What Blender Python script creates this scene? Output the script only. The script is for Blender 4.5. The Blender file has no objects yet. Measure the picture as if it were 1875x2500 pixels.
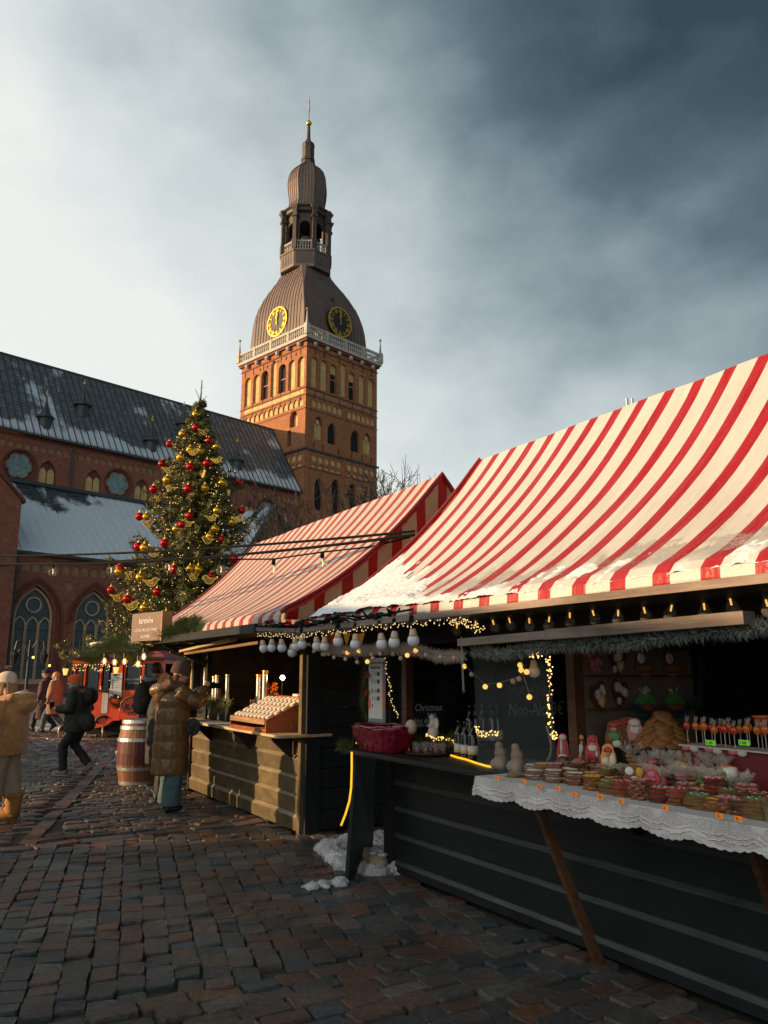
import bpy, bmesh, math, random
from mathutils import Vector, Matrix, noise
from mathutils.geometry import tessellate_polygon
random.seed(7)
R = math.radians; PI = math.pi
scn = bpy.context.scene
COL = scn.collection

# ------------------------------------------------------------------ camera, sky, sun, exposure
SUN_AZ, SUN_EL = R(-100), R(11.0)          # azimuth measured clockwise from +Y (the viewing direction)
SUN_DIR = Vector((math.sin(SUN_AZ)*math.cos(SUN_EL), math.cos(SUN_AZ)*math.cos(SUN_EL), math.sin(SUN_EL)))
cam = bpy.data.cameras.new('camera'); cam_o = bpy.data.objects.new('camera', cam); COL.objects.link(cam_o)
cam.sensor_fit = 'HORIZONTAL'; cam.sensor_width = 24.0; cam.lens = 24.0*1900/1875
cam.clip_start = 0.05; cam.clip_end = 3000
cam_o.location = (0, 0, 1.6); cam_o.rotation_euler = (PI/2 + math.atan(395/1900), 0, 0)
scn.camera = cam_o
scn.view_settings.view_transform = 'Standard'; scn.view_settings.look = 'None'
scn.view_settings.exposure = 0.4; scn.view_settings.gamma = 1.0
scn.render.engine = 'CYCLES'

def link(nt, a, b): nt.links.new(a, b)
world = bpy.data.worlds.new('World'); scn.world = world; world.use_nodes = True
nt = world.node_tree; nt.nodes.clear()
def N(nt, t, **kw):
    n = nt.nodes.new(t)
    for k, v in kw.items(): setattr(n, k, v)
    return n
def ramp(nt, src, stops, interp='LINEAR'):
    r = N(nt, 'ShaderNodeValToRGB'); r.color_ramp.interpolation = interp
    el = r.color_ramp.elements
    while len(el) < len(stops): el.new(0.5)
    for e_, (p_, c_) in zip(el, stops):
        e_.position = p_; e_.color = (c_, c_, c_, 1) if isinstance(c_, (int, float)) else (*c_[:3], 1)
    link(nt, src, r.inputs[0]); return r
def math_n(nt, op, a, b=None, c=None, clamp=False):
    m = N(nt, 'ShaderNodeMath', operation=op); m.use_clamp = clamp
    for i, x in enumerate((a, b, c)):
        if x is None: continue
        if isinstance(x, (int, float)): m.inputs[i].default_value = x
        else: link(nt, x, m.inputs[i])
    return m.outputs[0]
def mixc(nt, fac, a, b, blend='MIX'):
    m = N(nt, 'ShaderNodeMix', data_type='RGBA', blend_type=blend)
    for i, x in ((0, fac), (6, a), (7, b)):
        if isinstance(x, (int, float)): m.inputs[i].default_value = x
        elif isinstance(x, (tuple, list)): m.inputs[i].default_value = (*x[:3], 1)
        else: link(nt, x, m.inputs[i])
    return m.outputs[2]
tc = N(nt, 'ShaderNodeTexCoord')
sky = N(nt, 'ShaderNodeTexSky', sky_type='NISHITA'); sky.sun_disc = False
sky.sun_elevation = SUN_EL; sky.sun_rotation = SUN_AZ; sky.air_density = 1.0; sky.dust_density = 1.5
dotn = N(nt, 'ShaderNodeVectorMath', operation='DOT_PRODUCT'); link(nt, tc.outputs['Generated'], dotn.inputs[0]); dotn.inputs[1].default_value = SUN_DIR
mp = N(nt, 'ShaderNodeMapping'); link(nt, tc.outputs['Generated'], mp.inputs[0])
mp.inputs['Scale'].default_value = (1.0, 1.0, 1.55); mp.inputs['Rotation'].default_value = (R(14), R(22), R(20)); mp.inputs['Location'].default_value = (3.35, 1.2, 0.4)
n1 = N(nt, 'ShaderNodeTexNoise'); link(nt, mp.outputs[0], n1.inputs[0]); n1.inputs['Scale'].default_value = 2.1; n1.inputs['Detail'].default_value = 3; n1.inputs['Roughness'].default_value = 0.42; n1.inputs['Distortion'].default_value = 0.25
n2 = N(nt, 'ShaderNodeTexNoise'); link(nt, mp.outputs[0], n2.inputs[0]); n2.inputs['Scale'].default_value = 7.5; n2.inputs['Detail'].default_value = 6; n2.inputs['Roughness'].default_value = 0.55
sepw = N(nt, 'ShaderNodeSeparateXYZ'); link(nt, tc.outputs['Generated'], sepw.inputs[0])
# thin cloud: brighter towards the sun and the horizon, thinner overhead
a1 = math_n(nt, 'MULTIPLY_ADD', dotn.outputs['Value'], 0.92, 0.74)
a2 = math_n(nt, 'MULTIPLY_ADD', n1.outputs[0], 0.9, -0.45)
a3 = math_n(nt, 'MULTIPLY_ADD', n2.outputs[0], 0.34, -0.17)
zc = math_n(nt, 'MAXIMUM', sepw.outputs['Z'], 0.0); a4 = math_n(nt, 'MULTIPLY', zc, math_n(nt, 'MULTIPLY_ADD', zc, -0.6, -1.0))
cl = math_n(nt, 'ADD', math_n(nt, 'ADD', a1, a2), math_n(nt, 'ADD', a3, math_n(nt, 'ADD', a4, 0.545)), clamp=True)
crp = ramp(nt, cl, [(0.0, (0.024, 0.048, 0.062)), (0.25, (0.085, 0.130, 0.155)), (0.5, (0.275, 0.335, 0.36)), (0.75, (0.53, 0.58, 0.58)), (1.0, (0.70, 0.725, 0.70))])
SKY_S = 0.085
csc = mixc(nt, 1.0, crp.outputs[0], (1/SKY_S,)*3, 'MULTIPLY')
mixw = mixc(nt, 0.9, sky.outputs[0], csc)
bg = N(nt, 'ShaderNodeBackground'); bg.inputs['Strength'].default_value = SKY_S; link(nt, mixw, bg.inputs['Color'])
ow = N(nt, 'ShaderNodeOutputWorld'); link(nt, bg.outputs[0], ow.inputs[0])

sun = bpy.data.lights.new('sun', 'SUN'); sun.energy = 5.0; sun.angle = R(0.6); sun.color = (1.0, 0.64, 0.33)
sun_o = bpy.data.objects.new('sun', sun); COL.objects.link(sun_o); sun_o.location = SUN_DIR*60
sun_o.rotation_euler = (-SUN_DIR).to_track_quat('-Z', 'Y').to_euler()

# ------------------------------------------------------------------ materials
MATS = {}
def mat(name, c, rough=0.7, metal=0.0, var=0.2, scale=6.0, bump=0.0, bscale=None, emit=0.0, ecol=None, spec=0.5, stretch=(1, 1, 1), tint=None, trans=0.0, coat=0.0, sheen=0.0):
    m = bpy.data.materials.new(name); m.use_nodes = True; nt = m.node_tree
    p = nt.nodes['Principled BSDF']; p.inputs['Roughness'].default_value = rough; p.inputs['Metallic'].default_value = metal
    p.inputs['Specular IOR Level'].default_value = spec; p.inputs['Coat Weight'].default_value = coat; p.inputs['Sheen Weight'].default_value = sheen
    tc = N(nt, 'ShaderNodeTexCoord'); mp = N(nt, 'ShaderNodeMapping'); link(nt, tc.outputs['Object'], mp.inputs[0]); mp.inputs['Scale'].default_value = stretch
    nz = N(nt, 'ShaderNodeTexNoise'); link(nt, mp.outputs[0], nz.inputs[0]); nz.inputs['Scale'].default_value = scale; nz.inputs['Detail'].default_value = 5; nz.inputs['Roughness'].default_value = 0.62
    lo = tuple(x*(1-var) for x in c); hi = tuple(min(1, x*(1+var)) for x in (tint or c))
    r = ramp(nt, nz.outputs[0], [(0.3, lo), (0.7, hi)])
    link(nt, r.outputs[0], p.inputs['Base Color'])
    if bump:
        b = N(nt, 'ShaderNodeBump'); b.inputs['Strength'].default_value = bump; b.inputs['Distance'].default_value = 0.02
        nb = N(nt, 'ShaderNodeTexNoise'); link(nt, mp.outputs[0], nb.inputs[0]); nb.inputs['Scale'].default_value = bscale or scale*5; nb.inputs['Detail'].default_value = 4
        link(nt, nb.outputs[0], b.inputs['Height']); link(nt, b.outputs[0], p.inputs['Normal'])
    if emit:
        p.inputs['Emission Color'].default_value = (*(ecol or c), 1); p.inputs['Emission Strength'].default_value = emit
    if trans:
        p.inputs['Transmission Weight'].default_value = trans
    MATS[name] = m; m['pr'] = 0
    return m
def P(m): return m.node_tree.nodes['Principled BSDF']

def brick_mat(name, c1, c2, mortar, patch, bw=0.27, bh=0.085, rough=0.85):
    m = mat(name, c1, rough); nt = m.node_tree; p = P(m)
    tc = N(nt, 'ShaderNodeTexCoord'); sp = N(nt, 'ShaderNodeSeparateXYZ'); link(nt, tc.outputs['Object'], sp.inputs[0])
    cb = N(nt, 'ShaderNodeCombineXYZ'); link(nt, math_n(nt, 'ADD', sp.outputs[0], sp.outputs[1]), cb.inputs[0]); link(nt, sp.outputs[2], cb.inputs[1])
    br = N(nt, 'ShaderNodeTexBrick'); link(nt, cb.outputs[0], br.inputs[0])
    br.inputs['Scale'].default_value = 1.0; br.inputs['Brick Width'].default_value = bw; br.inputs['Row Height'].default_value = bh
    br.inputs['Mortar Size'].default_value = 0.011; br.inputs['Mortar Smooth'].default_value = 0.2; br.inputs['Bias'].default_value = -0.1
    br.inputs['Color1'].default_value = (*c1, 1); br.inputs['Color2'].default_value = (*c2, 1); br.inputs['Mortar'].default_value = (*mortar, 1)
    nz = N(nt, 'ShaderNodeTexNoise'); link(nt, tc.outputs['Object'], nz.inputs[0]); nz.inputs['Scale'].default_value = 0.35; nz.inputs['Detail'].default_value = 7; nz.inputs['Roughness'].default_value = 0.65
    r = ramp(nt, nz.outputs[0], [(0.36, 0.0), (0.62, 1.0)])
    col = mixc(nt, math_n(nt, 'MULTIPLY', r.outputs[0], 0.62), br.outputs['Color'], patch)
    nf = N(nt, 'ShaderNodeTexNoise'); link(nt, tc.outputs['Object'], nf.inputs[0]); nf.inputs['Scale'].default_value = 2.4; nf.inputs['Detail'].default_value = 8; nf.inputs['Roughness'].default_value = 0.7
    rf = ramp(nt, nf.outputs[0], [(0.25, 0.55), (0.75, 1.35)])
    col = mixc(nt, 1.0, col, rf.outputs[0], 'MULTIPLY')
    link(nt, col, p.inputs['Base Color'])
    b = N(nt, 'ShaderNodeBump'); b.inputs['Strength'].default_value = 0.5; b.inputs['Distance'].default_value = 0.02
    link(nt, math_n(nt, 'SUBTRACT', nf.outputs[0], br.outputs['Fac']), b.inputs['Height']); link(nt, b.outputs[0], p.inputs['Normal'])
    return m
brick_mat('brick', (0.30, 0.088, 0.05), (0.20, 0.058, 0.04), (0.26, 0.19, 0.15), (0.34, 0.10, 0.05))
brick_mat('brick_tower', (0.36, 0.125, 0.055), (0.23, 0.085, 0.045), (0.36, 0.26, 0.16), (0.44, 0.18, 0.055), bw=0.5, bh=0.17)
mat('trim_brick', (0.17, 0.05, 0.035), 0.85, var=0.3, scale=3)
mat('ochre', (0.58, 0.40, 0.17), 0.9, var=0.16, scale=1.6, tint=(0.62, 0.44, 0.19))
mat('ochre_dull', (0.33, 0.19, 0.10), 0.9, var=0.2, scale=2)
mat('stone_trim', (0.55, 0.38, 0.24), 0.85, var=0.15, scale=4)
mat('white_stone', (0.47, 0.44, 0.38), 0.8, var=0.18, scale=2)
mat('dark_void', (0.012, 0.014, 0.016), 0.9, var=0.2)
mat('window_glass', (0.055, 0.080, 0.088), 0.3, var=0.3, scale=1.2)
mat('stained_glass', (0.16, 0.25, 0.30), 0.3, var=0.3, scale=2.5, tint=(0.20, 0.30, 0.27))
mat('copper', (0.145, 0.104, 0.083), 0.55, metal=0.0, var=0.22, scale=0.7, stretch=(1, 1, 0.3))
mat('copper_dark', (0.060, 0.043, 0.035), 0.55, var=0.25, scale=1.5)
mat('seam', (0.055, 0.045, 0.042), 0.6)
mat('gold', (0.80, 0.47, 0.07), 0.28, metal=1.0, var=0.1)
mat('gilt', (0.75, 0.46, 0.06), 0.4, metal=0.6, var=0.1)
mat('clock_black', (0.02, 0.022, 0.022), 0.5)
mat('lead', (0.045, 0.055, 0.055), 0.5, var=0.3)
mat('iron', (0.015, 0.016, 0.017), 0.5)
mat('cable', (0.004, 0.005, 0.005), 0.7, spec=0.15)
mat('snow', (0.80, 0.83, 0.86), 0.6, var=0.05, scale=9, bump=0.6, bscale=30)
mat('dirty_snow', (0.50, 0.50, 0.50), 0.7, var=0.4, scale=6, bump=1.0, bscale=45)
def snow_roof(name, base, snowc, thr0, thr1, eave_lo, eave_hi, sc=0.55, st=(1, 1, 1), eaveamt=0.28):
    m = mat(name, base, 0.55, var=0.3, scale=3); nt = m.node_tree; p = P(m)
    tc = N(nt, 'ShaderNodeTexCoord'); mp = N(nt, 'ShaderNodeMapping'); link(nt, tc.outputs['Object'], mp.inputs[0]); mp.inputs['Scale'].default_value = st
    n = N(nt, 'ShaderNodeTexNoise'); link(nt, mp.outputs[0], n.inputs[0]); n.inputs['Scale'].default_value = sc; n.inputs['Detail'].default_value = 3; n.inputs['Roughness'].default_value = 0.5
    n_ = N(nt, 'ShaderNodeTexNoise'); link(nt, mp.outputs[0], n_.inputs[0]); n_.inputs['Scale'].default_value = sc*9; n_.inputs['Detail'].default_value = 6; n_.inputs['Roughness'].default_value = 0.75
    sp = N(nt, 'ShaderNodeSeparateXYZ'); link(nt, tc.outputs['Object'], sp.inputs[0])
    ev = N(nt, 'ShaderNodeMapRange'); link(nt, sp.outputs[2], ev.inputs[0]); ev.inputs[1].default_value = eave_lo; ev.inputs[2].default_value = eave_hi; ev.inputs[3].default_value = eaveamt; ev.inputs[4].default_value = 0.0
    v = math_n(nt, 'ADD', math_n(nt, 'MULTIPLY_ADD', n_.outputs[0], 0.3, -0.15), math_n(nt, 'ADD', n.outputs[0], ev.outputs[0]))
    # each sheet of the roof keeps its own share of snow
    inf = N(nt, 'ShaderNodeObjectInfo'); v = math_n(nt, 'ADD', v, math_n(nt, 'MULTIPLY_ADD', inf.outputs['Random'], 0.06, -0.03))
    r = ramp(nt, v, [(thr0, 0.0), (thr1, 1.0)])
    # courses of tiles across the slope
    cr = N(nt, 'ShaderNodeTexWave', wave_type='BANDS', bands_direction='Z'); link(nt, tc.outputs['Object'], cr.inputs[0]); cr.inputs['Scale'].default_value = 0.9; cr.inputs['Distortion'].default_value = 0.6
    c2 = ramp(nt, cr.outputs[0], [(0.0, tuple(x*0.62 for x in base)), (0.3, base), (1.0, tuple(x*1.3 for x in base))])
    nv = N(nt, 'ShaderNodeTexNoise'); link(nt, tc.outputs['Object'], nv.inputs[0]); nv.inputs['Scale'].default_value = 1.6; nv.inputs['Detail'].default_value = 6
    basec = mixc(nt, 1.0, c2.outputs[0], ramp(nt, nv.outputs[0], [(0.3, 0.6), (0.7, 1.35)]).outputs[0], 'MULTIPLY')
    link(nt, mixc(nt, r.outputs[0], basec, snowc), p.inputs['Base Color'])
    b = N(nt, 'ShaderNodeBump'); b.inputs['Strength'].default_value = 0.6; b.inputs['Distance'].default_value = 0.05
    link(nt, math_n(nt, 'ADD', r.outputs[0], cr.outputs[0]), b.inputs['Height']); link(nt, b.outputs[0], p.inputs['Normal'])
    return m
snow_roof('nave_roof', (0.115, 0.128, 0.138), (0.62, 0.68, 0.74), 0.575, 0.665, 24.5, 26.9, sc=0.20, st=(1.0, 1, 0.7), eaveamt=0.33)
snow_roof('aisle_roof', (0.060, 0.070, 0.078), (0.70, 0.76, 0.83), 0.49, 0.56, 12.5, 19.6, sc=0.22, st=(1, 1, 1), eaveamt=0.42)
snow_roof('gable_roof', (0.055, 0.065, 0.07), (0.62, 0.68, 0.75), 0.50, 0.62, 13.0, 18.0, sc=0.4, eaveamt=0.22)

def awning_mat(name, period, duty, phase, cream=(0.82, 0.82, 0.77), red=(0.44, 0.012, 0.016), snowlo=0.0, snowhi=0.6, snowamt=0.5, dust=0.0, transl=0.35, axis=0):
    m = mat(name, cream, 0.45); nt = m.node_tree; p = P(m)
    tc = N(nt, 'ShaderNodeTexCoord'); sp = N(nt, 'ShaderNodeSeparateXYZ'); link(nt, tc.outputs['Object'], sp.inputs[0])
    fr = math_n(nt, 'FRACT', math_n(nt, 'MULTIPLY_ADD', sp.outputs[axis], 1/period, phase))
    stripe = math_n(nt, 'LESS_THAN', fr, duty)
    nz = N(nt, 'ShaderNodeTexNoise'); link(nt, tc.outputs['Object'], nz.inputs[0]); nz.inputs['Scale'].default_value = 2.2; nz.inputs['Detail'].default_value = 6
    cr = mixc(nt, nz.outputs[0], tuple(x*0.74 for x in cream), cream)
    rr = mixc(nt, nz.outputs[0], tuple(x*0.75 for x in red), tuple(min(1, x*1.2) for x in red))
    fab = mixc(nt, stripe, cr, rr)
    ns = N(nt, 'ShaderNodeTexNoise'); link(nt, tc.outputs['Object'], ns.inputs[0]); ns.inputs['Scale'].default_value = 3.0; ns.inputs['Detail'].default_value = 9; ns.inputs['Roughness'].default_value = 0.8
    nd = N(nt, 'ShaderNodeTexNoise'); link(nt, tc.outputs['Object'], nd.inputs[0]); nd.inputs['Scale'].default_value = 60; nd.inputs['Detail'].default_value = 4; nd.inputs['Roughness'].default_value = 0.8
    hz = N(nt, 'ShaderNodeMapRange'); link(nt, sp.outputs[2], hz.inputs[0]); hz.inputs[1].default_value = snowlo; hz.inputs[2].default_value = snowhi; hz.inputs[3].default_value = snowamt; hz.inputs[4].default_value = -0.2
    lo = N(nt, 'ShaderNodeMapRange'); link(nt, sp.outputs[2], lo.inputs[0]); lo.inputs[1].default_value = snowlo-0.02; lo.inputs[2].default_value = snowlo+0.1; lo.inputs[3].default_value = -0.45; lo.inputs[4].default_value = 0
    nstr = math_n(nt, 'MULTIPLY', stripe, -0.07)
    v = math_n(nt, 'ADD', math_n(nt, 'MULTIPLY_ADD', nd.outputs[0], 0.32, -0.16), math_n(nt, 'ADD', nstr, math_n(nt, 'ADD', lo.outputs[0], math_n(nt, 'ADD', ns.outputs[0], hz.outputs[0]))))
    sr = ramp(nt, v, [(0.66, 0.0), (0.80, 1.0)])
    dr = ramp(nt, nd.outputs[0], [(0.52, 0.0), (0.78, dust)])
    sn = math_n(nt, 'MAXIMUM', sr.outputs[0], dr.outputs[0])
    col = mixc(nt, sn, fab, (0.80, 0.80, 0.80))
    link(nt, col, p.inputs['Base Color'])
    # rough where snow lies
    link(nt, math_n(nt, 'MULTIPLY_ADD', sn, 0.4, 0.42), p.inputs['Roughness'])
    b = N(nt, 'ShaderNodeBump'); b.inputs['Strength'].default_value = 0.7; b.inputs['Distance'].default_value = 0.03
    link(nt, math_n(nt, 'MULTIPLY_ADD', sr.outputs[0], 0.6, math_n(nt, 'MULTIPLY', nd.outputs[0], math_n(nt, 'MULTIPLY_ADD', sn, 0.9, 0.06))), b.inputs['Height']); link(nt, b.outputs[0], p.inputs['Normal'])
    mw = N(nt, 'ShaderNodeMapping'); link(nt, tc.outputs['Object'], mw.inputs[0]); mw.inputs['Scale'].default_value = (5.0, 0.9, 0.9)
    nw = N(nt, 'ShaderNodeTexNoise'); link(nt, mw.outputs[0], nw.inputs[0]); nw.inputs['Scale'].default_value = 1.6; nw.inputs['Detail'].default_value = 3
    b2 = N(nt, 'ShaderNodeBump'); b2.inputs['Strength'].default_value = 0.35; b2.inputs['Distance'].default_value = 0.12; link(nt, nw.outputs[0], b2.inputs['Height']); link(nt, b2.outputs[0], b.inputs['Normal'])
    tr = N(nt, 'ShaderNodeBsdfTranslucent'); link(nt, col, tr.inputs[0])
    mx = N(nt, 'ShaderNodeMixShader'); mx.inputs[0].default_value = transl
    link(nt, p.outputs[0], mx.inputs[1]); link(nt, tr.outputs[0], mx.inputs[2])
    link(nt, mx.outputs[0], nt.nodes['Material Output'].inputs[0])
    return m

def wood_mat(name, c, rough=0.6, var=0.35, st=(0.5, 6, 9), sc=4, bump=0.25):
    m = mat(name, c, rough, var=var, scale=sc, stretch=st, bump=bump, bscale=sc*4, spec=0.3); nt = m.node_tree; p = P(m)
    src = p.inputs['Base Color'].links[0].from_socket; inf = N(nt, 'ShaderNodeObjectInfo'); tc = N(nt, 'ShaderNodeTexCoord')
    nz = N(nt, 'ShaderNodeTexNoise'); link(nt, tc.outputs['Object'], nz.inputs[0]); nz.inputs['Scale'].default_value = 1.7; nz.inputs['Detail'].default_value = 7; nz.inputs['Roughness'].default_value = 0.7
    k = math_n(nt, 'MULTIPLY', math_n(nt, 'MULTIPLY_ADD', inf.outputs['Random'], 0.5, 0.75), ramp(nt, nz.outputs[0], [(0.3, 0.65), (0.7, 1.3)]).outputs[0])
    link(nt, mixc(nt, 1.0, src, k, 'MULTIPLY'), p.inputs['Base Color']); return m
wood_mat('charcoal_board', (0.0125, 0.0165, 0.0175), 0.55, var=0.16, bump=0.12)
wood_mat('olive_board', (0.115, 0.088, 0.044), 0.62, var=0.38, st=(1.6, 3, 3), sc=2.6)
wood_mat('edge_glint', (0.26, 0.21, 0.13), 0.5, var=0.3)  # paler board chamfers: sky light on the edge put into the colour
wood_mat('edge_glint_dark', (0.055, 0.062, 0.06), 0.45, var=0.3)  # the same painted glint for the charcoal boards
wood_mat('black_wood', (0.018, 0.019, 0.019), 0.6)
wood_mat('brown_wood', (0.10, 0.045, 0.022), 0.5)
wood_mat('tan_wood', (0.28, 0.17, 0.085), 0.5)
wood_mat('red_wood', (0.30, 0.085, 0.03), 0.45, st=(2, 6, 6))
wood_mat('barrel_wood', (0.21, 0.10, 0.045), 0.55, st=(8, 8, 0.8), sc=3)
wood_mat('barrel_red', (0.085, 0.022, 0.022), 0.55, st=(8, 8, 0.8), sc=3)
wood_mat('rail_beige', (0.20, 0.155, 0.125), 0.6, st=(0.4, 5, 5))
wood_mat('pale_wood', (0.42, 0.31, 0.17), 0.6)
mat('zinc', (0.34, 0.36, 0.37), 0.42, metal=0.7, var=0.3, scale=9)
mat('steel', (0.62, 0.60, 0.57), 0.25, metal=1.0, var=0.15)
mat('white_paint', (0.72, 0.71, 0.68), 0.5, var=0.08)
mat('paper', (0.72, 0.70, 0.66), 0.8, var=0.06)
mat('ink', (0.03, 0.03, 0.03), 0.8)
mat('coral', (0.72, 0.18, 0.11), 0.8, var=0.08)
mat('chalkboard', (0.014, 0.018, 0.018), 0.75, var=0.4, scale=12)
mat('chalk', (0.62, 0.62, 0.60), 0.9, var=0.2, scale=60)
mat('kiosk_orange', (0.78, 0.085, 0.018), 0.42, var=0.12, scale=4)
mat('kiosk_roof', (0.34, 0.06, 0.06), 0.6, var=0.2)
mat('bronze', (0.34, 0.23, 0.11), 0.4, metal=0.6)
mat('rope_led', (1.0, 0.60, 0.02), 0.4, emit=0.8, ecol=(1.0, 0.52, 0.02))
mat('filament', (1, 0.6, 0.2), 0.4, emit=14.0, ecol=(1.0, 0.50, 0.10))
mat('lamp_glow', (1, 0.6, 0.2), 0.4, emit=45.0, ecol=(1.0, 0.55, 0.16))
mat('warm_glow', (1, 0.6, 0.2), 0.4, emit=5.0, ecol=(1.0, 0.52, 0.13))
mat('fairy', (1, 0.65, 0.2), 0.4, emit=2.0, ecol=(1.0, 0.62, 0.18))
mat('fairy_dim', (1, 0.7, 0.3), 0.4, emit=0.9, ecol=(1.0, 0.68, 0.25))
mat('ball_lit', (0.9, 0.6, 0.25), 0.6, emit=0.9, ecol=(1.0, 0.52, 0.10))
mat('ball_unlit', (0.62, 0.45, 0.36), 0.7, var=0.15, scale=60, bump=0.4)
mat('neon_white', (1, 0.8, 0.7), 0.4, emit=1.4, ecol=(1.0, 0.72, 0.58))
mat('bulb_white', (0.74, 0.74, 0.78), 0.35, var=0.03)
mat('bulb_collar', (0.62, 0.46, 0.32), 0.45, var=0.05)
mat('bauble_red', (0.62, 0.008, 0.012), 0.16, metal=0.75, var=0.08)
mat('bauble_gold', (0.78, 0.42, 0.03), 0.2, metal=0.85, var=0.1)
mat('bird_fill', (0.36, 0.21, 0.03), 0.5, metal=0.3)
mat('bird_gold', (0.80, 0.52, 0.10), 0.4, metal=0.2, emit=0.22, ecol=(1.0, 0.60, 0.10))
mat('needle', (0.055, 0.080, 0.022), 0.7, var=0.5, scale=1.6, tint=(0.125, 0.125, 0.030))
mat('needle_fresh', (0.065, 0.105, 0.03), 0.6, var=0.45, scale=9, tint=(0.12, 0.15, 0.045))
mat('bark', (0.055, 0.042, 0.033), 0.9, var=0.4, scale=5)
mat('twig', (0.035, 0.030, 0.028), 0.9)
mat('skin', (0.50, 0.29, 0.20), 0.5, var=0.08)
mat('hair_blond', (0.36, 0.21, 0.085), 0.5, var=0.3, scale=30, stretch=(6, 6, 1))
mat('hair_brown', (0.11, 0.055, 0.028), 0.5, var=0.3, scale=30)
mat('fur_tan', (0.47, 0.235, 0.078), 0.95, var=0.3, scale=14, bump=0.9, bscale=55, sheen=0.6)
mat('fur_trim', (0.46, 0.27, 0.10), 0.95, var=0.4, scale=30, bump=1.0, bscale=90, sheen=0.5)
mat('cream_knit', (0.66, 0.55, 0.43), 0.9, var=0.12, scale=40, bump=0.6, bscale=120)
mat('trouser_beige', (0.34, 0.28, 0.215), 0.85, var=0.15, scale=7, bump=0.5, bscale=14)
mat('boot_suede', (0.33, 0.17, 0.045), 0.85, var=0.2, scale=12)
mat('black_cloth', (0.012, 0.013, 0.015), 0.75, var=0.4, scale=8, bump=0.5, bscale=22)
mat('navy_cloth', (0.016, 0.022, 0.03), 0.65, var=0.4, scale=8, bump=0.5, bscale=22)
mat('grey_cloth', (0.26, 0.27, 0.28), 0.85)
mat('burgundy_cloth', (0.055, 0.022, 0.026), 0.85)
mat('camel_cloth', (0.25, 0.14, 0.075), 0.85, var=0.15)
mat('puffer', (0.135, 0.070, 0.028), 0.33, var=0.25, scale=7, bump=0.45, bscale=14, stretch=(2.2, 2.2, 0.7))
mat('brown_knit', (0.085, 0.050, 0.038), 0.9, var=0.2, scale=50, bump=0.7, bscale=140)
mat('teal_denim', (0.055, 0.105, 0.115), 0.85, var=0.2, scale=10, bump=0.4, bscale=18)
mat('orange_knit', (0.80, 0.14, 0.012), 0.9, var=0.12, scale=50, bump=0.7, bscale=140)
mat('shoe_black', (0.012, 0.012, 0.013), 0.5)
mat('sneaker', (0.16, 0.15, 0.14), 0.7)
mat('sole', (0.30, 0.26, 0.22), 0.8)
mat('honey', (0.62, 0.20, 0.012), 0.12, var=0.3, scale=30, coat=0.5)
mat('jam', (0.22, 0.02, 0.015), 0.12, var=0.2, coat=0.5)
mat('dark_jar', (0.035, 0.018, 0.010), 0.12, coat=0.5)
mat('lid_white', (0.76, 0.72, 0.62), 0.45, var=0.06)
mat('lid_gold', (0.75, 0.50, 0.12), 0.3, metal=0.8)
mat('label_paper', (0.70, 0.66, 0.56), 0.8)
mat('bottle_glass', (0.010, 0.014, 0.012), 0.08, coat=0.4)
mat('ginger', (0.20, 0.075, 0.025), 0.7, var=0.25, scale=40)
mat('ginger_light', (0.33, 0.145, 0.045), 0.6, var=0.25, scale=30)
mat('ginger_dark', (0.075, 0.028, 0.014), 0.6, var=0.25, scale=40)
mat('icing_white', (0.78, 0.74, 0.69), 0.6, var=0.08)
mat('icing_red', (0.50, 0.028, 0.035), 0.35, var=0.2, scale=30)
mat('icing_pink', (0.60, 0.20, 0.22), 0.4, var=0.2, scale=30)
mat('icing_green', (0.085, 0.26, 0.06), 0.4, var=0.25, scale=30)
mat('icing_yellow', (0.72, 0.36, 0.02), 0.4, var=0.2, scale=30)
mat('price_orange', (1.0, 0.24, 0.012), 0.7, emit=0.12, ecol=(1, 0.24, 0.01))
mat('price_green', (0.28, 0.85, 0.06), 0.7, emit=0.1, ecol=(0.3, 0.9, 0.06))
mat('candy_red', (0.62, 0.045, 0.02), 0.2, var=0.4, scale=20, coat=0.6)
mat('candy_orange', (0.75, 0.17, 0.02), 0.2, var=0.3, scale=20, coat=0.6)
mat('red_film', (0.19, 0.008, 0.022), 0.25, var=0.35, scale=5, coat=0.5, bump=0.5, bscale=9)
mat('tinsel_cream', (0.60, 0.52, 0.46), 0.7, var=0.2)
mat('tinsel_green', (0.075, 0.13, 0.11), 0.6, var=0.3)
mat('tinsel_frost', (0.55, 0.58, 0.56), 0.6, var=0.2)
mat('berry', (0.30, 0.01, 0.015), 0.3)
mat('cup_dark', (0.02, 0.015, 0.012), 0.5)
mat('sand_bag', (0.33, 0.24, 0.16), 0.85, var=0.35, scale=6)
mat('plaster_white', (0.66, 0.60, 0.54), 0.8, var=0.1)
mat('flag_orange', (0.80, 0.16, 0.02), 0.8); mat('flag_yellow', (0.85, 0.50, 0.04), 0.8)
def glassy(name, c, alpha, rough=0.12):
    m = mat(name, c, rough, var=0.05); nt = m.node_tree; p = P(m)
    tr = N(nt, 'ShaderNodeBsdfTransparent'); mx = N(nt, 'ShaderNodeMixShader'); mx.inputs[0].default_value = alpha
    link(nt, tr.outputs[0], mx.inputs[1]); link(nt, p.outputs[0], mx.inputs[2]); link(nt, mx.outputs[0], nt.nodes['Material Output'].inputs[0]); return m
glassy('clear_glass', (0.55, 0.55, 0.52), 0.13, 0.05)
glassy('film', (0.42, 0.46, 0.48), 0.085, 0.2)
glassy('cellophane', (0.78, 0.70, 0.62), 0.34, 0.08)
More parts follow.
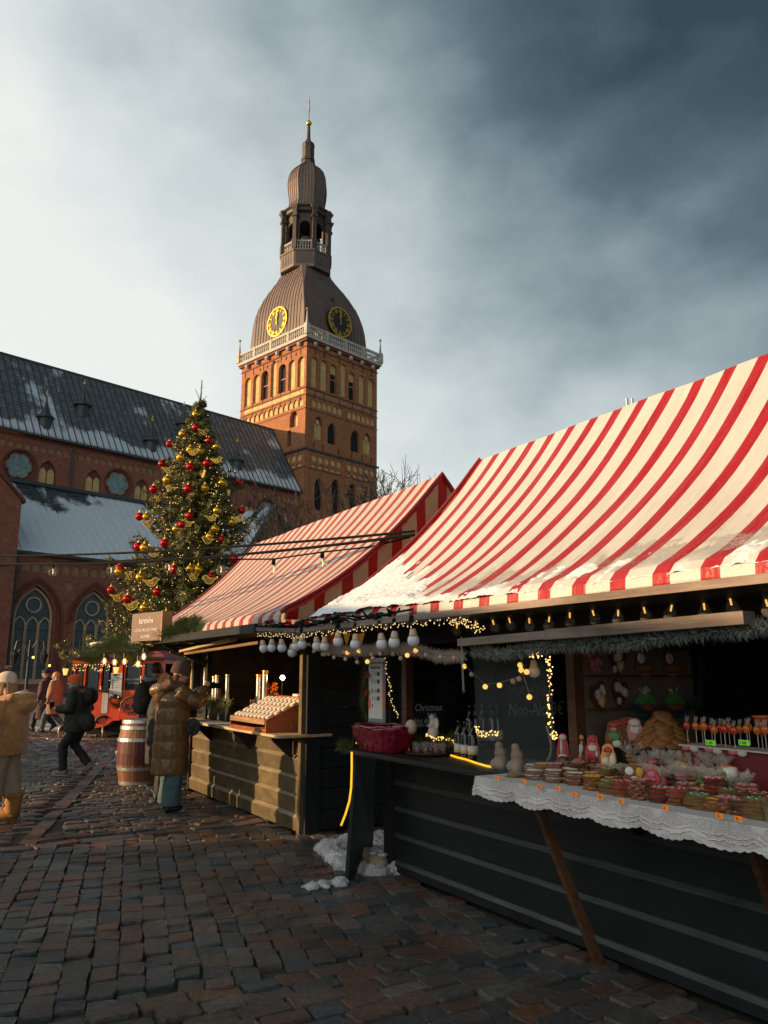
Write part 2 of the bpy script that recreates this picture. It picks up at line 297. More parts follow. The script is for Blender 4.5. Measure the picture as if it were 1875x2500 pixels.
def lace_mat():
    m = mat('lace', (0.66, 0.63, 0.62), 0.85, var=0.08, scale=20); nt = m.node_tree; p = P(m)
    tc = N(nt, 'ShaderNodeTexCoord'); vo = N(nt, 'ShaderNodeTexVoronoi', feature='DISTANCE_TO_EDGE'); link(nt, tc.outputs['Object'], vo.inputs[0]); vo.inputs['Scale'].default_value = 105
    wv = N(nt, 'ShaderNodeTexWave', wave_type='RINGS'); link(nt, tc.outputs['Object'], wv.inputs[0]); wv.inputs['Scale'].default_value = 9; wv.inputs['Distortion'].default_value = 3; wv.inputs['Detail'].default_value = 2
    a = ramp(nt, vo.outputs[0], [(0.06, 1.0), (0.16, 0.0)]); b = ramp(nt, wv.outputs[0], [(0.55, 0.0), (0.75, 1.0)])
    al = math_n(nt, 'MULTIPLY_ADD', math_n(nt, 'MAXIMUM', a.outputs[0], b.outputs[0]), 0.38, 0.58, clamp=True)
    tr = N(nt, 'ShaderNodeBsdfTransparent'); mx = N(nt, 'ShaderNodeMixShader'); link(nt, al, mx.inputs[0])
    link(nt, tr.outputs[0], mx.inputs[1]); link(nt, p.outputs[0], mx.inputs[2]); link(nt, mx.outputs[0], nt.nodes['Material Output'].inputs[0])
lace_mat()
def cobble_mat(name, wet, snowy):
    m = mat(name, (0.1, 0.1, 0.1), 0.5); nt = m.node_tree; p = P(m)
    inf = N(nt, 'ShaderNodeObjectInfo'); geo = N(nt, 'ShaderNodeNewGeometry'); tc = N(nt, 'ShaderNodeTexCoord')
    rnd = math_n(nt, 'FRACT', math_n(nt, 'ADD', inf.outputs['Random'], geo.outputs['Random Per Island']))
    stops = [(0.0, (0.050, 0.052, 0.052)), (0.18, (0.085, 0.070, 0.060)), (0.34, (0.048, 0.060, 0.062)), (0.46, (0.105, 0.070, 0.052)), (0.62, (0.080, 0.073, 0.066)), (0.74, (0.115, 0.060, 0.042)), (0.84, (0.120, 0.108, 0.092)), (0.93, (0.14, 0.066, 0.036)), (0.97, (0.050, 0.064, 0.074))]
    r = ramp(nt, rnd, stops, 'CONSTANT')
    pos = geo.outputs['Position']
    n1 = N(nt, 'ShaderNodeTexNoise'); link(nt, pos, n1.inputs[0]); n1.inputs['Scale'].default_value = 26; n1.inputs['Detail'].default_value = 8; n1.inputs['Roughness'].default_value = 0.75
    n2 = N(nt, 'ShaderNodeTexNoise'); link(nt, pos, n2.inputs[0]); n2.inputs['Scale'].default_value = 1.1; n2.inputs['Detail'].default_value = 4
    col = mixc(nt, 1.0, r.outputs[0], ramp(nt, n1.outputs[0], [(0.28, 0.30), (0.72, 1.95)]).outputs[0], 'MULTIPLY')
    col = mixc(nt, 1.0, col, ramp(nt, n2.outputs[0], [(0.3, 0.62), (0.7, 1.2)]).outputs[0], 'MULTIPLY')
    rough = ramp(nt, n2.outputs[0], [(0.42, wet*.8), (0.66, 0.62)])
    if snowy:
        ns = N(nt, 'ShaderNodeTexNoise'); link(nt, pos, ns.inputs[0]); ns.inputs['Scale'].default_value = 5; ns.inputs['Detail'].default_value = 8; ns.inputs['Roughness'].default_value = 0.8
        sp = N(nt, 'ShaderNodeSeparateXYZ'); link(nt, pos, sp.inputs[0])
        mr = N(nt, 'ShaderNodeMapRange'); link(nt, sp.outputs[1], mr.inputs[0]); mr.inputs[1].default_value = 11; mr.inputs[2].default_value = 15; mr.inputs[3].default_value = -0.3; mr.inputs[4].default_value = 0.0
        mr2 = N(nt, 'ShaderNodeMapRange'); link(nt, sp.outputs[2], mr2.inputs[0]); mr2.inputs[1].default_value = -0.04; mr2.inputs[2].default_value = 0.004; mr2.inputs[3].default_value = 0.26; mr2.inputs[4].default_value = 0.0
        v = math_n(nt, 'ADD', ns.outputs[0], math_n(nt, 'ADD', mr.outputs[0], mr2.outputs[0]))
        col = mixc(nt, ramp(nt, v, [(0.57, 0.0), (0.70, 1.0)]).outputs[0], col, (0.55, 0.58, 0.62))
    link(nt, col, p.inputs['Base Color']); link(nt, rough.outputs[0], p.inputs['Roughness'])
    b = N(nt, 'ShaderNodeBump'); b.inputs['Strength'].default_value = 1.0; b.inputs['Distance'].default_value = 0.016
    link(nt, n1.outputs[0], b.inputs['Height']); link(nt, b.outputs[0], p.inputs['Normal'])
    return m
cobble_mat('cobble', 0.30, False); cobble_mat('cobble_far', 0.34, True)
def joint_mat():
    m = mat('joint_fill', (0.03, 0.027, 0.024), 0.9, var=0.4, scale=3); nt = m.node_tree; p = P(m)
    geo = N(nt, 'ShaderNodeNewGeometry'); pos = geo.outputs['Position']
    ns = N(nt, 'ShaderNodeTexNoise'); link(nt, pos, ns.inputs[0]); ns.inputs['Scale'].default_value = 1.6; ns.inputs['Detail'].default_value = 8; ns.inputs['Roughness'].default_value = 0.75
    sp = N(nt, 'ShaderNodeSeparateXYZ'); link(nt, pos, sp.inputs[0])
    mr = N(nt, 'ShaderNodeMapRange'); link(nt, sp.outputs[1], mr.inputs[0]); mr.inputs[1].default_value = 10; mr.inputs[2].default_value = 15; mr.inputs[3].default_value = -0.3; mr.inputs[4].default_value = 0.06
    mr3 = N(nt, 'ShaderNodeMapRange'); link(nt, sp.outputs[1], mr3.inputs[0]); mr3.inputs[1].default_value = 24; mr3.inputs[2].default_value = 32; mr3.inputs[3].default_value = 0.0; mr3.inputs[4].default_value = -0.18
    f = ramp(nt, math_n(nt, 'ADD', math_n(nt, 'ADD', ns.outputs[0], mr.outputs[0]), mr3.outputs[0]), [(0.46, 0.0), (0.60, 1.0)])
    vo = N(nt, 'ShaderNodeTexVoronoi'); link(nt, pos, vo.inputs[0]); vo.inputs['Scale'].default_value = 5
    basec = mixc(nt, 0.25, (0.045, 0.040, 0.035), vo.outputs['Color'], 'MULTIPLY')
    link(nt, mixc(nt, f.outputs[0], basec, (0.55, 0.58, 0.62)), p.inputs['Base Color'])
joint_mat()

# ------------------------------------------------------------------ frames and builders
SO = Vector((0.07, 6.86, 0)); SA = R(-59)          # the stalls' frame: x along the counters towards us, y into the stalls
CA = R(46.5)                                       # the church's frame: x along the nave towards the tower, y away from us
FR = {'W': (Vector((0, 0, 0)), 0.0), 'S': (SO, SA), 'C': (Vector((0, 0, 0)), CA)}
ORG = {}
def fw(frame, p):
    o, a = FR[frame]; p = Vector(p); c, s = math.cos(a), math.sin(a)
    return Vector((o.x + c*p.x - s*p.y, o.y + s*p.x + c*p.y, o.z + p.z))
def tags(o, label=None, cat=None, group=None, kind=None):
    if label: o['label'] = label
    if cat: o['category'] = cat
    if group: o['group'] = group
    if kind: o['kind'] = kind
    return o
def thing(name, label, cat, frame='W', base=(0, 0, 0), group=None, kind=None, rz=0.0):
    o = bpy.data.objects.new(name, None); COL.objects.link(o); o.empty_display_size = 0.2
    o.location = fw(frame, base); o.rotation_euler = (0, 0, FR[frame][1] + rz)
    ORG[o] = Vector(base) if not rz else Vector((0, 0, 0))
    return tags(o, label, cat, group, kind)
def frame_here(name, frame, base, rz):             # a local frame standing at a point
    FR[name] = (fw(frame, base), FR[frame][1] + rz); return name

class MB:
    def __init__(self): self.v = []; self.f = []; self.mi = []; self.m = 0
    def add(self, vs, fs):
        k = len(self.v); self.v += [tuple(q) for q in vs]; self.f += [tuple(i + k for i in f) for f in fs]; self.mi += [self.m]*len(fs); return self
    def box(self, x0, x1, y0, y1, z0, z1, bev=0.0):
        if bev <= 0:
            vs = [(x, y, z) for z in (z0, z1) for x, y in ((x0, y0), (x1, y0), (x1, y1), (x0, y1))]
            return self.add(vs, [(3, 2, 1, 0), (4, 5, 6, 7), (0, 1, 5, 4), (1, 2, 6, 5), (2, 3, 7, 6), (3, 0, 4, 7)])
        bm = bmesh.new(); r = bmesh.ops.create_cube(bm, size=1)
        for q in bm.verts: q.co = Vector(((x0+x1)/2 + q.co.x*(x1-x0), (y0+y1)/2 + q.co.y*(y1-y0), (z0+z1)/2 + q.co.z*(z1-z0)))
        bmesh.ops.bevel(bm, geom=bm.edges[:], offset=bev, segments=1, affect='EDGES')
        return self.bm(bm)
    def bm(self, bm):
        bm.verts.ensure_lookup_table(); bm.verts.index_update()
        self.add([q.co[:] for q in bm.verts], [[q.index for q in f.verts] for f in bm.faces]); bm.free(); return self
    def bar(self, a, b, w, h=None, up=(0, 0, 1)):
        a, b = Vector(a), Vector(b); d = (b-a).normalized(); up = Vector(up)
        if abs(d.dot(up)) > 0.98: up = Vector((0, 1, 0))
        s = d.cross(up).normalized(); u = s.cross(d); h = h or w
        c = [(-w/2, -h/2), (w/2, -h/2), (w/2, h/2), (-w/2, h/2)]
        vs = [p + s*x + u*y for p in (a, b) for x, y in c]
        return self.add(vs, [(0, 3, 2, 1), (4, 5, 6, 7), (0, 1, 5, 4), (1, 2, 6, 5), (2, 3, 7, 6), (3, 0, 4, 7)])
    def tube(self, pts, r, n=8, cap=True, flat=1.0):
        pts = [Vector(p) for p in pts]; rs = r if isinstance(r, (list, tuple)) else [r]*len(pts)
        k = len(self.v); prev = None; vs = []
        for i, p in enumerate(pts):
            d = (pts[min(i+1, len(pts)-1)] - pts[max(i-1, 0)])
            d = d.normalized() if d.length > 1e-9 else Vector((0, 0, 1))
            if prev is None:
                up = Vector((0, 0, 1)) if abs(d.z) < 0.95 else Vector((0, 1, 0))
                s = d.cross(up).normalized()
            else:
                s = (prev - d*prev.dot(d)); s = s.normalized() if s.length > 1e-6 else d.orthogonal().normalized()
            prev = s; u = s.cross(d)
            for j in range(n):
                a = 2*PI*j/n; vs.append(p + (s*math.cos(a) + u*math.sin(a)*flat)*rs[i])
        fs = []
        for i in range(len(pts)-1):
            for j in range(n):
                fs.append((i*n+j, i*n+(j+1) % n, (i+1)*n+(j+1) % n, (i+1)*n+j))
        if cap:
            fs.append(tuple(range(n-1, -1, -1))); fs.append(tuple((len(pts)-1)*n + j for j in range(n)))
        return self.add(vs, fs)
    def lathe(self, prof, n=12, c=(0, 0, 0), a0=0.0, sq=None):
        vs = []; fs = []
        for r, z in prof:
            for j in range(n):
                a = a0 + 2*PI*j/n; vs.append((c[0] + r*math.cos(a), c[1] + r*math.sin(a), c[2] + z))
        for i in range(len(prof)-1):
            for j in range(n): fs.append((i*n+j, i*n+(j+1) % n, (i+1)*n+(j+1) % n, (i+1)*n+j))
        fs.append(tuple(range(n-1, -1, -1))); fs.append(tuple((len(prof)-1)*n + j for j in range(n)))
        return self.add(vs, fs)
    def ell(self, c, r, nu=10, nv=7):
        r = (r, r, r) if isinstance(r, (int, float)) else r
        vs = [(c[0], c[1], c[2]-r[2])]
        for i in range(1, nv):
            t = -PI/2 + PI*i/nv
            for j in range(nu):
                a = 2*PI*j/nu; vs.append((c[0]+r[0]*math.cos(t)*math.cos(a), c[1]+r[1]*math.cos(t)*math.sin(a), c[2]+r[2]*math.sin(t)))
        vs.append((c[0], c[1], c[2]+r[2])); fs = []
        for j in range(nu): fs.append((0, 1+(j+1) % nu, 1+j))
        for i in range(nv-2):
            for j in range(nu): fs.append((1+i*nu+j, 1+i*nu+(j+1) % nu, 1+(i+1)*nu+(j+1) % nu, 1+(i+1)*nu+j))
        for j in range(nu): fs.append((len(vs)-1, 1+(nv-2)*nu+j, 1+(nv-2)*nu+(j+1) % nu))
        return self.add(vs, fs)
    def loft(self, rings, n=16, pw=2.0):           # rings: (cx, cy, z, rx, ry)
        vs = []; fs = []
        for cx, cy, z, rx, ry in rings:
            for j in range(n):
                a = 2*PI*j/n; c_, s_ = math.cos(a), math.sin(a)
                vs.append((cx + rx*math.copysign(abs(c_)**(2/pw), c_), cy + ry*math.copysign(abs(s_)**(2/pw), s_), z))
        for i in range(len(rings)-1):
            for j in range(n): fs.append((i*n+j, i*n+(j+1) % n, (i+1)*n+(j+1) % n, (i+1)*n+j))
        fs.append(tuple(range(n-1, -1, -1))); fs.append(tuple((len(rings)-1)*n + j for j in range(n)))
        return self.add(vs, fs)
    def prism(self, poly, mapf, d0, d1):           # a 2-D outline given thickness; mapf(x, y, d) -> 3-D
        n = len(poly); vs = [mapf(x, y, d) for d in (d0, d1) for x, y in poly]
        tri = tessellate_polygon([[Vector((x, y, 0)) for x, y in poly]])
        fs = [tuple(t) for t in tri] + [tuple(i+n for i in reversed(t)) for t in tri]
        fs += [(i, (i+1) % n, (i+1) % n + n, i+n) for i in range(n)]
        return self.add(vs, fs)
    def holed(self, outer, holes, mapf, depth):    # a wall sheet with real recesses: reveals run to `depth`
        loops = [outer] + holes; allp = [q for l in loops for q in l]
        tri = tessellate_polygon([[Vector((x, y, 0)) for x, y in l] for l in loops])
        self.add([mapf(x, y, 0) for x, y in allp], [tuple(t) for t in tri])
        for h in holes:
            n = len(h)
            self.add([mapf(x, y, 0) for x, y in h] + [mapf(x, y, depth) for x, y in h], [(i, (i+1) % n, (i+1) % n + n, i+n) for i in range(n)])
        return self
    def mesh(self, name, mats, org=None, smooth=False):
        me = bpy.data.meshes.new(name); o = org or Vector((0, 0, 0))
        me.from_pydata([(x-o[0], y-o[1], z-o[2]) for x, y, z in self.v], [], self.f)
        for m in (mats if isinstance(mats, (list, tuple)) else [mats]): me.materials.append(MATS[m])
        if any(self.mi): me.polygons.foreach_set('material_index', self.mi)
        if smooth: me.polygons.foreach_set('use_smooth', [True]*len(me.polygons))
        me.validate(); me.update(); return me
    def build(self, name, mats, parent=None, smooth=False, kind=None, label=None):
        o = bpy.data.objects.new(name, None if False else self.mesh(name, mats, ORG.get(parent), smooth)); COL.objects.link(o)
        if parent is not None: o.parent = parent; ORG[o] = ORG.get(parent)
        return tags(o, label, kind=kind)
    def solo(self, name, mats, label, cat, frame='W', base=(0, 0, 0), group=None, kind=None, smooth=False):
        o = bpy.data.objects.new(name, self.mesh(name, mats, Vector(base), smooth)); COL.objects.link(o)
        o.location = fw(frame, base); o.rotation_euler = (0, 0, FR[frame][1]); ORG[o] = Vector(base)
        return tags(o, label, cat, group, kind)
def inst(name, me, parent, loc, rot=(0, 0, 0), scale=(1, 1, 1), label=None):   # a part that shares its mesh
    o = bpy.data.objects.new(name, me); COL.objects.link(o)
    if parent is not None:
        o.parent = parent; g = ORG.get(parent) or Vector((0, 0, 0)); o.location = Vector(loc) - g
    else: o.location = loc
    o.rotation_euler = rot; o.scale = scale; ORG[o] = Vector((0, 0, 0))
    return tags(o, label)
def inst_solo(name, me, label, cat, frame, loc, rz=0.0, group=None, scale=(1, 1, 1), rot=None):
    o = bpy.data.objects.new(name, me); COL.objects.link(o); o.location = fw(frame, loc)
    o.rotation_euler = (0, 0, FR[frame][1] + rz) if rot is None else rot
    o.scale = scale; ORG[o] = Vector((0, 0, 0)); return tags(o, label, cat, group)
_dg = None
def evaluated(o):
    dg = bpy.context.evaluated_depsgraph_get(); me = bpy.data.meshes.new_from_object(o.evaluated_get(dg), depsgraph=dg)
    return me
def remesh(mb, voxel, smooth=4, disp=0.0, dscale=8.0, seed=0):
    me = bpy.data.meshes.new('tmp'); me.from_pydata(mb.v, [], mb.f); o = bpy.data.objects.new('tmp', me); COL.objects.link(o)
    m = o.modifiers.new('r', 'REMESH'); m.mode = 'VOXEL'; m.voxel_size = voxel
    if smooth: s = o.modifiers.new('s', 'SMOOTH'); s.factor = 0.5; s.iterations = smooth
    r = evaluated(o); bpy.data.objects.remove(o); bpy.data.meshes.remove(me)
    out = MB(); vs = [q.co.copy() for q in r.vertices]
    if disp:
        ns = [q.normal.copy() for q in r.vertices]
        vs = [p + n*disp*noise.noise(p*dscale + Vector((seed, 0, 0))) for p, n in zip(vs, ns)]
    out.add(vs, [tuple(p.vertices) for p in r.polygons]); bpy.data.meshes.remove(r); return out
FLAT_FRONT = (PI/2, 0, 0); FLAT_SIDE = (PI/2, 0, PI/2)      # text facing -y / text facing +x of its frame
def text(name, s, size, m, parent, loc, rot=FLAT_FRONT, ext=0.0015, align='LEFT', xs=1.0, shear=0.0, space=1.0, off=0.0):
    c = bpy.data.curves.new('t', 'FONT'); c.body = s; c.size = size; c.extrude = ext; c.align_x = align; c.shear = shear; c.space_character = space; c.resolution_u = 3; c.offset = off
    o = bpy.data.objects.new('t', c); COL.objects.link(o); me = evaluated(o); bpy.data.objects.remove(o); bpy.data.curves.remove(c)
    me.materials.clear(); me.materials.append(MATS[m])
    return inst(name, me, parent, loc, rot, (xs, 1, 1))
def arch(x0, x1, z0, z1, pointed=True, n=6):      # outline of an arched opening, bottom-left round to bottom-left
    w = x1-x0; cx = (x0+x1)/2
    if pointed:
        rise = min(w*0.80, (z1-z0)*0.6); zs = z1-rise
        r = (rise*rise + w*w/4)/w
        pts = [(x0, z0), (x1, z0)]
        amax = math.asin(min(1, rise/r))
        for i in range(n+1): a = amax*i/n; pts.append((x1-r + r*math.cos(a), zs + r*math.sin(a)))
        for i in range(n-1, -1, -1): a = amax*i/n; pts.append((x0+r - r*math.cos(a), zs + r*math.sin(a)))
    else:
        zs = z1-w/2; pts = [(x0, z0), (x1, z0)] + [(cx + w/2*math.cos(PI*i/(2*n)), zs + w/2*math.sin(PI*i/(2*n))) for i in range(2*n+1)]
    return pts
def circ(cx, cz, r, n=16, f=None): return [(cx + (r if not f else r*f(2*PI*i/n))*math.cos(2*PI*i/n), cz + (r if not f else r*f(2*PI*i/n))*math.sin(2*PI*i/n)) for i in range(n)]
def inset(poly, d):
    cx = sum(p[0] for p in poly)/len(poly); cz = sum(p[1] for p in poly)/len(poly)
    xs = [p[0] for p in poly]; zs = [p[1] for p in poly]; w = max(xs)-min(xs); h = max(zs)-min(zs); mx = (max(xs)+min(xs))/2; mz = (max(zs)+min(zs))/2
    return [(mx + (x-mx)*(1-2*d/w), mz + (z-mz)*(1-2*d/h)) for x, z in poly]
def ordinal(n): return ['first', 'second', 'third', 'fourth', 'fifth', 'sixth', 'seventh', 'eighth', 'ninth', 'tenth', 'eleventh', 'twelfth', 'thirteenth', 'fourteenth', 'fifteenth', 'sixteenth', 'seventeenth', 'eighteenth', 'nineteenth', 'twentieth', 'twenty-first', 'twenty-second', 'twenty-third', 'twenty-fourth', 'twenty-fifth', 'twenty-sixth', 'twenty-seventh', 'twenty-eighth', 'twenty-ninth', 'thirtieth'][n]
rnd = random.Random(11)
# ------------------------------------------------------------------ ground and paving
mb = MB(); mb.add([(-700, -300, -0.028), (700, -300, -0.028), (700, 1200, -0.028), (-700, 1200, -0.028)], [(0, 1, 2, 3)])
mb.solo('ground', 'joint_fill', None, None, kind='structure')
CP = math.atan(395/1900)
def pix(w):
    d = Vector(w) - Vector((0, 0, 1.6)); fwd = d.y*math.cos(CP) + d.z*math.sin(CP); up = -d.y*math.sin(CP) + d.z*math.cos(CP)
    return (937.5 + 1900*d.x/fwd, 1250 - 1900*up/fwd) if fwd > 0.1 else (-9999, 0)
def visible(p, mx=60, frame='S'):
    x, y = pix(fw(frame, p)); return -mx < x < 1875+mx and 0 < y < 2500+mx*2
pav = thing('pavement', None, None, 'S', (0, 0, 0), kind='structure')
def stone_geo(L, W, h, simple, rg):
    l, w = L/2, W/2; j = lambda s: rg.uniform(-s, s)
    if simple:
        o = [(-l+j(.012), -w+j(.008)), (l+j(.012), -w+j(.008)), (l+j(.012), w+j(.008)), (-l+j(.012), w+j(.008))]; n = 4; ins = 0.80
    else:
        c = min(l, w)*0.19; jj = 0.009
        o = [(-l+c, -w), (l-c, -w), (l, -w+c), (l, w-c), (l-c, w), (-l+c, w), (-l, w-c), (-l, -w+c)]
        o = [(x+j(jj), y+j(jj)) for x, y in o]; n = 8; ins = 0.93
    t1, t2 = j(.05), j(.05)
    vs = [(x, y, -0.06) for x, y in o] + [(x*0.975, y*0.965, h-0.009+x*t1+y*t2) for x, y in o] + [(x*ins, y*ins, h+x*t1+y*t2+j(.0025)) for x, y in o]
    fs = []
    for a in (0, n):
        for i in range(n): fs.append((a+i, a+(i+1) % n, a+n+(i+1) % n, a+n+i))
    fs.append(tuple(2*n+i for i in range(n)))
    return vs, fs
stones = []      # (u, v, ang, L, W)
rg = random.Random(3)
A_ = Vector((-0.973, 0.23, 0)); B_ = Vector((0.23, 0.973, 0)); aA = math.atan2(0.23, -0.973)
c = -7.0
while c < 2.5:
    w = rg.uniform(0.136, 0.158); p = -5.0 + rg.random()*0.2
    while p < 6:
        l = rg.choice((0.12, 0.145, 0.16, 0.18, 0.2, 0.23)) + rg.uniform(-.015, .015)
        q = A_*(p+l/2) + B_*(c+w/2) + A_*0.04*math.sin(c*2.1+p)
        if -2.55 < q.x < 1.5 and (q.y < 0.0 or (-1.8 < q.x < 0.0 and q.y < 1.2)) and visible(q, 420): stones.append((q.x, q.y, aA + rg.uniform(-.06, .06), l-0.005, w-0.001, 0))
        p += l
    c += w
u = 1.55
while u < 5.2:
    w = rg.uniform(0.13, 0.16); v = -5.0 + rg.random()*0.2
    while v < 0:
        l = rg.uniform(0.17, 0.29)
        q = Vector((u+w/2 + 0.02*math.sin(v*3), v+l/2, 0))
        if q.y < -0.02 and visible(q, 420): stones.append((q.x, q.y, PI/2 + rg.uniform(-.04, .04), l-0.005, w-0.001, 0))
        v += l
    u += w
v = -6.0
while v < 0.0:                                      # the flush band of long flat stones
    l = rg.uniform(0.34, 0.6); q = Vector((-2.70 - 0.05*math.sin((v+1.6)*1.3), v+l/2, 0))
    if visible(q, 420): stones.append((q.x, q.y, PI/2 + 0.05*math.cos((v+1.6)*1.3), l-0.012, 0.165, 1))
    v += l
S0 = Vector((-2.82, -2.42, 0)); SD = Vector((-11.1, 3.42, 0)).normalized(); SN = Vector((-SD.y, SD.x, 0)); aS = math.atan2(SD.y, SD.x); p = 0.02
while p < 12:
    l = rg.uniform(0.45, 0.75); q = S0 + SD*(p+l/2); stones.append((q.x, q.y, aS, l-0.01, 0.17, 1)); p += l
u = -2.87
while u > -19:
    w = rg.uniform(0.112, 0.132) if u > -9 else rg.uniform(0.125, 0.15); v = -12.0 + rg.random()*0.2
    while v < 8:
        l = rg.uniform(0.16, 0.27)
        q = Vector((u-w/2 + 0.03*math.sin(v*1.7+u), v+l/2, 0)); rel = q - S0
        if visible(q, 240) and (q.y < 0.05 or q.x < -9.0) and not (rel.dot(SD) > -0.05 and abs(rel.dot(SN)) < 0.16):
            stones.append((q.x, q.y, PI/2 + rg.uniform(-.05, .05), l-0.010, w-0.009, 2))
        v += l
    u -= w
def dcam(s): w = fw('S', (s[0], s[1], 0)); return w.x*w.x + w.y*w.y
def inframe(s): x, y = pix(fw('S', (s[0], s[1], 0))); return 0 <= x <= 1875 and y <= 2500
near = sorted([s for s in stones if s[5] < 2], key=lambda s: (not inframe(s), dcam(s)))
top = set(map(id, near[:300]))
variants = []
for k in range(14):
    vs, fs = stone_geo(0.24, 0.17, 0.0, False, rg); m_ = MB(); m_.add(vs, fs); me = m_.mesh('cobble', 'cobble'); variants.append(me)
rest = MB(); far = MB()
for s in stones:
    u_, v_, a, l, w, kd = s; h = rg.uniform(-0.011, 0.008) if kd != 1 else -0.004
    if id(s) in top:
        inst('cobble' if kd != 1 else 'kerb_slab', rg.choice(variants), pav, (u_, v_, h), (rg.uniform(-.02, .02), rg.uniform(-.02, .02), a + (PI if rg.random() < .5 else 0)), (l/0.24, w/0.17, 1))
    else:
        vs, fs = stone_geo(l, w, h, kd == 2, rg); ca, sa = math.cos(a), math.sin(a)
        (far if kd == 2 else rest).add([(u_+ca*x-sa*y, v_+sa*x+ca*y, z) for x, y, z in vs], fs)
rest.build('cobbles', 'cobble', pav, kind='stuff'); far.build('small_setts', 'cobble_far', pav, kind='stuff')

# ------------------------------------------------------------------ cathedral nave
nave = thing('cathedral', 'long red brick cathedral nave with snow dusted slate roof', 'cathedral', 'C', (45, 75, 0))
CLS, AIS = 75.0, 67.0
mC = lambda x, z, d: (x, CLS + d, z)               # sheets facing us, recess runs away from us
T0, T1 = 14.0, 63.1
EZ, RZ_, RS = 24.55, 34.1, 80.8
rounds = [28.3, 38.45, 48.3, 58.1]; lanc = [31.0, 35.75, 41.2, 45.6, 51.0, 55.6, 60.8, 25.7]
holes = [circ(t, 21.2, 1.42, 24) for t in rounds] + [arch(t-0.85, t+0.85, 19.75, 22.2) for t in lanc]
# frieze of little pointed arches under the eaves
fz = []
t = T0+0.5
while t < T1-0.6: fz.append(arch(t, t+0.62, 22.85, 23.55, True, 3)); t += 0.78
w_ = MB().holed([(T0, 12), (T1-0.02, 12), (T1-0.02, EZ), (T0, EZ)], holes + fz, mC, 0.35).build('clerestory_wall', 'brick', nave)
for h in fz: MB().prism(h, mC, 0.12, 0.16).build('frieze_arch', 'ochre_dull', nave)
for t in rounds:
    wn = MB().prism(circ(t, 21.2, 1.44, 24), mC, 0.34, 0.38).build('round_window', 'trim_brick', nave)
    fo = lambda a: 0.80 + 0.20*abs(math.cos(3*a))**0.6
    MB().prism(circ(t, 21.2, 1.22, 48, fo), mC, 0.26, 0.335).build('pane', 'stained_glass', wn)
    ring = MB()
    for k in range(48):
        a, b = 2*PI*k/48, 2*PI*(k+1)/48
        ring.bar(mC(t+1.25*fo(a)*math.cos(a), 21.2+1.25*fo(a)*math.sin(a), 0.24), mC(t+1.25*fo(b)*math.cos(b), 21.2+1.25*fo(b)*math.sin(b), 0.24), 0.09)
    ring.build('tracery', 'ochre_dull', wn)
    fr = MB()
    for k in range(32):
        a, b = 2*PI*k/32, 2*PI*(k+1)/32
        fr.bar(mC(t+1.55*math.cos(a), 21.2+1.55*math.sin(a), -0.05), mC(t+1.55*math.cos(b), 21.2+1.55*math.sin(b), -0.05), 0.24, 0.12)
    fr.build('surround', 'trim_brick', wn)
for t in lanc:
    wn = MB().prism(arch(t-0.87, t+0.87, 19.73, 22.22), mC, 0.34, 0.38).build('window', 'trim_brick', nave)
    for s in (-1, 1): MB().prism(arch(t+s*0.40-0.34, t+s*0.40+0.34, 19.78, 21.45, True, 4), mC, 0.24, 0.335).build('blind_panel', 'ochre', wn)
# roof, sheet by sheet
def slope_sheets(parent, t0, t1, step, s0, z0, s1, z1, m, sag=0.0, name='roof_sheet'):
    t = t0; n = Vector((0, -(z1-z0), s1-s0)).normalized()
    while t < t1-0.05:
        b = MB(); a0, a1 = t, min(t+step, t1)
        k = rnd.uniform(-.012, .012)
        up = n*0.07
        pts = []
        for (s, z, o) in ((s0, z0, 0), (s1, z1, 0)):
            pts += [(a0, s, z+k), (a1-0.075, s, z+k)]
        b.add([pts[0], pts[1], pts[3], pts[2]], [(0, 1, 2, 3)])
        for (q0, q1) in ((a1-0.075, a1),):         # the standing seam
            v0 = Vector((q0, s0, z0)); v1 = Vector((q1, s0, z0)); w0 = Vector((q0, s1, z1)); w1 = Vector((q1, s1, z1))
            b.add([v0, v0+up, w0+up, w0, v1, v1+up, w1+up, w1], [(0, 1, 2, 3), (1, 5, 6, 2), (5, 4, 7, 6), (0, 4, 5, 1)])
        b.mi[1:] = [1]*(len(b.mi)-1); b.build(name, [m, 'lead' if m == 'nave_roof' else m], parent); t += step
rf = MB().box(T0, T1, RS-0.12, RS+0.12, RZ_-0.1, RZ_+0.14).build('nave_roof', 'lead', nave)
slope_sheets(rf, T0, T1, 0.72, 74.35, EZ-1.05+0.95, RS, RZ_, 'nave_roof')
MB().add([(T0, RS, RZ_), (T1, RS, RZ_), (T1, 87.2, EZ-0.1), (T0, 87.2, EZ-0.1)], [(0, 1, 2, 3)]).build('roof_back', 'nave_roof', rf)
MB().box(T0, T1, 74.25, 74.5, EZ-0.35, EZ-0.15).build('gutter', 'lead', nave)
g_ = MB()
for k in range(190): g_.tube([(T0+k*0.25, 74.35, EZ-0.15), (T0+k*0.25, 74.3, EZ+0.12)], 0.02, 4)
g_.build('snow_guard', 'lead', rf, kind='stuff')
MB().box(T0, T1, CLS-0.12, CLS, 24.0, EZ-0.36).build('eave_moulding', 'trim_brick', nave)
for t in (33.3, 52.4): MB().tube([(t, CLS-0.2, 24.2), (t, CLS-0.2, 19.4)], 0.11, 8).build('downpipe', 'lead', nave)
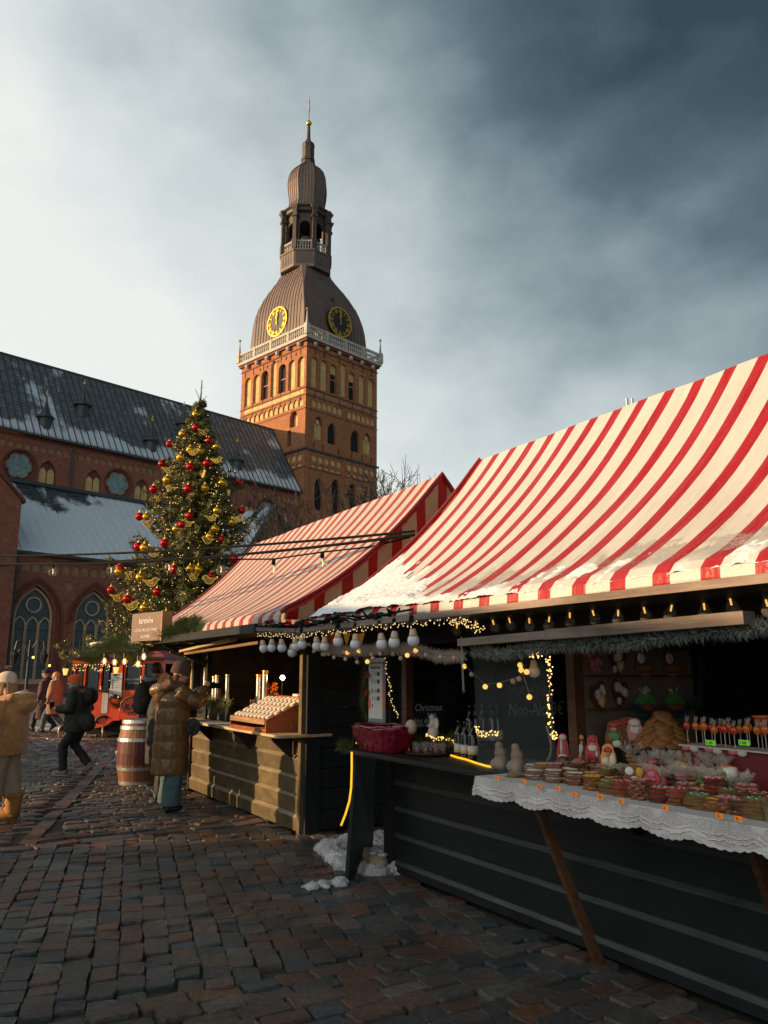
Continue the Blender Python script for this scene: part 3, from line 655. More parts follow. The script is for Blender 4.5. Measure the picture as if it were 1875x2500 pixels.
# little roof turrets
for (t, s, z) in ((30.45, 75.8, 25.9), (34.97, 77.6, 28.8), (42.2, 75.9, 26.1), (47.5, 78.2, 29.8), (53.8, 76.0, 26.2), (22.0, 77.0, 28.0)):
    tu = MB().lathe([(0.62, -0.7), (0.62, 0.55), (0.95, 0.62), (0.9, 0.74), (0.45, 1.15), (0.2, 1.7), (0.09, 2.5), (0.03, 3.0)], 8, (t, s-0.35, z), PI/8).build('roof_turret', 'lead', nave)
    MB().lathe([(0.0, 2.95), (0.11, 3.05), (0.13, 3.15), (0.1, 3.25), (0.03, 3.3), (0.06, 3.42), (0.02, 3.6)], 8, (t, s-0.35, z)).build('finial', 'gold', tu)
    MB().add([(t-0.55, s-0.2, z+0.45), (t+0.55, s-0.2, z+0.45), (t+0.75, s+1.6, z+2.1), (t-0.75, s+1.6, z+2.1)], [(0, 1, 2, 3)]).build('turret_roof', 'lead', tu)
# aisle: wall with two-light windows, lean-to roof
AE = 11.75
mA = lambda x, z, d: (x, AIS + d, z)
wins = [(26.15, 29.25), (31.35, 34.45), (36.55, 39.65), (41.75, 44.85), (46.95, 50.05)]
outs = [arch(a-0.15, b+0.15, 1.0, 8.95, True, 8) for a, b in wins]
fz = []; t = 25.4
while t < 62: fz.append(arch(t, t+0.72, 10.1, 10.95, False, 3)); t += 0.86
MB().holed([(25.2, -0.1), (63, -0.1), (63, AE), (25.2, AE)], outs + fz + [circ(30.45, 9.1, 0.42, 16), circ(40.9, 9.1, 0.42, 16), circ(46.0, 9.1, .42, 16), circ(35.7, 9.1, .42, 16)], mA, 0.55).build('aisle_wall', 'brick', nave)
for h in fz: MB().prism(h, mA, 0.12, 0.16).build('frieze_arch', 'ochre_dull', nave)
for x in (30.45, 40.9, 46.0, 35.7): MB().prism(circ(x, 9.1, 0.43, 16), mA, 0.1, 0.14).build('roundel', 'ochre_dull', nave)
for (a, b), o in zip(wins, outs):
    cx = (a+b)/2; wn = MB().prism(o, mA, 0.52, 0.56).build('window', 'window_glass', nave)
    for i, (x0, x1, z1) in enumerate(((a, a+0.98, 6.3), (a+1.06, b-1.06, 6.3), (b-0.98, b, 6.3))):
        tr = MB(); o2 = arch(x0, x1, 1.1, z1, True, 6)
        for k in range(len(o2)): tr.bar(mA(*o2[k], 0.42), mA(*o2[(k+1) % len(o2)], 0.42), 0.14, 0.12)
        tr.build('mullion', 'stone_trim', wn)
        for k in range(4): MB().bar(mA(x0+.05, 2.1+k*1.05, 0.47), mA(x1-.05, 2.1+k*1.05, 0.47), 0.05).build('glazing_bar', 'iron', wn)
    tr = MB(); o2 = circ(cx, 7.35, 0.62, 20)
    for k in range(20): tr.bar(mA(*o2[k], 0.42), mA(*o2[(k+1) % 20], 0.42), 0.15, 0.12)
    tr.build('oculus', 'stone_trim', wn)
    o3 = arch(a, b, 1.05, 8.75, True, 8); tr = MB()
    for k in range(len(o3)): tr.bar(mA(*o3[k], 0.40), mA(*o3[(k+1) % len(o3)], 0.40), 0.2, 0.16)
    tr.build('window_frame', 'stone_trim', wn)
    for q, wd in ((0.42, 0.30), (0.80, 0.22)):
        tr = MB(); o4 = arch(a-q, b+q, 1.0, 8.95+q*0.85, True, 10)[1:]
        for k in range(len(o4)-1): tr.bar(mA(*o4[k], -0.04), mA(*o4[k+1], -0.04), wd, 0.12 if q < .5 else 0.2)
        tr.build('arch_moulding', 'trim_brick', wn)
    MB().box(a-0.3, b+0.3, AIS-0.15, AIS+0.5, 0.75, 1.0).build('sill', 'stone_trim', wn)
ar = MB().box(25.2, 63, AIS-0.62, AIS-0.4, AE-0.25, AE-0.05).build('aisle_roof', 'lead', nave)
slope_sheets(ar, 25.25, 63.0, 0.78, AIS-0.5, AE, 75.0, 19.45, 'aisle_roof')
MB().box(25.2, 63.0, 74.7, 75.0, 19.45, 19.8).build('lead_flashing', 'lead', ar)
MB().tube([(25.75, AIS-0.2, 11.5), (25.75, AIS-0.2, 0)], 0.12, 8).build('downpipe', 'lead', nave)
# transept at the left edge, its gable towards us
tp = [(9, -0.1), (25.2, -0.1), (25.2, 15.7), (17.1, 23.4), (9, 15.7)]
MB().prism(tp, lambda x, z, d: (x, d, z), 65.6, 76.0).build('transept', 'brick', nave)
MB().prism([(25.45, 15.55), (25.45, 15.85), (17.1, 23.75), (8.75, 15.85), (8.75, 15.55), (17.1, 23.4)], lambda x, z, d: (x, d, z), 65.4, 76.2).build('transept_coping', 'trim_brick', nave)
# small gable rising from the aisle near the tower
gb = [(48.7, 11.5), (56.4, 11.5), (56.4, 13.6), (52.5, 19.6), (48.7, 13.6)]
gw = MB().holed(gb, [arch(51.4, 53.4, 14.6, 17.2, False), arch(49.6, 51.0, 13.2, 14.6, False), arch(54.0, 55.4, 13.2, 14.6, False)], lambda x, z, d: (x, 66.6+d, z), 0.2).build('porch_gable', 'brick', nave)
MB().prism(arch(51.4, 53.4, 14.6, 17.2, False), lambda x, z, d: (x, 66.6+d, z), 0.19, 0.25).build('blind_panel', 'ochre_dull', gw)
for a in (49.6, 54.0): MB().prism(arch(a, a+1.4, 13.2, 14.6, False), lambda x, z, d: (x, 66.6+d, z), 0.19, 0.25).build('blind_panel', 'ochre_dull', gw)
MB().add([(52.5, 66.2, 19.8), (48.3, 66.2, 13.2), (48.3, 75, 13.2), (52.5, 75, 19.8)], [(0, 1, 2, 3)]).build('gable_roof', 'gable_roof', nave)
MB().add([(52.5, 66.2, 19.8), (56.8, 66.2, 13.2), (56.8, 75, 13.2), (52.5, 75, 19.8)], [(0, 1, 2, 3)]).build('gable_roof', 'gable_roof', nave)
cp = MB(); cp.bar((48.3, 66.3, 13.1), (52.5, 66.3, 19.7), 0.5, 0.35); cp.bar((56.7, 66.3, 13.1), (52.5, 66.3, 19.7), 0.5, 0.35); cp.build('coping', 'lead', nave)
MB().add([(56.8, AIS-0.5, AE), (63, AIS-0.5, AE), (63, 75, 17), (56.8, 75, 17)], [(0, 1, 2, 3)]).build('aisle_roof_end', 'gable_roof', nave)

# ------------------------------------------------------------------ bell tower
tw = thing('bell_tower', 'tall brick bell tower with clock dome, lantern and gilded spire ball', 'tower', 'C', (69.8, 81, 0))
TX0, TX1, TY0, TY1, TZ = 63.1, 76.5, 74.0, 88.3, 45.0
mR = lambda x, z, d: (x, TY0 + d, z)               # face towards us on the right
mL = lambda x, z, d: (TX0 + d, x, z)               # sunlit face on the left
Rn = [[63.95, 65.05, 38.83, 43.15], [65.6, 66.85, 38.83, 43.15], [67.35, 68.6, 38.83, 43.05], [69.3, 70.4, 38.95, 43.75], [70.85, 72.1, 38.8, 42.95], [72.85, 74.0, 38.83, 43.1], [74.6, 75.85, 38.83, 43.1]]
Ln = [[86.06, 87.48, 38.87, 43.2], [84.08, 85.5, 38.9, 43.16], [82.13, 83.66, 38.95, 43.2], [80.3, 81.51, 38.9, 44.1], [78.26, 79.82, 38.95, 43.1], [76.34, 77.71, 38.87, 43.12], [74.45, 75.8, 38.86, 43.07]]
Rl = [[64.68, 66.15, 31.75, 35.0], [67.05, 68.67, 31.65, 34.7], [71.33, 73.17, 31.5, 34.7], [73.76, 75.43, 31.7, 34.8]]
Rlow = [[64.9, 66.4, 22.3, 26.6], [67.9, 69.4, 22.3, 27.0], [70.9, 72.6, 22.3, 27.0], [73.8, 75.4, 22.3, 26.6]]
rR = [65.15, 67.1, 68.75, 70.85, 72.55, 74.4]; rL = [83.93, 82.26, 79.86, 78.16, 76.1]
def band(x0, x1, n, z0, z1): w = (x1-x0)/n; return [arch(x0+k*w+0.05, x0+(k+1)*w-0.05, z0, z1, True, 4) for k in range(n)]
bR = band(64.1, 69.75, 6, 36.1, 37.2) + band(70.65, 76.05, 6, 36.1, 37.2); bL = band(74.45, 87.2, 12, 36.1, 37.25)
def circles(x0, n, r, z): return [circ(x0 + (2*k+1)*r*1.07, z, r*0.92, 14) for k in range(n)]
def halfs(x0, n, r, z): return [[(x0+(2*k+1)*r*1.07 + r*0.92*math.cos(PI*i/8), z + r*0.92*math.sin(PI*i/8)) for i in range(9)] for k in range(n)]
cR = circles(64.2, 5, 0.52, 29.1) + circles(70.6, 5, 0.52, 29.1) + halfs(64.2, 5, 0.52, 27.85) + halfs(70.6, 5, 0.52, 27.85); cL = circles(74.5, 4, 0.55, 29.1) + halfs(74.5, 4, 0.55, 27.85)
NR = [arch(a, b, c_, d_, False) for a, b, c_, d_ in Rn]; NL = [arch(a, b, c_, d_, False) for a, b, c_, d_ in Ln]
PR = [arch(*q) for q in Rl]; QR = [arch(*q) for q in Rlow]
WL = [arch(75.55, 77.2, 33.5, 36.0-0.1), [(76.85, 31), (77.6, 31), (77.6, 33.2), (76.85, 33.2)]]
roR = [circ(x, 43.55, 0.23, 10) for x in rR]; roL = [circ(x, 43.65, 0.23, 10) for x in rL]
MB().holed([(TX0, -0.1), (TX1, -0.1), (TX1, TZ), (TX0, TZ)], NR+PR+QR+roR+bR+cR, mR, 0.55).build('wall', 'brick_tower', tw)
MB().holed([(TY0, -0.1), (TY1, -0.1), (TY1, TZ), (TY0, TZ)], NL+WL+roL+bL+cL, mL, 0.55).build('wall', 'brick_tower', tw)
MB().add([(TX1, TY0, 0), (TX1, TY1, 0), (TX1, TY1, TZ), (TX1, TY0, TZ), (TX0, TY1, 0), (TX0, TY1, TZ)], [(0, 1, 2, 3), (1, 4, 5, 2)]).build('wall', 'brick_tower', tw)
def panels(lst, mp, d0, name, m, parent=tw):
    for h in lst: MB().prism(h, mp, d0, d0+0.04).build(name, m, parent)
panels([NR[i] for i in (0, 1, 3, 5, 6)], mR, 0.34, 'blind_niche', 'ochre'); panels([NL[i] for i in (0, 1, 3, 5, 6)], mL, 0.34, 'blind_niche', 'ochre')
for lst, mp in (([NR[2], NR[4]], mR), ([NL[2], NL[4]], mL)):
    for h in lst:
        wn = MB().prism(h, mp, 0.50, 0.55).build('belfry_window', 'dark_void', tw)
        xs = [q[0] for q in h]; x0, x1 = min(xs), max(xs); zt = max(q[1] for q in h); zb = min(q[1] for q in h)
        s_ = MB(); s_.prism(arch(x0, x1, zt-1.3, zt, False), mp, 0.40, 0.48)
        if mp is mR: s_.build('blind_head', 'ochre', wn)
        MB().bar(mp(x0, zb+(zt-zb)*.5, .4), mp(x1, zb+(zt-zb)*.5, .4), 0.1).build('crossbar', 'stone_trim', wn)
for k, (h, q) in enumerate(zip(PR, Rl)):
    if k in (0, 3):
        wn = MB().prism(h, mR, 0.40, 0.45).build('blind_window', 'trim_brick', tw); w3 = (q[1]-q[0])
        for s in (0, 1): MB().prism(arch(q[0]+w3*(.06+.47*s), q[0]+w3*(.47+.47*s), q[2]+.05, q[3]-1.0, True, 4), mR, 0.28, 0.395).build('blind_light', 'ochre', wn)
        MB().prism(circ((q[0]+q[1])/2, q[3]-0.75, 0.36, 14), mR, 0.28, 0.395).build('blind_oculus', 'ochre', wn)
    else: MB().prism(h, mR, 0.50, 0.55).build('window', 'dark_void', tw)
panels(QR, mR, 0.5, 'window', 'dark_void')
panels([WL[1]], mL, 0.5, 'window', 'dark_void')
wn = MB().prism(WL[0], mL, 0.5, 0.55).build('blind_window', 'trim_brick', tw); MB().prism(arch(75.6, 76.25, 33.55, 35.2, True, 4), mL, 0.3, 0.49).build('blind_light', 'ochre', wn)
for lst, mp in ((roR, mR), (roL, mL), (bR, mR), (bL, mL), (cR, mR), (cL, mL)):
    for h in lst: MB().prism(h, mp, 0.16, 0.2).build('blind_arch', 'ochre', tw)
for z0, z1, pr, m in ((38.42, 38.56, .08, 'trim_brick'), (37.45, 37.56, .07, 'trim_brick'), (30.0, 30.25, .22, 'lead'), (35.6, 35.72, .06, 'trim_brick'), (44.2, 44.35, .1, 'trim_brick'), (27.6, 27.72, .07, 'trim_brick')):
    MB().box(TX0-pr, TX1+pr, TY0-pr, TY0-0.002, z0, z1).build('string_course', m, tw); MB().box(TX0-pr, TX0-0.002, TY0-0.002, TY1+pr, z0, z1).build('string_course', m, tw)
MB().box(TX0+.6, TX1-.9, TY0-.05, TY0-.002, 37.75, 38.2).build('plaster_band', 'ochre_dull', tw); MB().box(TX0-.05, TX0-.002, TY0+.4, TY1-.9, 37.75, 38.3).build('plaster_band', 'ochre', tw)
for x in (69.95, 63.5, 76.1): MB().box(x-0.16, x+0.16, TY0-0.14, TY0-0.003, 12, 37.3).build('lesene', 'brick_tower', tw)
for x in (64.6, 66.2, 69.0, 71.5, 73.5, 75.3):
    for z in (43.9, 37.9, 30.9): MB().bar((x, TY0-.05, z-.45), (x+.05, TY0-.05, z+.45), 0.08).build('wall_anchor', 'iron', tw)
for y in (75.2, 77.2, 79.3, 81.0, 83.2, 85.5, 87.4):
    for z in (43.8, 38.5, 37.3): MB().bar((TX0-.05, y, z-.45), (TX0-.05, y+.05, z+.45), 0.08).build('wall_anchor', 'iron', tw)
# cornice with lamps, balustrade
MB().box(TX0-0.3, TX1+0.3, TY0-0.3, TY1+0.3, 45.0, 45.32).build('cornice', 'trim_brick', tw)
MB().box(TX0-0.5, TX1+0.5, TY0-0.5, TY1+0.5, 45.34, 45.75).build('gallery_floor', 'white_stone', tw)
bal = MB().lathe([(0.12, 0), (0.12, 0.12), (0.07, 0.2), (0.15, 0.55), (0.13, 0.7), (0.06, 0.95), (0.1, 1.12)], 8).mesh('baluster', 'white_stone', smooth=True)
gal = MB(); G0, G1, H0, H1 = TX0-0.34, TX1+0.34, TY0-0.34, TY1+0.34
for (x0, x1, y0, y1) in ((G0, G1, H0-.14, H0+.14), (G0, G1, H1-.14, H1+.14), (G0-.14, G0+.14, H0+.15, H1-.15), (G1-.14, G1+.14, H0+.15, H1-.15)):
    gal.box(x0, x1, y0, y1, 46.88, 47.2)
for x in (G0, G1):
    for y in (H0, H1): gal.box(x-.3, x+.3, y-.3, y+.3, 45.76, 47.3)
for k in (1, 2, 3):
    x = G0+(G1-G0)*k/4; y = H0+(H1-H0)*k/4
    gal.box(x-.2, x+.2, H0-.2, H0+.2, 45.76, 47.22); gal.box(G0-.2, G0+.2, y-.2, y+.2, 45.76, 47.22)
gal = gal.build('gallery_rail', 'white_stone', tw)
for k in range(1, 36):
    if k % 9: inst('baluster', bal, gal, (69.8 + (G0 + (G1-G0)*k/36) - 69.8, H0, 45.76)); inst('baluster', bal, gal, (G0, H0 + (H1-H0)*k/36, 45.76))
for x, y in ((G0, H0), (G1, H0), (G0, H1)):
    fn = MB().lathe([(0.22, 0), (0.16, .5), (0.1, 1.2), (0.05, 1.9)], 8, (x, y, 47.3)).build('finial', 'white_stone', tw); MB().ell((x, y, 49.35), 0.2).build('finial_ball', 'gold', fn)
lampm = MB().lathe([(0.05, .4), (.28, .2), (.3, -.1), (.12, -.3)], 8).mesh('gallery_lamp', 'white_stone')
for k in range(6):
    inst('gallery_lamp', lampm, tw, (TX0+1.2+k*2.2, TY0-.35, 44.75)); inst('gallery_lamp', lampm, tw, (TX0-.35, TY0+1.2+k*2.3, 44.75))
# dome: four curved sides with standing seams
DC = (69.58, 81.24)
prof = [(5.75, 45.75), (5.74, 47.2), (5.68, 48.7), (5.58, 50.2), (5.42, 51.6), (5.15, 53.0), (4.80, 54.3), (4.35, 55.6), (3.85, 56.8), (3.30, 57.9), (2.85, 58.9), (2.62, 59.7)]
prof = [(r*1.045, z) for r, z in prof]
LK = 1.04; LC = (69.12, 81.72)
def dctr(z): q = min(1, max(0, (z-50)/9.5)); return (DC[0]+(LC[0]-DC[0])*q, DC[1]+(LC[1]-DC[1])*q)
def dome_side(i):
    vs = []; m_ = MB(); NS = 17; seam = MB()
    rot = Matrix.Rotation(i*PI/2, 3, 'Z'); cz_ = lambda z: Vector((*dctr(z), z))
    cor = lambda r, z: 0.985 if z < 55 else 0.985 - 0.16*min(1, (z-55)/4.7)      # the hips are cut off near the lantern
    grid = [[rot @ Vector((r, f*r*cor(r, z), 0)) + cz_(z) for f in [-1+2*j/NS for j in range(NS+1)]] for r, z in prof]
    for a in range(len(prof)-1):
        for b in range(NS): m_.add([grid[a][b], grid[a][b+1], grid[a+1][b+1], grid[a+1][b]], [(0, 1, 2, 3)])
    out = rot @ Vector((1, 0, 0))
    for b in range(1, NS):
        xs = -1 + 2*b/NS
        pts = []
        for r, z in prof:                           # seams stay upright, ending where the hip cuts them
            y = xs*5.6
            if abs(y) > r*cor(r, z): break
            pts.append(rot @ Vector((r+0.02, y, 0)) + cz_(z))
        if len(pts) > 1: seam.tube(pts, 0.055, 4)
    o = m_.build('dome_side', 'copper', tw); seam.build('seams', 'seam', o, kind='stuff')
    return o
for i in range(4): dome_side(i)
for sx, sy in ((-1, -1), (1, -1), (-1, 1), (1, 1)):
    hip = MB()
    pts_a = [Vector((dctr(z)[0]+sx*r*0.99, dctr(z)[1]+sy*r*0.99, z)) for r, z in prof if z < 55]; hip.tube(pts_a, 0.09, 5)
    q = [(r, z, 0.985 - 0.16*min(1, max(0, (z-55)/4.7))) for r, z in prof if z >= 54]
    for k in range(len(q)-1):
        (r0, z0, c0), (r1, z1, c1) = q[k], q[k+1]
        f = lambda r, z, a, b: Vector((dctr(z)[0]+sx*r*a, dctr(z)[1]+sy*r*b, z))
        hip.add([f(r0, z0, 1, c0), f(r0, z0, c0, 1), f(r1, z1, c1, 1), f(r1, z1, 1, c1)], [(0, 1, 2, 3)])
    hip.build('dome_hip', 'copper', tw)
for i, (ox, oy) in enumerate(((-1, 0), (0, -1))):   # hatches and roof hooks on the two visible sides
    for f_, z, r in ((0.0, 54.0, 4.92), (-.3, 57.5, 3.6), (0.45, 51.3, 5.5), (-0.75, 48.6, 5.72), (.78, 48.2, 5.72)):
        p = Vector((DC[0]+ox*r+(0 if ox else f_*r), DC[1]+oy*r+(0 if oy else f_*r), z)); s = .42 if f_ == 0 else .22
        MB().box(p.x-s*.5, p.x+s*.5, p.y-s*.5, p.y+s*.5, p.z-s*.4, p.z+s*.9).build('roof_hatch' if f_ == 0 else 'roof_hook', 'copper_dark', tw)
def clock(center, ax, nrm):
    cx, cy, cz = center; right = Vector(ax); n = Vector(nrm); up = Vector((0, 0, 1)); C = Vector(center)
    mp = lambda x, z, d: C + right*x + up*z + n*d
    ck = MB().prism(circ(0, 0, 2.12, 40), mp, -0.9, 0).build('clock', 'clock_black', tw)
    def ring(r0, r1, d):
        g = MB(); n_ = 48
        for k in range(n_):
            a, b = 2*PI*k/n_, 2*PI*(k+1)/n_
            g.prism([(r0*math.cos(a), r0*math.sin(a)), (r1*math.cos(a), r1*math.sin(a)), (r1*math.cos(b), r1*math.sin(b)), (r0*math.cos(b), r0*math.sin(b))], mp, 0.0, d)
        return g
    ring(2.0, 2.2, 0.12).build('rim', 'gilt', ck)
    strokes = {1: 'I', 2: 'II', 3: 'III', 4: 'IIII', 5: 'V', 6: 'VI', 7: 'VII', 8: 'VIII', 9: 'IX', 10: 'X', 11: 'XI', 12: 'XII'}
    for h, s in strokes.items():
        a = PI/2 - h*PI/6; g = MB(); wid = sum({'I': .13, 'V': .26, 'X': .26}[c] for c in s); x = -wid/2
        rad = Vector((math.cos(a), math.sin(a))); tan = Vector((math.sin(a), -math.cos(a)))
        def seg(xa, ra, xb, rb, w=0.085):
            p0 = rad*ra + tan*xa; p1 = rad*rb + tan*xb; dd = (p1-p0).normalized(); sd = Vector((-dd.y, dd.x))*w/2
            g.prism([tuple(p0-sd), tuple(p0+sd), tuple(p1+sd), tuple(p1-sd)], mp, 0.0, 0.1)
        for c in s:
            if c == 'I': seg(x+.065, 1.38, x+.065, 1.9); x += .13
            elif c == 'V': seg(x+.03, 1.9, x+.13, 1.38); seg(x+.23, 1.9, x+.13, 1.38); x += .26
            else: seg(x+.03, 1.9, x+.23, 1.38); seg(x+.23, 1.9, x+.03, 1.38); x += .26
        g.build('numeral', 'gilt', ck)
        g = MB(); a2 = a + PI/12; g.prism(circ(1.64*math.cos(a2), 1.64*math.sin(a2), .07, 6), mp, 0, .1); g.build('marker', 'gilt', ck)
    hd = lambda a, L, w: MB().prism([(-math.sin(a)*w*k_ + math.cos(a)*l_, math.cos(a)*w*k_ + math.sin(a)*l_) for l_, k_ in ((-.45, .5), (-.3, 1), (0.1, .5), (L*.45, .6), (L*.68, 1.6), (L, 0), (L*.68, -1.6), (L*.45, -.6), (0.1, -.5), (-.3, -1), (-.45, -.5))], mp, 0.12, 0.2)
    hd(PI/2 + R(3), 1.05, 0.13).build('hour_hand', 'gilt', ck); hd(PI/2 - R(2), 1.5, 0.10).build('minute_hand', 'gilt', ck)
    return ck
clock((TX0+0.55, 81.15, 50.2), (0, -1, 0), (-1, 0, 0)); clock((69.75, TY0+0.75, 50.15), (1, 0, 0), (0, -1, 0))
# lantern
DC = LC
oct_ = lambda prof, name, m, parent=tw: MB().lathe([(r*LK, z) for r, z in prof], 8, (DC[0], DC[1], 0), PI/8).build(name, m, parent)
S8 = 1/math.cos(PI/8)
oct_([(3.72, 59.3), (3.76, 61.7), (3.9, 61.75), (3.9, 62.0), (3.55, 62.05)], 'lantern_drum', 'copper')
sm = MB()
for k in range(8):
    for f_ in (-.75, -.5, -.25, 0, .25, .5, .75):
        a = k*PI/4; r = 3.74*LK*math.cos(PI/8)+.02; y = f_*3.74*LK*math.sin(PI/8); p = Vector((DC[0]+r*math.cos(a)-y*math.sin(a), DC[1]+r*math.sin(a)+y*math.cos(a), 0))
        sm.tube([p+Vector((0, 0, 59.8)), p+Vector((0, 0, 61.6))], 0.045, 4)
sm.build('drum_seams', 'seam', tw, kind='stuff')
b2 = MB().lathe([(0.09, 0), (0.06, .15), (0.14, .5), (0.06, .95), (0.1, 1.15)], 6).mesh('baluster', 'white_stone', smooth=True)
lr = MB()
for k in range(8):
    a = PI/8 + k*PI/4; b = a + PI/4; r = 3.45*LK
    p = Vector((DC[0]+r*math.cos(a), DC[1]+r*math.sin(a), 0)); q = Vector((DC[0]+r*math.cos(b), DC[1]+r*math.sin(b), 0))
    lr.bar(p+Vector((0, 0, 63.45)), q+Vector((0, 0, 63.45)), 0.24, 0.2); lr.bar(p+Vector((0, 0, 62.15)), q+Vector((0, 0, 62.15)), 0.24, 0.16)
lr = lr.build('lantern_rail', 'white_stone', tw)
for k in range(8):
    a = PI/8 + k*PI/4; b = a + PI/4; r = 3.45*LK
    p = Vector((DC[0]+r*math.cos(a), DC[1]+r*math.sin(a), 62.2)); q = Vector((DC[0]+r*math.cos(b), DC[1]+r*math.sin(b), 62.2))
    for j in range(1, 7): inst('baluster', b2, lr, p.lerp(q, j/7))
    pr = MB().lathe([(0.52, 62.05), (0.52, 63.7), (0.40, 63.75), (0.40, 67.2), (0.62, 67.3), (0.62, 67.6), (0.45, 67.7), (0.5, 68.4), (0.75, 68.8), (0.85, 69.1), (0.5, 69.25)], 4, (p.x, p.y, 0), a+PI/4).build('lantern_pier', 'copper_dark', tw)
    # arched bay
    w = 3.0*LK*math.sin(PI/8)*1.0; mid = a+PI/8; rr = 3.0*LK*math.cos(PI/8)
    rt = Vector((-math.sin(mid), math.cos(mid), 0)); od = Vector((math.cos(mid), math.sin(mid), 0))
    mpb = lambda x, z, d: Vector((DC[0], DC[1], z)) + od*(rr-d) + rt*x
    MB().holed([(-w, 62.05), (w, 62.05), (w, 68.4), (-w, 68.4)], [arch(-w*.66, w*.66, 62.4, 67.0, False)], mpb, 0.3).build('lantern_bay', 'copper_dark', tw)
oct_([(3.1, 68.3), (3.5, 68.5), (3.55, 68.9), (3.85, 69.15), (3.85, 69.3), (2.9, 69.4)], 'lantern_cornice', 'copper_dark')
MB().lathe([(0.15, 67), (0.7, 66.8), (.8, 66.2), (1.0, 65.6), (1.25, 65.3)], 12, (DC[0], DC[1], -1.0)).build('bell', 'bronze', tw)
MB().box(DC[0]-2.2, DC[0]+2.2, DC[1]-.1, DC[1]+.1, 65.95, 66.15).build('bell_beam', 'iron', tw)
onp = [(3.2, 69.35), (2.85, 69.9), (2.66, 70.9), (2.74, 71.8), (2.90, 72.9), (2.98, 74.2), (2.85, 75.3), (2.5, 76.35), (1.95, 77.15), (1.35, 77.7), (1.0, 78.1)]
on = oct_(onp, 'onion_dome', 'copper'); sm = MB()
for k in range(8):
    for f_ in (-.99, -.6, -.2, .2, .6):
        pts = []
        for r, z in onp:
            r *= LK; a = k*PI/4; rr = r*math.cos(PI/8)+.02; y = f_*r*math.sin(PI/8); pts.append((DC[0]+rr*math.cos(a)-y*math.sin(a), DC[1]+rr*math.sin(a)+y*math.cos(a), z))
        sm.tube(pts, 0.05, 4)
sm.build('seams', 'seam', on, kind='stuff')
oct_([(1.0, 78.0), (1.0, 78.6), (1.1, 78.7), (1.05, 79.1), (0.92, 79.3), (0.95, 80.9), (0.85, 81.2), (1.0, 81.5), (0.85, 81.9), (0.45, 82.3), (0.3, 82.8), (0.24, 84.9), (0.12, 85.1)], 'spire', 'copper_dark')
MB().ell((DC[0], DC[1], 85.55), 0.44, 14, 10).build('spire_ball', 'gold', tw, smooth=True)
MB().tube([(DC[0], DC[1], 85.9), (DC[0], DC[1], 88.6)], 0.05, 6).build('vane_rod', 'iron', tw)
MB().prism([(-.2, 87.7), (0.15, 87.7), (.22, 88.5), (.1, 88.9), (.22, 89.3), (.1, 90.6), (-.05, 91.0), (-.1, 89.6), (-.25, 89.1)], lambda x, z, d: (DC[0]+x*.8, DC[1]+x*.5+d, z), -.05, .05).build('weather_vane', 'gold', tw)
# ------------------------------------------------------------------ trees
def fuzz(mb, path, rad, count, length, width, rg, tilt=0.6, end_taper=False):
    path = [Vector(p) for p in path]; L = [0]
    for a, b in zip(path, path[1:]): L.append(L[-1] + (b-a).length)
    for _ in range(count):
        d = rg.random()*L[-1]; i = 0
        while i < len(L)-2 and L[i+1] < d: i += 1
        t = (d-L[i])/max(1e-6, L[i+1]-L[i]); p = path[i].lerp(path[i+1], t); dr = (path[i+1]-path[i]).normalized()
        o = dr.orthogonal().normalized(); o.rotate(Matrix.Rotation(rg.random()*2*PI, 3, dr))
        k = (1-d/L[-1]*0.7) if end_taper else 1.0
        n = (o + dr*rg.uniform(0, tilt)).normalized(); s = n.cross(dr).normalized()
        if s.length < .1: s = o
        q = p + o*rad*rg.random()*k; l = length*rg.uniform(.6, 1.2)*k
        mb.add([q - s*width/2, q + s*width/2, q + n*l], [(0, 1, 2)])
def bare_tree(loc, h, label, seed):
    rg = random.Random(seed); t = thing('bare_tree', label, 'tree', 'W', loc, 'bare trees by the tower'); tr = MB(); cr = MB()
    def grow(p, d, l, r, lev):
        q = p; pts = [p]; rs = [r]
        for k in range(3):
            d = (d + Vector((rg.uniform(-.18, .18), rg.uniform(-.18, .18), rg.uniform(-.05, .16)))).normalized(); q = q + d*l/3; pts.append(q); rs.append(r*(1-.12*(k+1)))
        (tr if lev < 1 else cr).tube(pts, rs, 6 if lev < 2 else 3, cap=False)
        if lev >= 6: return
        for k in range(rg.choice((2, 3, 3)) if lev else 5):
            a = rg.random()*2*PI; sp = rg.uniform(.35, .75); o = d.orthogonal().normalized(); o.rotate(Matrix.Rotation(a, 3, d))
            grow(q if rg.random() < .6 else pts[2], (d*math.cos(sp)+o*math.sin(sp)).normalized(), l*rg.uniform(.62, .85), max(.022, rs[-1]*rg.uniform(.6, .8)), lev+1)
    grow(Vector(loc), Vector((0, 0, 1)), h*.30, h*.017, 0)
    tr.build('trunk', 'bark', t); cr.build('crown', 'twig', t)
bare_tree((-4.6, 50, 0), 15.5, 'bare tree in front of the left corner of the bell tower', 1)
bare_tree((-1.6, 48, 0), 15.0, 'bare tree in front of the middle of the bell tower', 5)
bare_tree((0.8, 52, 0), 15.5, 'bare tree rising against the sky right of the bell tower', 9)

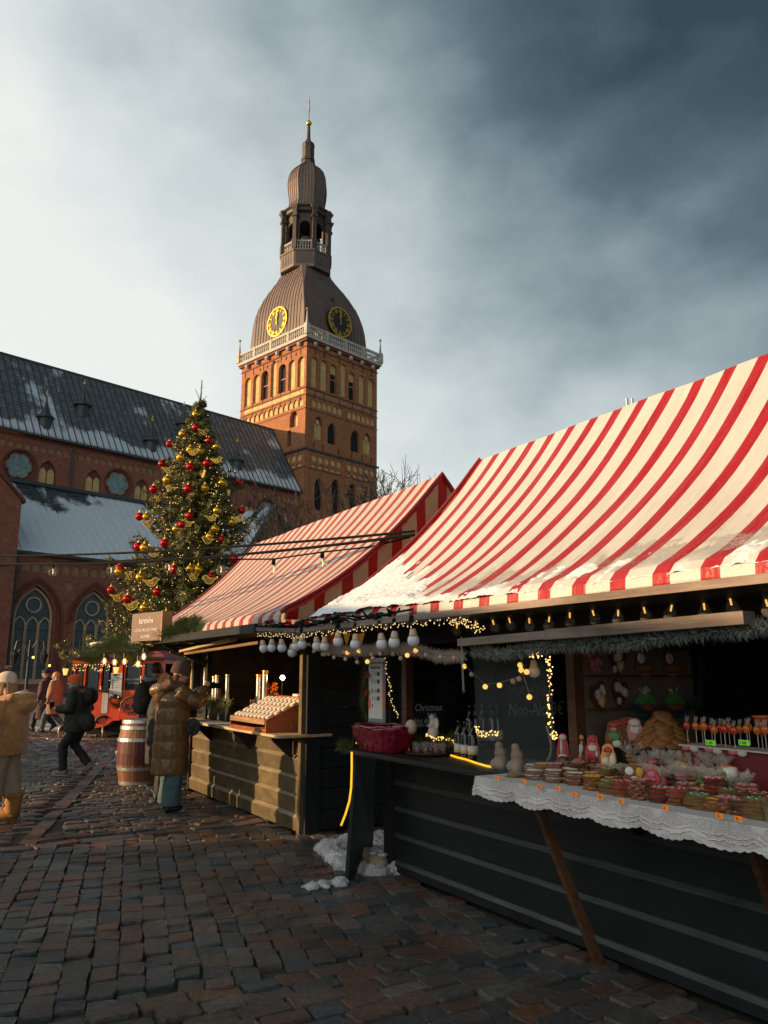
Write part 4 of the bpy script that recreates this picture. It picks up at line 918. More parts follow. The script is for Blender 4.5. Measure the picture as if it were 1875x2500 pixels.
XT, YT = -6.95, 28.0
ct_ = thing('christmas_tree', 'tall spruce Christmas tree hung with baubles, birds and fairy lights', 'tree', 'W', (XT, YT, 0))
def tr_r(z): return 0.465*max(0.0, 11.8-z)**0.94
rg = random.Random(21)
MB().tube([(XT, YT, 0), (XT, YT, 6), (XT, YT, 11.2), (XT+.02, YT, 12.55)], [0.2, 0.13, 0.04, 0.012], 8).build('trunk', 'bark', ct_)
nd = MB(); wd = MB(); lights = []
z = 2.35; wi = 0
while z < 11.75:
    r0 = tr_r(z); nb = max(5, int(6 + r0*3.0)); off = rg.random()*6
    for k in range(nb):
        a = off + 2*PI*k/nb + rg.uniform(-.2, .2); r = max(.16, r0*rg.choice((.55, .68, .78, .88, .96, 1.12))); z_ = z + rg.uniform(-.14, .14)
        d = Vector((math.cos(a), math.sin(a), 0)); up = rg.uniform(.02, .12)
        pts = [Vector((XT, YT, z_+r*.12)) + d*r*t + Vector((0, 0, -r*.34*math.sin(t*PI*.85) + up*r*t*t)) for t in (0, .2, .4, .6, .8, 1)]
        wd.tube(pts, [0.028, .022, .018, .014, .010, .005], 4, cap=False)
        fuzz(nd, pts, .03, int(40*r+18), .17, .032, rg, 1.2)
        nt_ = int(6 + r*9)
        for j in range(nt_):
            t = rg.uniform(.18, 1); i = min(4, int(t*5)); p = pts[i].lerp(pts[i+1], t*5-i); sd = Vector((-d.y, d.x, 0))*(1 if j % 2 else -1)
            l = (.22 + .34*(1-t))*min(1, r+.25)*rg.uniform(.7, 1.2)
            q = p + (sd*rg.uniform(.6, 1) + d*rg.uniform(.5, 1)).normalized()*l + Vector((0, 0, rg.uniform(-.22, .03)*l*2))
            wd.tube([p, q], [.007, .003], 3, cap=False)
            fuzz(nd, [p, q], .02, int(18 + l*46), .12, .030, rg, 1.3)
            if rg.random() < .42: lights.append((p.lerp(q, .7) + Vector((0, 0, .04)), a))
        if r0 > .6: lights.append((pts[4] + Vector((0, 0, .06)), a))
    z += max(.23, .46 - .018*z); wi += 1
for k in range(4):
    a = k*1.6+.3; nd.tube([(XT, YT, 11.5+k*.1), (XT+.22*math.cos(a), YT+.22*math.sin(a), 11.95+k*.12)], [.02, .008], 4)
fuzz(nd, [(XT, YT, 11.3), (XT+.02, YT, 12.5)], .015, 90, .09, .02, rg, 1.0)
wd.build('branches', 'twig', ct_, kind='stuff'); nd.build('needles', 'needle', ct_, kind='stuff')
fl = MB()
for p, a in lights:
    q = 0.0145*rg.uniform(.7, 1.3); fl.add([p+Vector(o)*q for o in ((1, 0, 0), (-1, 0, 0), (0, 1, 0), (0, -1, 0), (0, 0, 1), (0, 0, -1))], [(0, 2, 4), (2, 1, 4), (1, 3, 4), (3, 0, 4), (2, 0, 5), (1, 2, 5), (3, 1, 5), (0, 3, 5)])
fl.build('fairy_lights', 'fairy', ct_, kind='stuff')
# ornaments hang from the outer boughs on our side of the tree
def on_tree(zx, zy, extra=0.06):
    x, y = 260 + zx/3.6875, 920 + zy/3.6875
    ray = Vector(((x-937.5)/1900, math.cos(CP) - math.sin(CP)*(1250-y)/1900, math.sin(CP) + math.cos(CP)*(1250-y)/1900))
    best = None
    for i in range(0, 160):                        # first point at which the sight line enters the crown
        Y = 23.6 + i*0.03; p = Vector((0, 0, 1.6)) + ray*(Y/ray.y); rr = math.hypot(p.x-XT, p.y-YT)
        if rr < tr_r(p.z)*0.97 + extra: return p
        if best is None or rr - tr_r(p.z) < best[0]: best = (rr - tr_r(p.z), p)
    return best[1]
def bauble_mesh(r, m):
    return MB().ell((0, 0, 0), r, 16, 12).mesh('bauble', m, smooth=True), MB().lathe([(r*.24, r*.95), (r*.24, r*1.22), (r*.06, r*1.24), (r*.04, r*1.7)], 8).mesh('cap', 'gilt')
reds = [(805, 455), (565, 605), (922, 575), (497, 785), (752, 810), (907, 780), (1195, 950), (422, 1013), (735, 1008), (1218, 1203), (297, 1257), (748, 1250), (680, 1330), (522, 1497), (1037, 1462), (285, 1530), (1150, 1640), (118, 1720), (603, 1735), (942, 1795), (455, 1937), (40, 1920), (188, 2000), (535, 2140)]
golds = [(804, 337), (682, 515), (990, 628), (752, 655), (840, 670), (668, 728), (545, 930), (1042, 955), (885, 1003), (995, 1205), (358, 1260), (1130, 1310), (625, 1370), (928, 1437), (342, 1540), (110, 1755), (752, 1728), (825, 1735), (303, 1805), (338, 2080), (975, 700+670)]
for lst, m, cn in ((reds, 'bauble_red', 'red'), (golds, 'bauble_gold', 'gold')):
    bm_, cm_ = bauble_mesh(0.145, m)
    for i, (zx, zy) in enumerate(sorted(lst, key=lambda q: q[1])):
        p = on_tree(zx, zy)
        b = inst_solo('bauble', bm_, 'shiny %s bauble on the Christmas tree, %s %s one from the top' % (cn, ordinal(i), cn), 'bauble', 'W', p, group='%s baubles on the Christmas tree' % cn)
        s = rnd.uniform(.86, 1.1); b.scale = (s, s, s); inst('cap', cm_, b, (0, 0, 0))
bo = [(-.33, .10), (-.12, .075), (.06, .09), (.14, .18), (.22, .215), (.29, .17), (.37, .13), (.29, .105), (.26, -.02), (.17, -.13), (.03, -.17), (-.1, -.12), (-.17, .0)]
def bird_mesh():
    fillm = MB().prism(bo, lambda x, z, d: (x, d, z), -.012, .012).mesh('bird', 'bird_fill')
    ed = MB()
    for k in range(len(bo)): a, b = bo[k], bo[(k+1) % len(bo)]; ed.tube([(a[0], 0, a[1]), (b[0], 0, b[1])], .016, 5)
    wg = MB(); w = [(-.1, .03), (.0, .08), (.1, .02), (.12, -.07), (.02, -.05), (-.1, .03)]
    for a, b in zip(w, w[1:]): wg.tube([(a[0], -.02, a[1]), (b[0], -.02, b[1])], .013, 5)
    return fillm, ed.mesh('outline', 'bird_gold'), wg.mesh('wing', 'bird_gold')
bmsh = bird_mesh()
birds = [(870, 495, .8), (613, 625, 1.35), (770, 680, .1), (985, 752, 0), (548, 835, .5), (865, 880, -.9), (590, 1010, PI), (460, 1095, 1.4), (1098, 1040, 1.5), (360, 1320, .4), (940, 1270, 0), (1175, 1275, .1), (738, 1320, PI), (915, 1475, PI+.6), (420, 1590, .3), (210, 1790, 1.3), (395, 1850, .2), (95, 1985, .7), (215, 2065, .1), (775, 1800, 1.0), (935, 1830, PI), (30, 2360, -.3)]
for i, (zx, zy, a) in enumerate(sorted(birds, key=lambda q: q[1])):
    p = on_tree(zx, zy, .12)
    b = inst_solo('bird_ornament', bmsh[0], 'golden wire bird ornament on the Christmas tree, %s bird from the top' % ordinal(i), 'ornament', 'W', p, a, 'golden birds on the Christmas tree')
    s = 0.64 if zy < 1700 else 0.75; b.scale = (s, s, s); inst('outline', bmsh[1], b, (0, 0, 0)); inst('wing', bmsh[2], b, (0, 0, 0))

# ------------------------------------------------------------------ overhead cables and bulb string
def atY(x, y, Y):
    ray = Vector(((x-937.5)/1900, math.cos(CP) - math.sin(CP)*(1250-y)/1900, math.sin(CP) + math.cos(CP)*(1250-y)/1900)); return Vector((0, 0, 1.6)) + ray*(Y/ray.y)
def catenary(a, b, sag, n=14): a, b = Vector(a), Vector(b); return [a.lerp(b, t/n) - Vector((0, 0, sag*4*(t/n)*(1-t/n))) for t in range(n+1)]
cend = atY(1012, 1297, 7.75)
for i, (y0, y1, sg, lb) in enumerate(((1358, 1297, .10, 'upper thick black cable strung from the striped tent across the square'), (1372, 1306, .16, 'lower thick black cable strung from the striped tent across the square'))):
    a = atY(-160, y0-4, 12.5); b = atY(1012, y1, 7.7 + .02*i)
    MB().tube(catenary(a, b, sg), 0.015 if i == 0 else .017, 6).solo('cable', 'cable', lb, 'cable', group='overhead cables', base=tuple(a))
a = atY(-160, 1392, 12.3); b = atY(1000, 1312, 7.75)
st = thing('bulb_string', 'thin black wire with clear globe bulbs hanging below the thick cables', 'string lights', 'W', tuple(a))
pth = []
for (x, y) in ((-160, 1392), (130, 1374), (272, 1370), (413, 1362), (540, 1366), (668, 1365), (787, 1348), (900, 1336), (1000, 1312)): pth.append(atY(x, y, 12.4 - (x+160)/1160*4.6))
MB().tube(pth, .010, 5).build('wire', 'cable', st)
sk = MB().lathe([(.022, .06), (.024, 0), (.016, -.01)], 8).mesh('socket', 'cable'); gl = MB().lathe([(.018, -.005), (.05, -.035), (.063, -.075), (.05, -.115), (.02, -.135)], 14).mesh('bulb', 'clear_glass', smooth=True); fl_ = MB().tube([(0, 0, -.03), (.01, 0, -.07), (0, .01, -.1)], .006, 4).mesh('filament', 'fairy_dim')
for k in (1, 2, 3, 4, 5, 6):
    s = inst('socket', sk, st, pth[k] - Vector((0, 0, .06))); inst('bulb', gl, s, (0, 0, 0)); inst('filament', fl_, s, (0, 0, 0))
# ------------------------------------------------------------------ market stalls
SX = Vector((math.cos(SA), math.sin(SA), 0)); SY = Vector((-math.sin(SA), math.cos(SA), 0))
def _ray(x, y): return Vector(((x-937.5)/1900, math.cos(CP) - math.sin(CP)*(1250-y)/1900, math.sin(CP) + math.cos(CP)*(1250-y)/1900))
def toS(w): d = w - SO; return Vector((d.dot(SX), d.dot(SY), w.z))
def atV(x, y, v): r = _ray(x, y); c = Vector((0, 0, 1.6)); p0 = SO + SY*v; return toS(c + r*((p0-c).dot(SY)/r.dot(SY)))
def atU(x, y, u): r = _ray(x, y); c = Vector((0, 0, 1.6)); p0 = SO + SX*u; return toS(c + r*((p0-c).dot(SX)/r.dot(SX)))
def atZ(x, y, z): r = _ray(x, y); c = Vector((0, 0, 1.6)); return toS(c + r*((z-1.6)/r.z))

awning_mat('awning', 0.267, 0.38, 0.99, snowlo=2.06, snowhi=2.75, snowamt=0.30, dust=0.10, transl=0.22)
awning_mat('awning_snowy', 0.267, 0.42, 0.2, cream=(0.80, 0.74, 0.62), snowlo=2.14, snowhi=2.9, snowamt=0.22, dust=0.75, transl=0.25)
awning_mat('gable_cloth', 0.30, 0.40, 0.1, cream=(0.82, 0.62, 0.42), red=(0.55, 0.03, 0.02), snowlo=-5, snowhi=-4, snowamt=-0.5, dust=0.0, transl=0.62, axis=1)
mat('piping', (0.26, 0.012, 0.018), 0.6, var=0.3, scale=30)
def tent(root, u0, u1, ve, ze, vr, zr, m, gable_u=None, gm='gable_cloth', seed=0):
    prof = [(ve+.05, ze-.11), (ve+.012, ze-.10), (ve, ze-.06), (ve+.005, ze-.01), (ve+.045, ze+.035)]
    K = 16
    for k in range(1, K+1):
        w = k/K; prof.append((ve+.045+(vr-ve-.045)*w, ze+.035+(zr-ze-.035)*(0.54*w + 0.46*w**2.0)))
    nu = max(8, int((u1-u0)/.09)); g = MB(); b = MB()
    for side in (1, -1):
        rows = []
        for j, (v, z) in enumerate(prof):
            vv = v if side > 0 else 2*vr - v
            rows.append([Vector((u0+(u1-u0)*i/nu, vv, z + (0.022*noise.noise(Vector((i*.22+seed, j*.16, seed))) - .012*math.sin(i/nu*PI*3)**2) * (1 if 4 < j < len(prof)-1 else .4))) for i in range(nu+1)])
        tgt = g if side > 0 else b
        for j in range(len(rows)-1):
            for i in range(nu): tgt.add([rows[j][i], rows[j][i+1], rows[j+1][i+1], rows[j+1][i]], [(0, 1, 2, 3)])
    t = g.build('awning_front', m, root, smooth=True); b.build('awning_back', m, root, smooth=True)
    for uu, sg in ((u0, -1), (u1, 1)):
        pp = MB(); pts = [(uu, v, z+.012) for v, z in prof[3:]]; pts += [(uu, 2*vr-v, z+.012) for v, z in reversed(prof[3:-1])]
        pp.tube(pts, .022, 6); pp.build('verge_piping', 'piping', t)
        gp = [(v, z) for v, z in prof[4:]] + [(2*vr-v, z) for v, z in reversed(prof[4:-1])]; gp = [(gp[-1][0], ze-.06), (gp[0][0], ze-.06)] + gp
        gg = MB(); ui = uu - sg*0.035
        # gable cloth in upright strips so that it can billow a little
        n = 30; v0, v1 = gp[1][0], gp[0][0]
        def ztop(v):
            vv = v if v <= vr else 2*vr - v
            for (a, za), (b_, zb) in zip(prof[4:], prof[5:]):
                if a <= vv <= b_: return za + (zb-za)*(vv-a)/(b_-a)
            return prof[4][1]
        cols = []
        for i in range(n+1):
            v = v0 + (v1-v0)*i/n; zt = ztop(v)
            cols.append([Vector((ui + .03*math.sin(i*1.1+seed)*math.sin(q*PI), v, ze-.06 + (zt-ze+.06)*q)) for q in (0, .25, .5, .75, 1)])
        for i in range(n):
            for q in range(4): gg.add([cols[i][q], cols[i+1][q], cols[i+1][q+1], cols[i][q+1]], [(0, 1, 2, 3)])
        gg.build('gable_cloth', gm, root, smooth=True)
        if sg > 0 and gable_u is not None:         # the roof cloth's red hem showing along the gable
            hm = MB()
            for (a, za), (b_, zb) in zip(prof[4:], prof[5:]): hm.add([(uu+.004, a, za), (uu+.004, b_, zb), (uu+.004, b_, zb-.05), (uu+.004, a, za-.04)], [(0, 1, 2, 3)])
            hm.build('verge_hem', 'piping_bright', t)
    return t
mat('piping_bright', (0.50, 0.02, 0.02), 0.6, var=0.2)
def boards(root, u0, u1, v, z0, n, h, m, name='board', facing=-1):
    for k in range(n):
        zz = z0 + k*h; pr = [(0.035, 0.0), (0.0, 0.0), (-0.004, h-.042), (0.026, h-.006), (0.035, h-.003)]
        b = MB(); n_ = len(pr); vs = [(uu, v - facing*0 + (p[0] if facing < 0 else -p[0]), zz+p[1]) for uu in (u0, u1) for p in pr]
        b.add(vs, [tuple(range(n_)), tuple(range(2*n_-1, n_-1, -1))] + [(i, i+n_, (i+1) % n_+n_, (i+1) % n_) for i in range(n_)]); b.mi[4] = 1; b.build(name, [m, 'edge_glint' if m == 'olive_board' else 'edge_glint_dark'], root)  # top chamfer coloured paler, as if catching the sky
def side_boards(root, u, v0, v1, z0, n, h, m, s=1, name='board'):
    for k in range(n):
        zz = z0 + k*h; b = MB(); pr = [(0.0, 0.0), (s*0.03, 0.0), (s*.032, h-.03), (s*.012, h-.004), (0.0, h-.004)]; n_ = 5
        b.add([(u+p[0], vv, zz+p[1]) for vv in (v0, v1) for p in pr], [tuple(range(n_)), tuple(range(2*n_-1, n_-1, -1))] + [(i, i+n_, (i+1) % n_+n_, (i+1) % n_) for i in range(n_)]); b.build(name, m, root)
def wbox(name, m, root, *a, bev=0.0): return MB().box(*a, bev=bev).build(name, m, root)

# --- the near stall: a wine bar on the left, sweets on the right, under one striped tent
S1 = thing('market_stall', 'large dark wooden stall under a red and cream striped tent in the foreground', 'stall', 'S', (2, 1.3, 0))
tent(S1, -0.37, 5.2, -0.6, 2.075, 1.3, 3.78, 'awning', seed=2)
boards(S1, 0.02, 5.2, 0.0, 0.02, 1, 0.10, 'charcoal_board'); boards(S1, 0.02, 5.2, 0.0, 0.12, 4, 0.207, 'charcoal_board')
side_boards(S1, 0.0, 0.05, 2.55, 0.02, 10, 0.202, 'charcoal_board', s=-1)
side_boards(S1, 0.03, 0.05, 2.55, 0.95, 6, 0.185, 'black_wood', s=1)
side_boards(S1, 5.2, 0.05, 2.55, 0.02, 10, 0.202, 'charcoal_board')
wbox('back_wall', 'black_wood', S1, 0.04, 5.2, 2.5, 2.56, 0.0, 2.0)
wbox('ceiling', 'black_wood', S1, -0.3, 5.2, -0.05, 3.1, 2.0, 2.03)
wbox('floor_board', 'black_wood', S1, 0.05, 5.2, 0.06, 2.5, 0.05, 0.09)
wbox('corner_post', 'black_wood', S1, -0.09, 0.015, -0.03, 0.07, 0.0, 2.0); wbox('post', 'brown_wood', S1, 2.13, 2.20, -0.02, 0.06, 0.97, 2.0)
wbox('partition', 'black_wood', S1, 2.15, 2.18, 0.062, 2.5, 0.9, 2.0); wbox('frame_post', 'brown_wood', S1, 0.20, 0.27, -0.03, 0.04, 1.0, 2.0)
wbox('fascia', 'black_wood', S1, -0.3, 5.2, -0.10, -0.052, 1.83, 2.0)
wbox('canopy_board', 'black_wood', S1, -0.45, 5.2, -0.66, -0.102, 1.958, 1.978); wbox('canopy_edge', 'rail_beige', S1, -0.5, 5.2, -0.69, -0.662, 1.955, 1.995)
MB().bar((-1.42, -.675, 2.03), (-.5, -.675, 1.975), .05, .035).build('canopy_edge', 'rail_beige', S1); MB().bar((-1.4, -.3, 2.03), (-.45, -.3, 1.975), .5, .02, up=(0, 0, 1)).build('canopy_board', 'black_wood', S1)
a, b = atV(1128, 1569, -.6), atV(1829, 1508, -.6)
rb = MB(); rb.bar(a, a.lerp(b, .40), .075, .045); rb.build('shutter_rail', 'rail_beige', S1); MB().bar(a.lerp(b, .402), b, .08, .055).build('shutter_rail', 'rail_beige', S1)
wbox('bar_top', 'charcoal_board', S1, -0.06, 1.875, -0.47, 0.06, 0.965, 0.998, bev=.006)
wbox('bar_shelf', 'black_wood', S1, 0.04, 2.12, 0.062, 0.5, 0.94, 0.96)
# leaning end panel of the bar
P_ = [(-.01, -.44, 0.0), (-.52, .08, 0.0), (-.29, -.02, .95), (-.01, -.37, .962)]
n_ = (Vector(P_[1])-Vector(P_[0])).cross(Vector(P_[3])-Vector(P_[0])).normalized()*.03
MB().add(P_ + [tuple(Vector(q)+n_) for q in P_], [(0, 1, 2, 3), (7, 6, 5, 4), (0, 4, 5, 1), (1, 5, 6, 2), (2, 6, 7, 3), (3, 7, 4, 0)]).build('end_panel', 'charcoal_board', S1)
# the sweets table that folds out of the front
wbox('sweets_table', 'black_wood', S1, 1.9, 4.9, -0.55, -0.002, 0.958, 0.986); wbox('sweets_shelf', 'black_wood', S1, 2.2, 4.9, 0.062, 0.75, 0.96, 0.991)
for k, (x, y, fx, fy) in enumerate(((1298, 1950, 1462, 2352), (1826, 2058, 1990, 2520))):
    a = atV(x, y, -.46); f = atZ(fx, fy, 0.0); MB().bar(a + Vector((0, 0, .06)), f, .055, .035, up=(1, 0, 0)).build('table_strut', 'brown_wood', S1)
br = MB(); br.prism([(0, 0), (.0, -.2), (-.03, -.2), (-.22, -.03), (-.22, 0)], lambda x, z, d: (2.62+d, x-.001, .92+z), 0, .04); br.build('bracket', 'black_wood', S1)
# vent pipe showing over the ridge
for x in (1533, 1546): a = atV(x, 1010, 1.9); MB().tube([a, Vector((a.x, a.y, atV(x, 972, 1.9).z))], .012, 6).build('vent_pipe', 'zinc', S1)

# --- second stall, honey
S2 = thing('market_stall', 'honey stall with sunlit olive boards under a snow dusted striped tent', 'stall', 'S', (-3.7, 1.3, 0))
tent(S2, -6.55, -1.04, -0.6, 2.17, 1.3, 3.78, 'awning_snowy', gable_u=1, seed=7)
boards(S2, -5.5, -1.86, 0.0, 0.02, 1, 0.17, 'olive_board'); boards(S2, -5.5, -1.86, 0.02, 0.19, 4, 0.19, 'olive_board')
side_boards(S2, -1.80, 0.1, 2.5, 0.03, 10, 0.203, 'charcoal_board'); side_boards(S2, -5.52, 0.1, 2.5, 0.03, 10, 0.203, 'olive_board', s=-1)
wbox('corner_post', 'olive_board', S2, -1.86, -1.79, -.012, 0.09, 0.0, 2.05); wbox('corner_post', 'charcoal_board', S2, -1.788, -1.74, .03, .19, 0.0, 2.05); wbox('corner_post', 'black_wood', S2, -5.57, -5.5, -.012, 0.09, 0.0, 2.05)
wbox('mid_post', 'black_wood', S2, -5.0, -4.92, 0.0, 0.07, .96, 2.05)
for k in range(9): wbox('wall_plank', 'brown_wood', S2, -5.48+k*.4, -5.09+k*.4, 2.42+.012*(k % 2), 2.5, 0.1, 2.05)
wbox('ceiling', 'black_wood', S2, -5.55, -1.76, 0.0, 2.9, 2.055, 2.085)
wbox('canopy_board', 'black_wood', S2, -5.2, -1.45, -.67, -.001, 2.03, 2.07); wbox('canopy_edge', 'charcoal_board', S2, -5.2, -1.43, -.71, -.672, 2.0, 2.085)
MB().bar((-1.5, -.66, 2.04), (-1.9, -.02, 1.82), .05, .06).build('canopy_brace', 'black_wood', S2); MB().bar((-5.0, -.6, 2.0), (-5.0, -.02, 1.75), .05, .06).build('canopy_brace', 'black_wood', S2)
a, b = atV(445, 1590, -.42), atV(570, 1561, -.42); MB().bar(a, b, .09, .03).build('shutter_edge', 'pale_wood', S2); MB().bar(a+Vector((.1, .02, -.035)), b+Vector((.75, .02, -.06)), .05, .03).build('shutter_edge', 'tan_wood', S2)
wbox('counter_top', 'pale_wood', S2, -5.5, -1.72, -.29, .32, .955, .983, bev=.004)
for u in (-4.6, -3.2, -2.05):
    br = MB(); br.prism([(0, 0), (0, -.22), (-.03, -.22), (-.24, -.03), (-.24, 0)], lambda x, z, d: (u+d, x-.003, .953+z), 0, .04); br.build('bracket', 'black_wood', S2)
wbox('inner_shelf', 'tan_wood', S2, -5.4, -1.95, .75, 1.05, 1.12, 1.15); wbox('inner_shelf', 'tan_wood', S2, -5.4, -3.9, 1.9, 2.2, 1.5, 1.53)

# --- mulled wine hut beyond, its canopy dressed with fir
S3 = thing('market_stall', 'small mulled wine hut with fir garlanded canopy and glowing bulbs', 'stall', 'S', (-6.6, .8, 0))
CE = [(-5.22, -.69), (-5.9, -.92), (-6.9, -1.22)]
MB().prism([(-5.22, .0), (-5.22, -.69), (-6.9, -1.22), (-8.0, -.6), (-8.0, .0)], lambda x, y, d: (x, y, d), 1.975, 2.02).build('canopy_board', 'black_wood', S3)
e_ = MB(); e_.bar((-5.22, -.70, 2.02), (-6.92, -1.235, 2.02), .05, .05); e_.build('canopy_edge', 'pale_wood', S3)
sn = MB(); sn.tube([(-5.8, -.88, 2.05), (-6.3, -1.03, 2.06), (-6.85, -1.2, 2.05)], [.03, .05, .035], 8, flat=.6); sn.build('snow_on_canopy', 'snow', S3, smooth=True)
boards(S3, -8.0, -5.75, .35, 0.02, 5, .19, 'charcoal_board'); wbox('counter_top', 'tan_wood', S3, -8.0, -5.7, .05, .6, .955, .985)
side_boards(S3, -5.72, .35, 2.4, .02, 10, .2, 'black_wood'); wbox('back_wall', 'black_wood', S3, -8, -5.75, 2.35, 2.4, 0, 1.97)
wbox('lit_panel_board', 'pale_wood', S3, -5.68, -5.6, .0, .03, 1.3, 1.95)
# garlands
def garland(name, path, label, n, rad, ln, m='needle_fresh', wd=.012, base=None, group=None, seed=1, extra=None):
    g = MB(); fuzz(g, path, rad, n, ln, wd, random.Random(seed), 1.0)
    t = thing(name, label, 'garland', 'S', base or tuple(path[0]), group); MB().tube(path, .012, 5).build('wire', 'twig', t); g.build('sprigs', m, t, kind='stuff')
    if extra:
        for q in extra: MB().ell(q, .016, 6, 5).build('berry', 'berry', t)
    return t
rg = random.Random(4)
pth = []
for k in range(13):
    t = k/12; pth.append(Vector((-5.3-1.62*t, -.75-.49*t, 1.97 - .07*math.sin(t*9) + rg.uniform(-.03, .03))))
garland('fir_garland', pth, 'thick fir garland along the mulled wine canopy above the glowing bulbs', 9000, .12, .085, wd=.008, seed=2)
pth = [Vector((-5.35 + k*.18, -.66 + rg.uniform(-.04, .04), 2.10 + rg.uniform(-.02, .03) + (.07 if k > 6 else 0))) for k in range(12)]
garland('fir_garland', pth, 'fir garland lying on the honey stall canopy below its tent', 4200, .07, .095, wd=.008, seed=3)
# sign on the canopy
a, b = atV(318, 1570, -.95), atV(400, 1563, -.72)
sg_o = atV(319, 1568, -.95); sg_r = Vector((atV(391, 1562, -.74).x, atV(391, 1562, -.74).y, 0)); sd = (sg_r - Vector((sg_o.x, sg_o.y, 0))); ang = math.atan2(sd.y, sd.x); wS = sd.length
frame_here('SG', 'S', (sg_o.x, sg_o.y, 0), ang)
SGN = thing('stall_sign', 'brown wooden box sign with pale lettering on the mulled wine canopy', 'sign', 'SG', (wS/2, .06, 2.04))
zt = atV(319, 1504, -.95).z
wbox('sign_box', 'sign_brown', SGN, 0, wS, 0, .14, 2.04, zt+.02) if 'sign_brown' in MATS else (mat('sign_brown', (0.13, 0.075, 0.055), 0.55, var=.15), wbox('sign_box', 'sign_brown', SGN, 0, wS, 0, .14, 2.04, zt+.02))
wbox('sign_edge', 'tan_wood', SGN, wS+.002, wS+.03, -.005, .15, 2.03, zt+.03)
hS = zt-2.04
text('lettering', 'karstvīns', hS*.30, 'icing_white', SGN, (wS*.5, -.003, 2.04+hS*.66), align='CENTER', xs=.72*wS/hS if wS/hS < 1.4 else .95)
text('lettering', 'LOCAL MULLED WINE', hS*.15, 'icing_white', SGN, (wS*.5, -.003, 2.04+hS*.36), align='CENTER', xs=.62*wS/hS if wS/hS < 1.6 else 1, space=1.05)
text('lettering', '& COFFEE', hS*.14, 'icing_white', SGN, (wS*.5, -.003, 2.04+hS*.12), align='CENTER', xs=.7*wS/hS if wS/hS < 1.6 else 1)
# glowing filament bulbs under the garland
bs = thing('bulb_string', 'row of glowing amber filament bulbs under the mulled wine garland', 'string lights', 'S', (-6, -1, 1.9))
gb_ = MB().lathe([(.014, 0), (.026, -.02), (.040, -.055), (.038, -.085), (.02, -.11)], 12).mesh('bulb', 'clear_glass', smooth=True); gf = MB().ell((0, 0, -.06), (.016, .016, .034), 8, 6).mesh('filament', 'filament'); gs = MB().lathe([(.016, .05), (.018, 0), (.012, -.005)], 8).mesh('socket', 'iron')
wp = []
for i, (x, y) in enumerate(((255, 1618), (280, 1621), (304, 1619), (337, 1625), (351, 1607))):
    p = atV(x, y-4, -1.16+.075*i); wp.append(p + Vector((0, 0, .15))); s = inst('socket', gs, bs, p + Vector((0, 0, .06))); inst('bulb', gb_, s, (0, 0, 0)); inst('filament', gf, s, (0, 0, 0)); MB().tube([p+Vector((0, 0, .1)), p+Vector((0, 0, .16))], .005, 4).build('drop_wire', 'cable', bs)
MB().tube(wp, .007, 5).build('wire', 'cable', bs)

# --- huts across the lane, out of the picture to the left; they keep the low sun off the foreground
def far_hut(loc, rz, L, label, ridge=4.0):
    frame_here('H', 'W', loc, rz); t = thing('market_stall', label, 'stall', 'H', (0, 0, 0), 'huts across the lane')
    ORG[t] = Vector((0, 0, 0)); o = -L/2
    tent(t, o-.2, -o+.2, -0.6, 2.2, 1.3, ridge, 'awning_snowy', seed=3)
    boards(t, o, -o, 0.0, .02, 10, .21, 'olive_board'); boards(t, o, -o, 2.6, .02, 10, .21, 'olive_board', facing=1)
    side_boards(t, o, 0, 2.6, .02, 10, .21, 'olive_board', s=-1); side_boards(t, -o, 0, 2.6, .02, 10, .21, 'olive_board'); wbox('ceiling', 'black_wood', t, o, -o, 0, 2.6, 2.1, 2.13)
# ------------------------------------------------------------------ snow
def blob_path(pts, rads, seed, flat=.6):
    m_ = MB()
    for p, r in zip(pts, rads): m_.ell(p, (r, r, r*flat), 10, 7)
    return m_
rg = random.Random(31)
def slope1(v): w = max(0, (v+.555)/1.855); return 2.11 + 1.67*(.54*w + .46*w*w)
def fbm(x, y, s): return noise.fractal(Vector((x, y, s)), .7, 2.1, 5)
sn = MB(); NU, NV = 330, 64; ok = []
for i in range(NU+1):
    u = -.36 + 5.5*i/NU; wm = .76 - .36*(u+.36) if u < 1.1 else .21 + .06*math.sin(u*5)
    for j in range(NV+1):
        w = .95*j/NV; v = -.600 + w; e = min(1.0, w/.03)
        env = .050*(1 - w/max(.05, wm)) if u < 1.35 else -.012 + .030*(1 - w/.13)*max(0, (2.6-u)/1.25)
        env = env if u < .9 or u > 1.35 else env*(1.35-u)/.45 + (-.012 + .030*(1 - w/.13)*max(0, (2.6-u)/1.25))*(u-.9)/.45
        t = env + (.024 if u < 1.2 else .024)*fbm(u*5.5, w*2.6, 1.7) + .009*noise.noise(Vector((u*26, w*26, 3))) + .004*noise.noise(Vector((u*70, w*70, 8)))
        t = max(-.014, min(t, .085)) if not (u > 1.0 and w > .24 - .03*math.sin(u*7)) else -.014; ok.append(t > -.012)
        z = slope1(v) if w > .045 else 2.062 + w*.9
        sn.v.append((u + .006*noise.noise(Vector((u*9, w*9, 5))), v - max(0, t)*.35*(1-e) - (.012 if w == 0 and t > 0 else 0), z + t*(.6 + .4*e)))
for i in range(NU):
    for j in range(NV):
        q = (i*(NV+1)+j, (i+1)*(NV+1)+j, (i+1)*(NV+1)+j+1, i*(NV+1)+j+1)
        if any(ok[k] for k in q): sn.f.append(q); sn.mi.append(0)
sn.solo('snow_layer', 'snow', 'snow slumped over the lower edge of the big striped tent, deepest at its left corner', 'snow', 'S', (.2, -.3, 2.1), smooth=True)
m_ = MB()
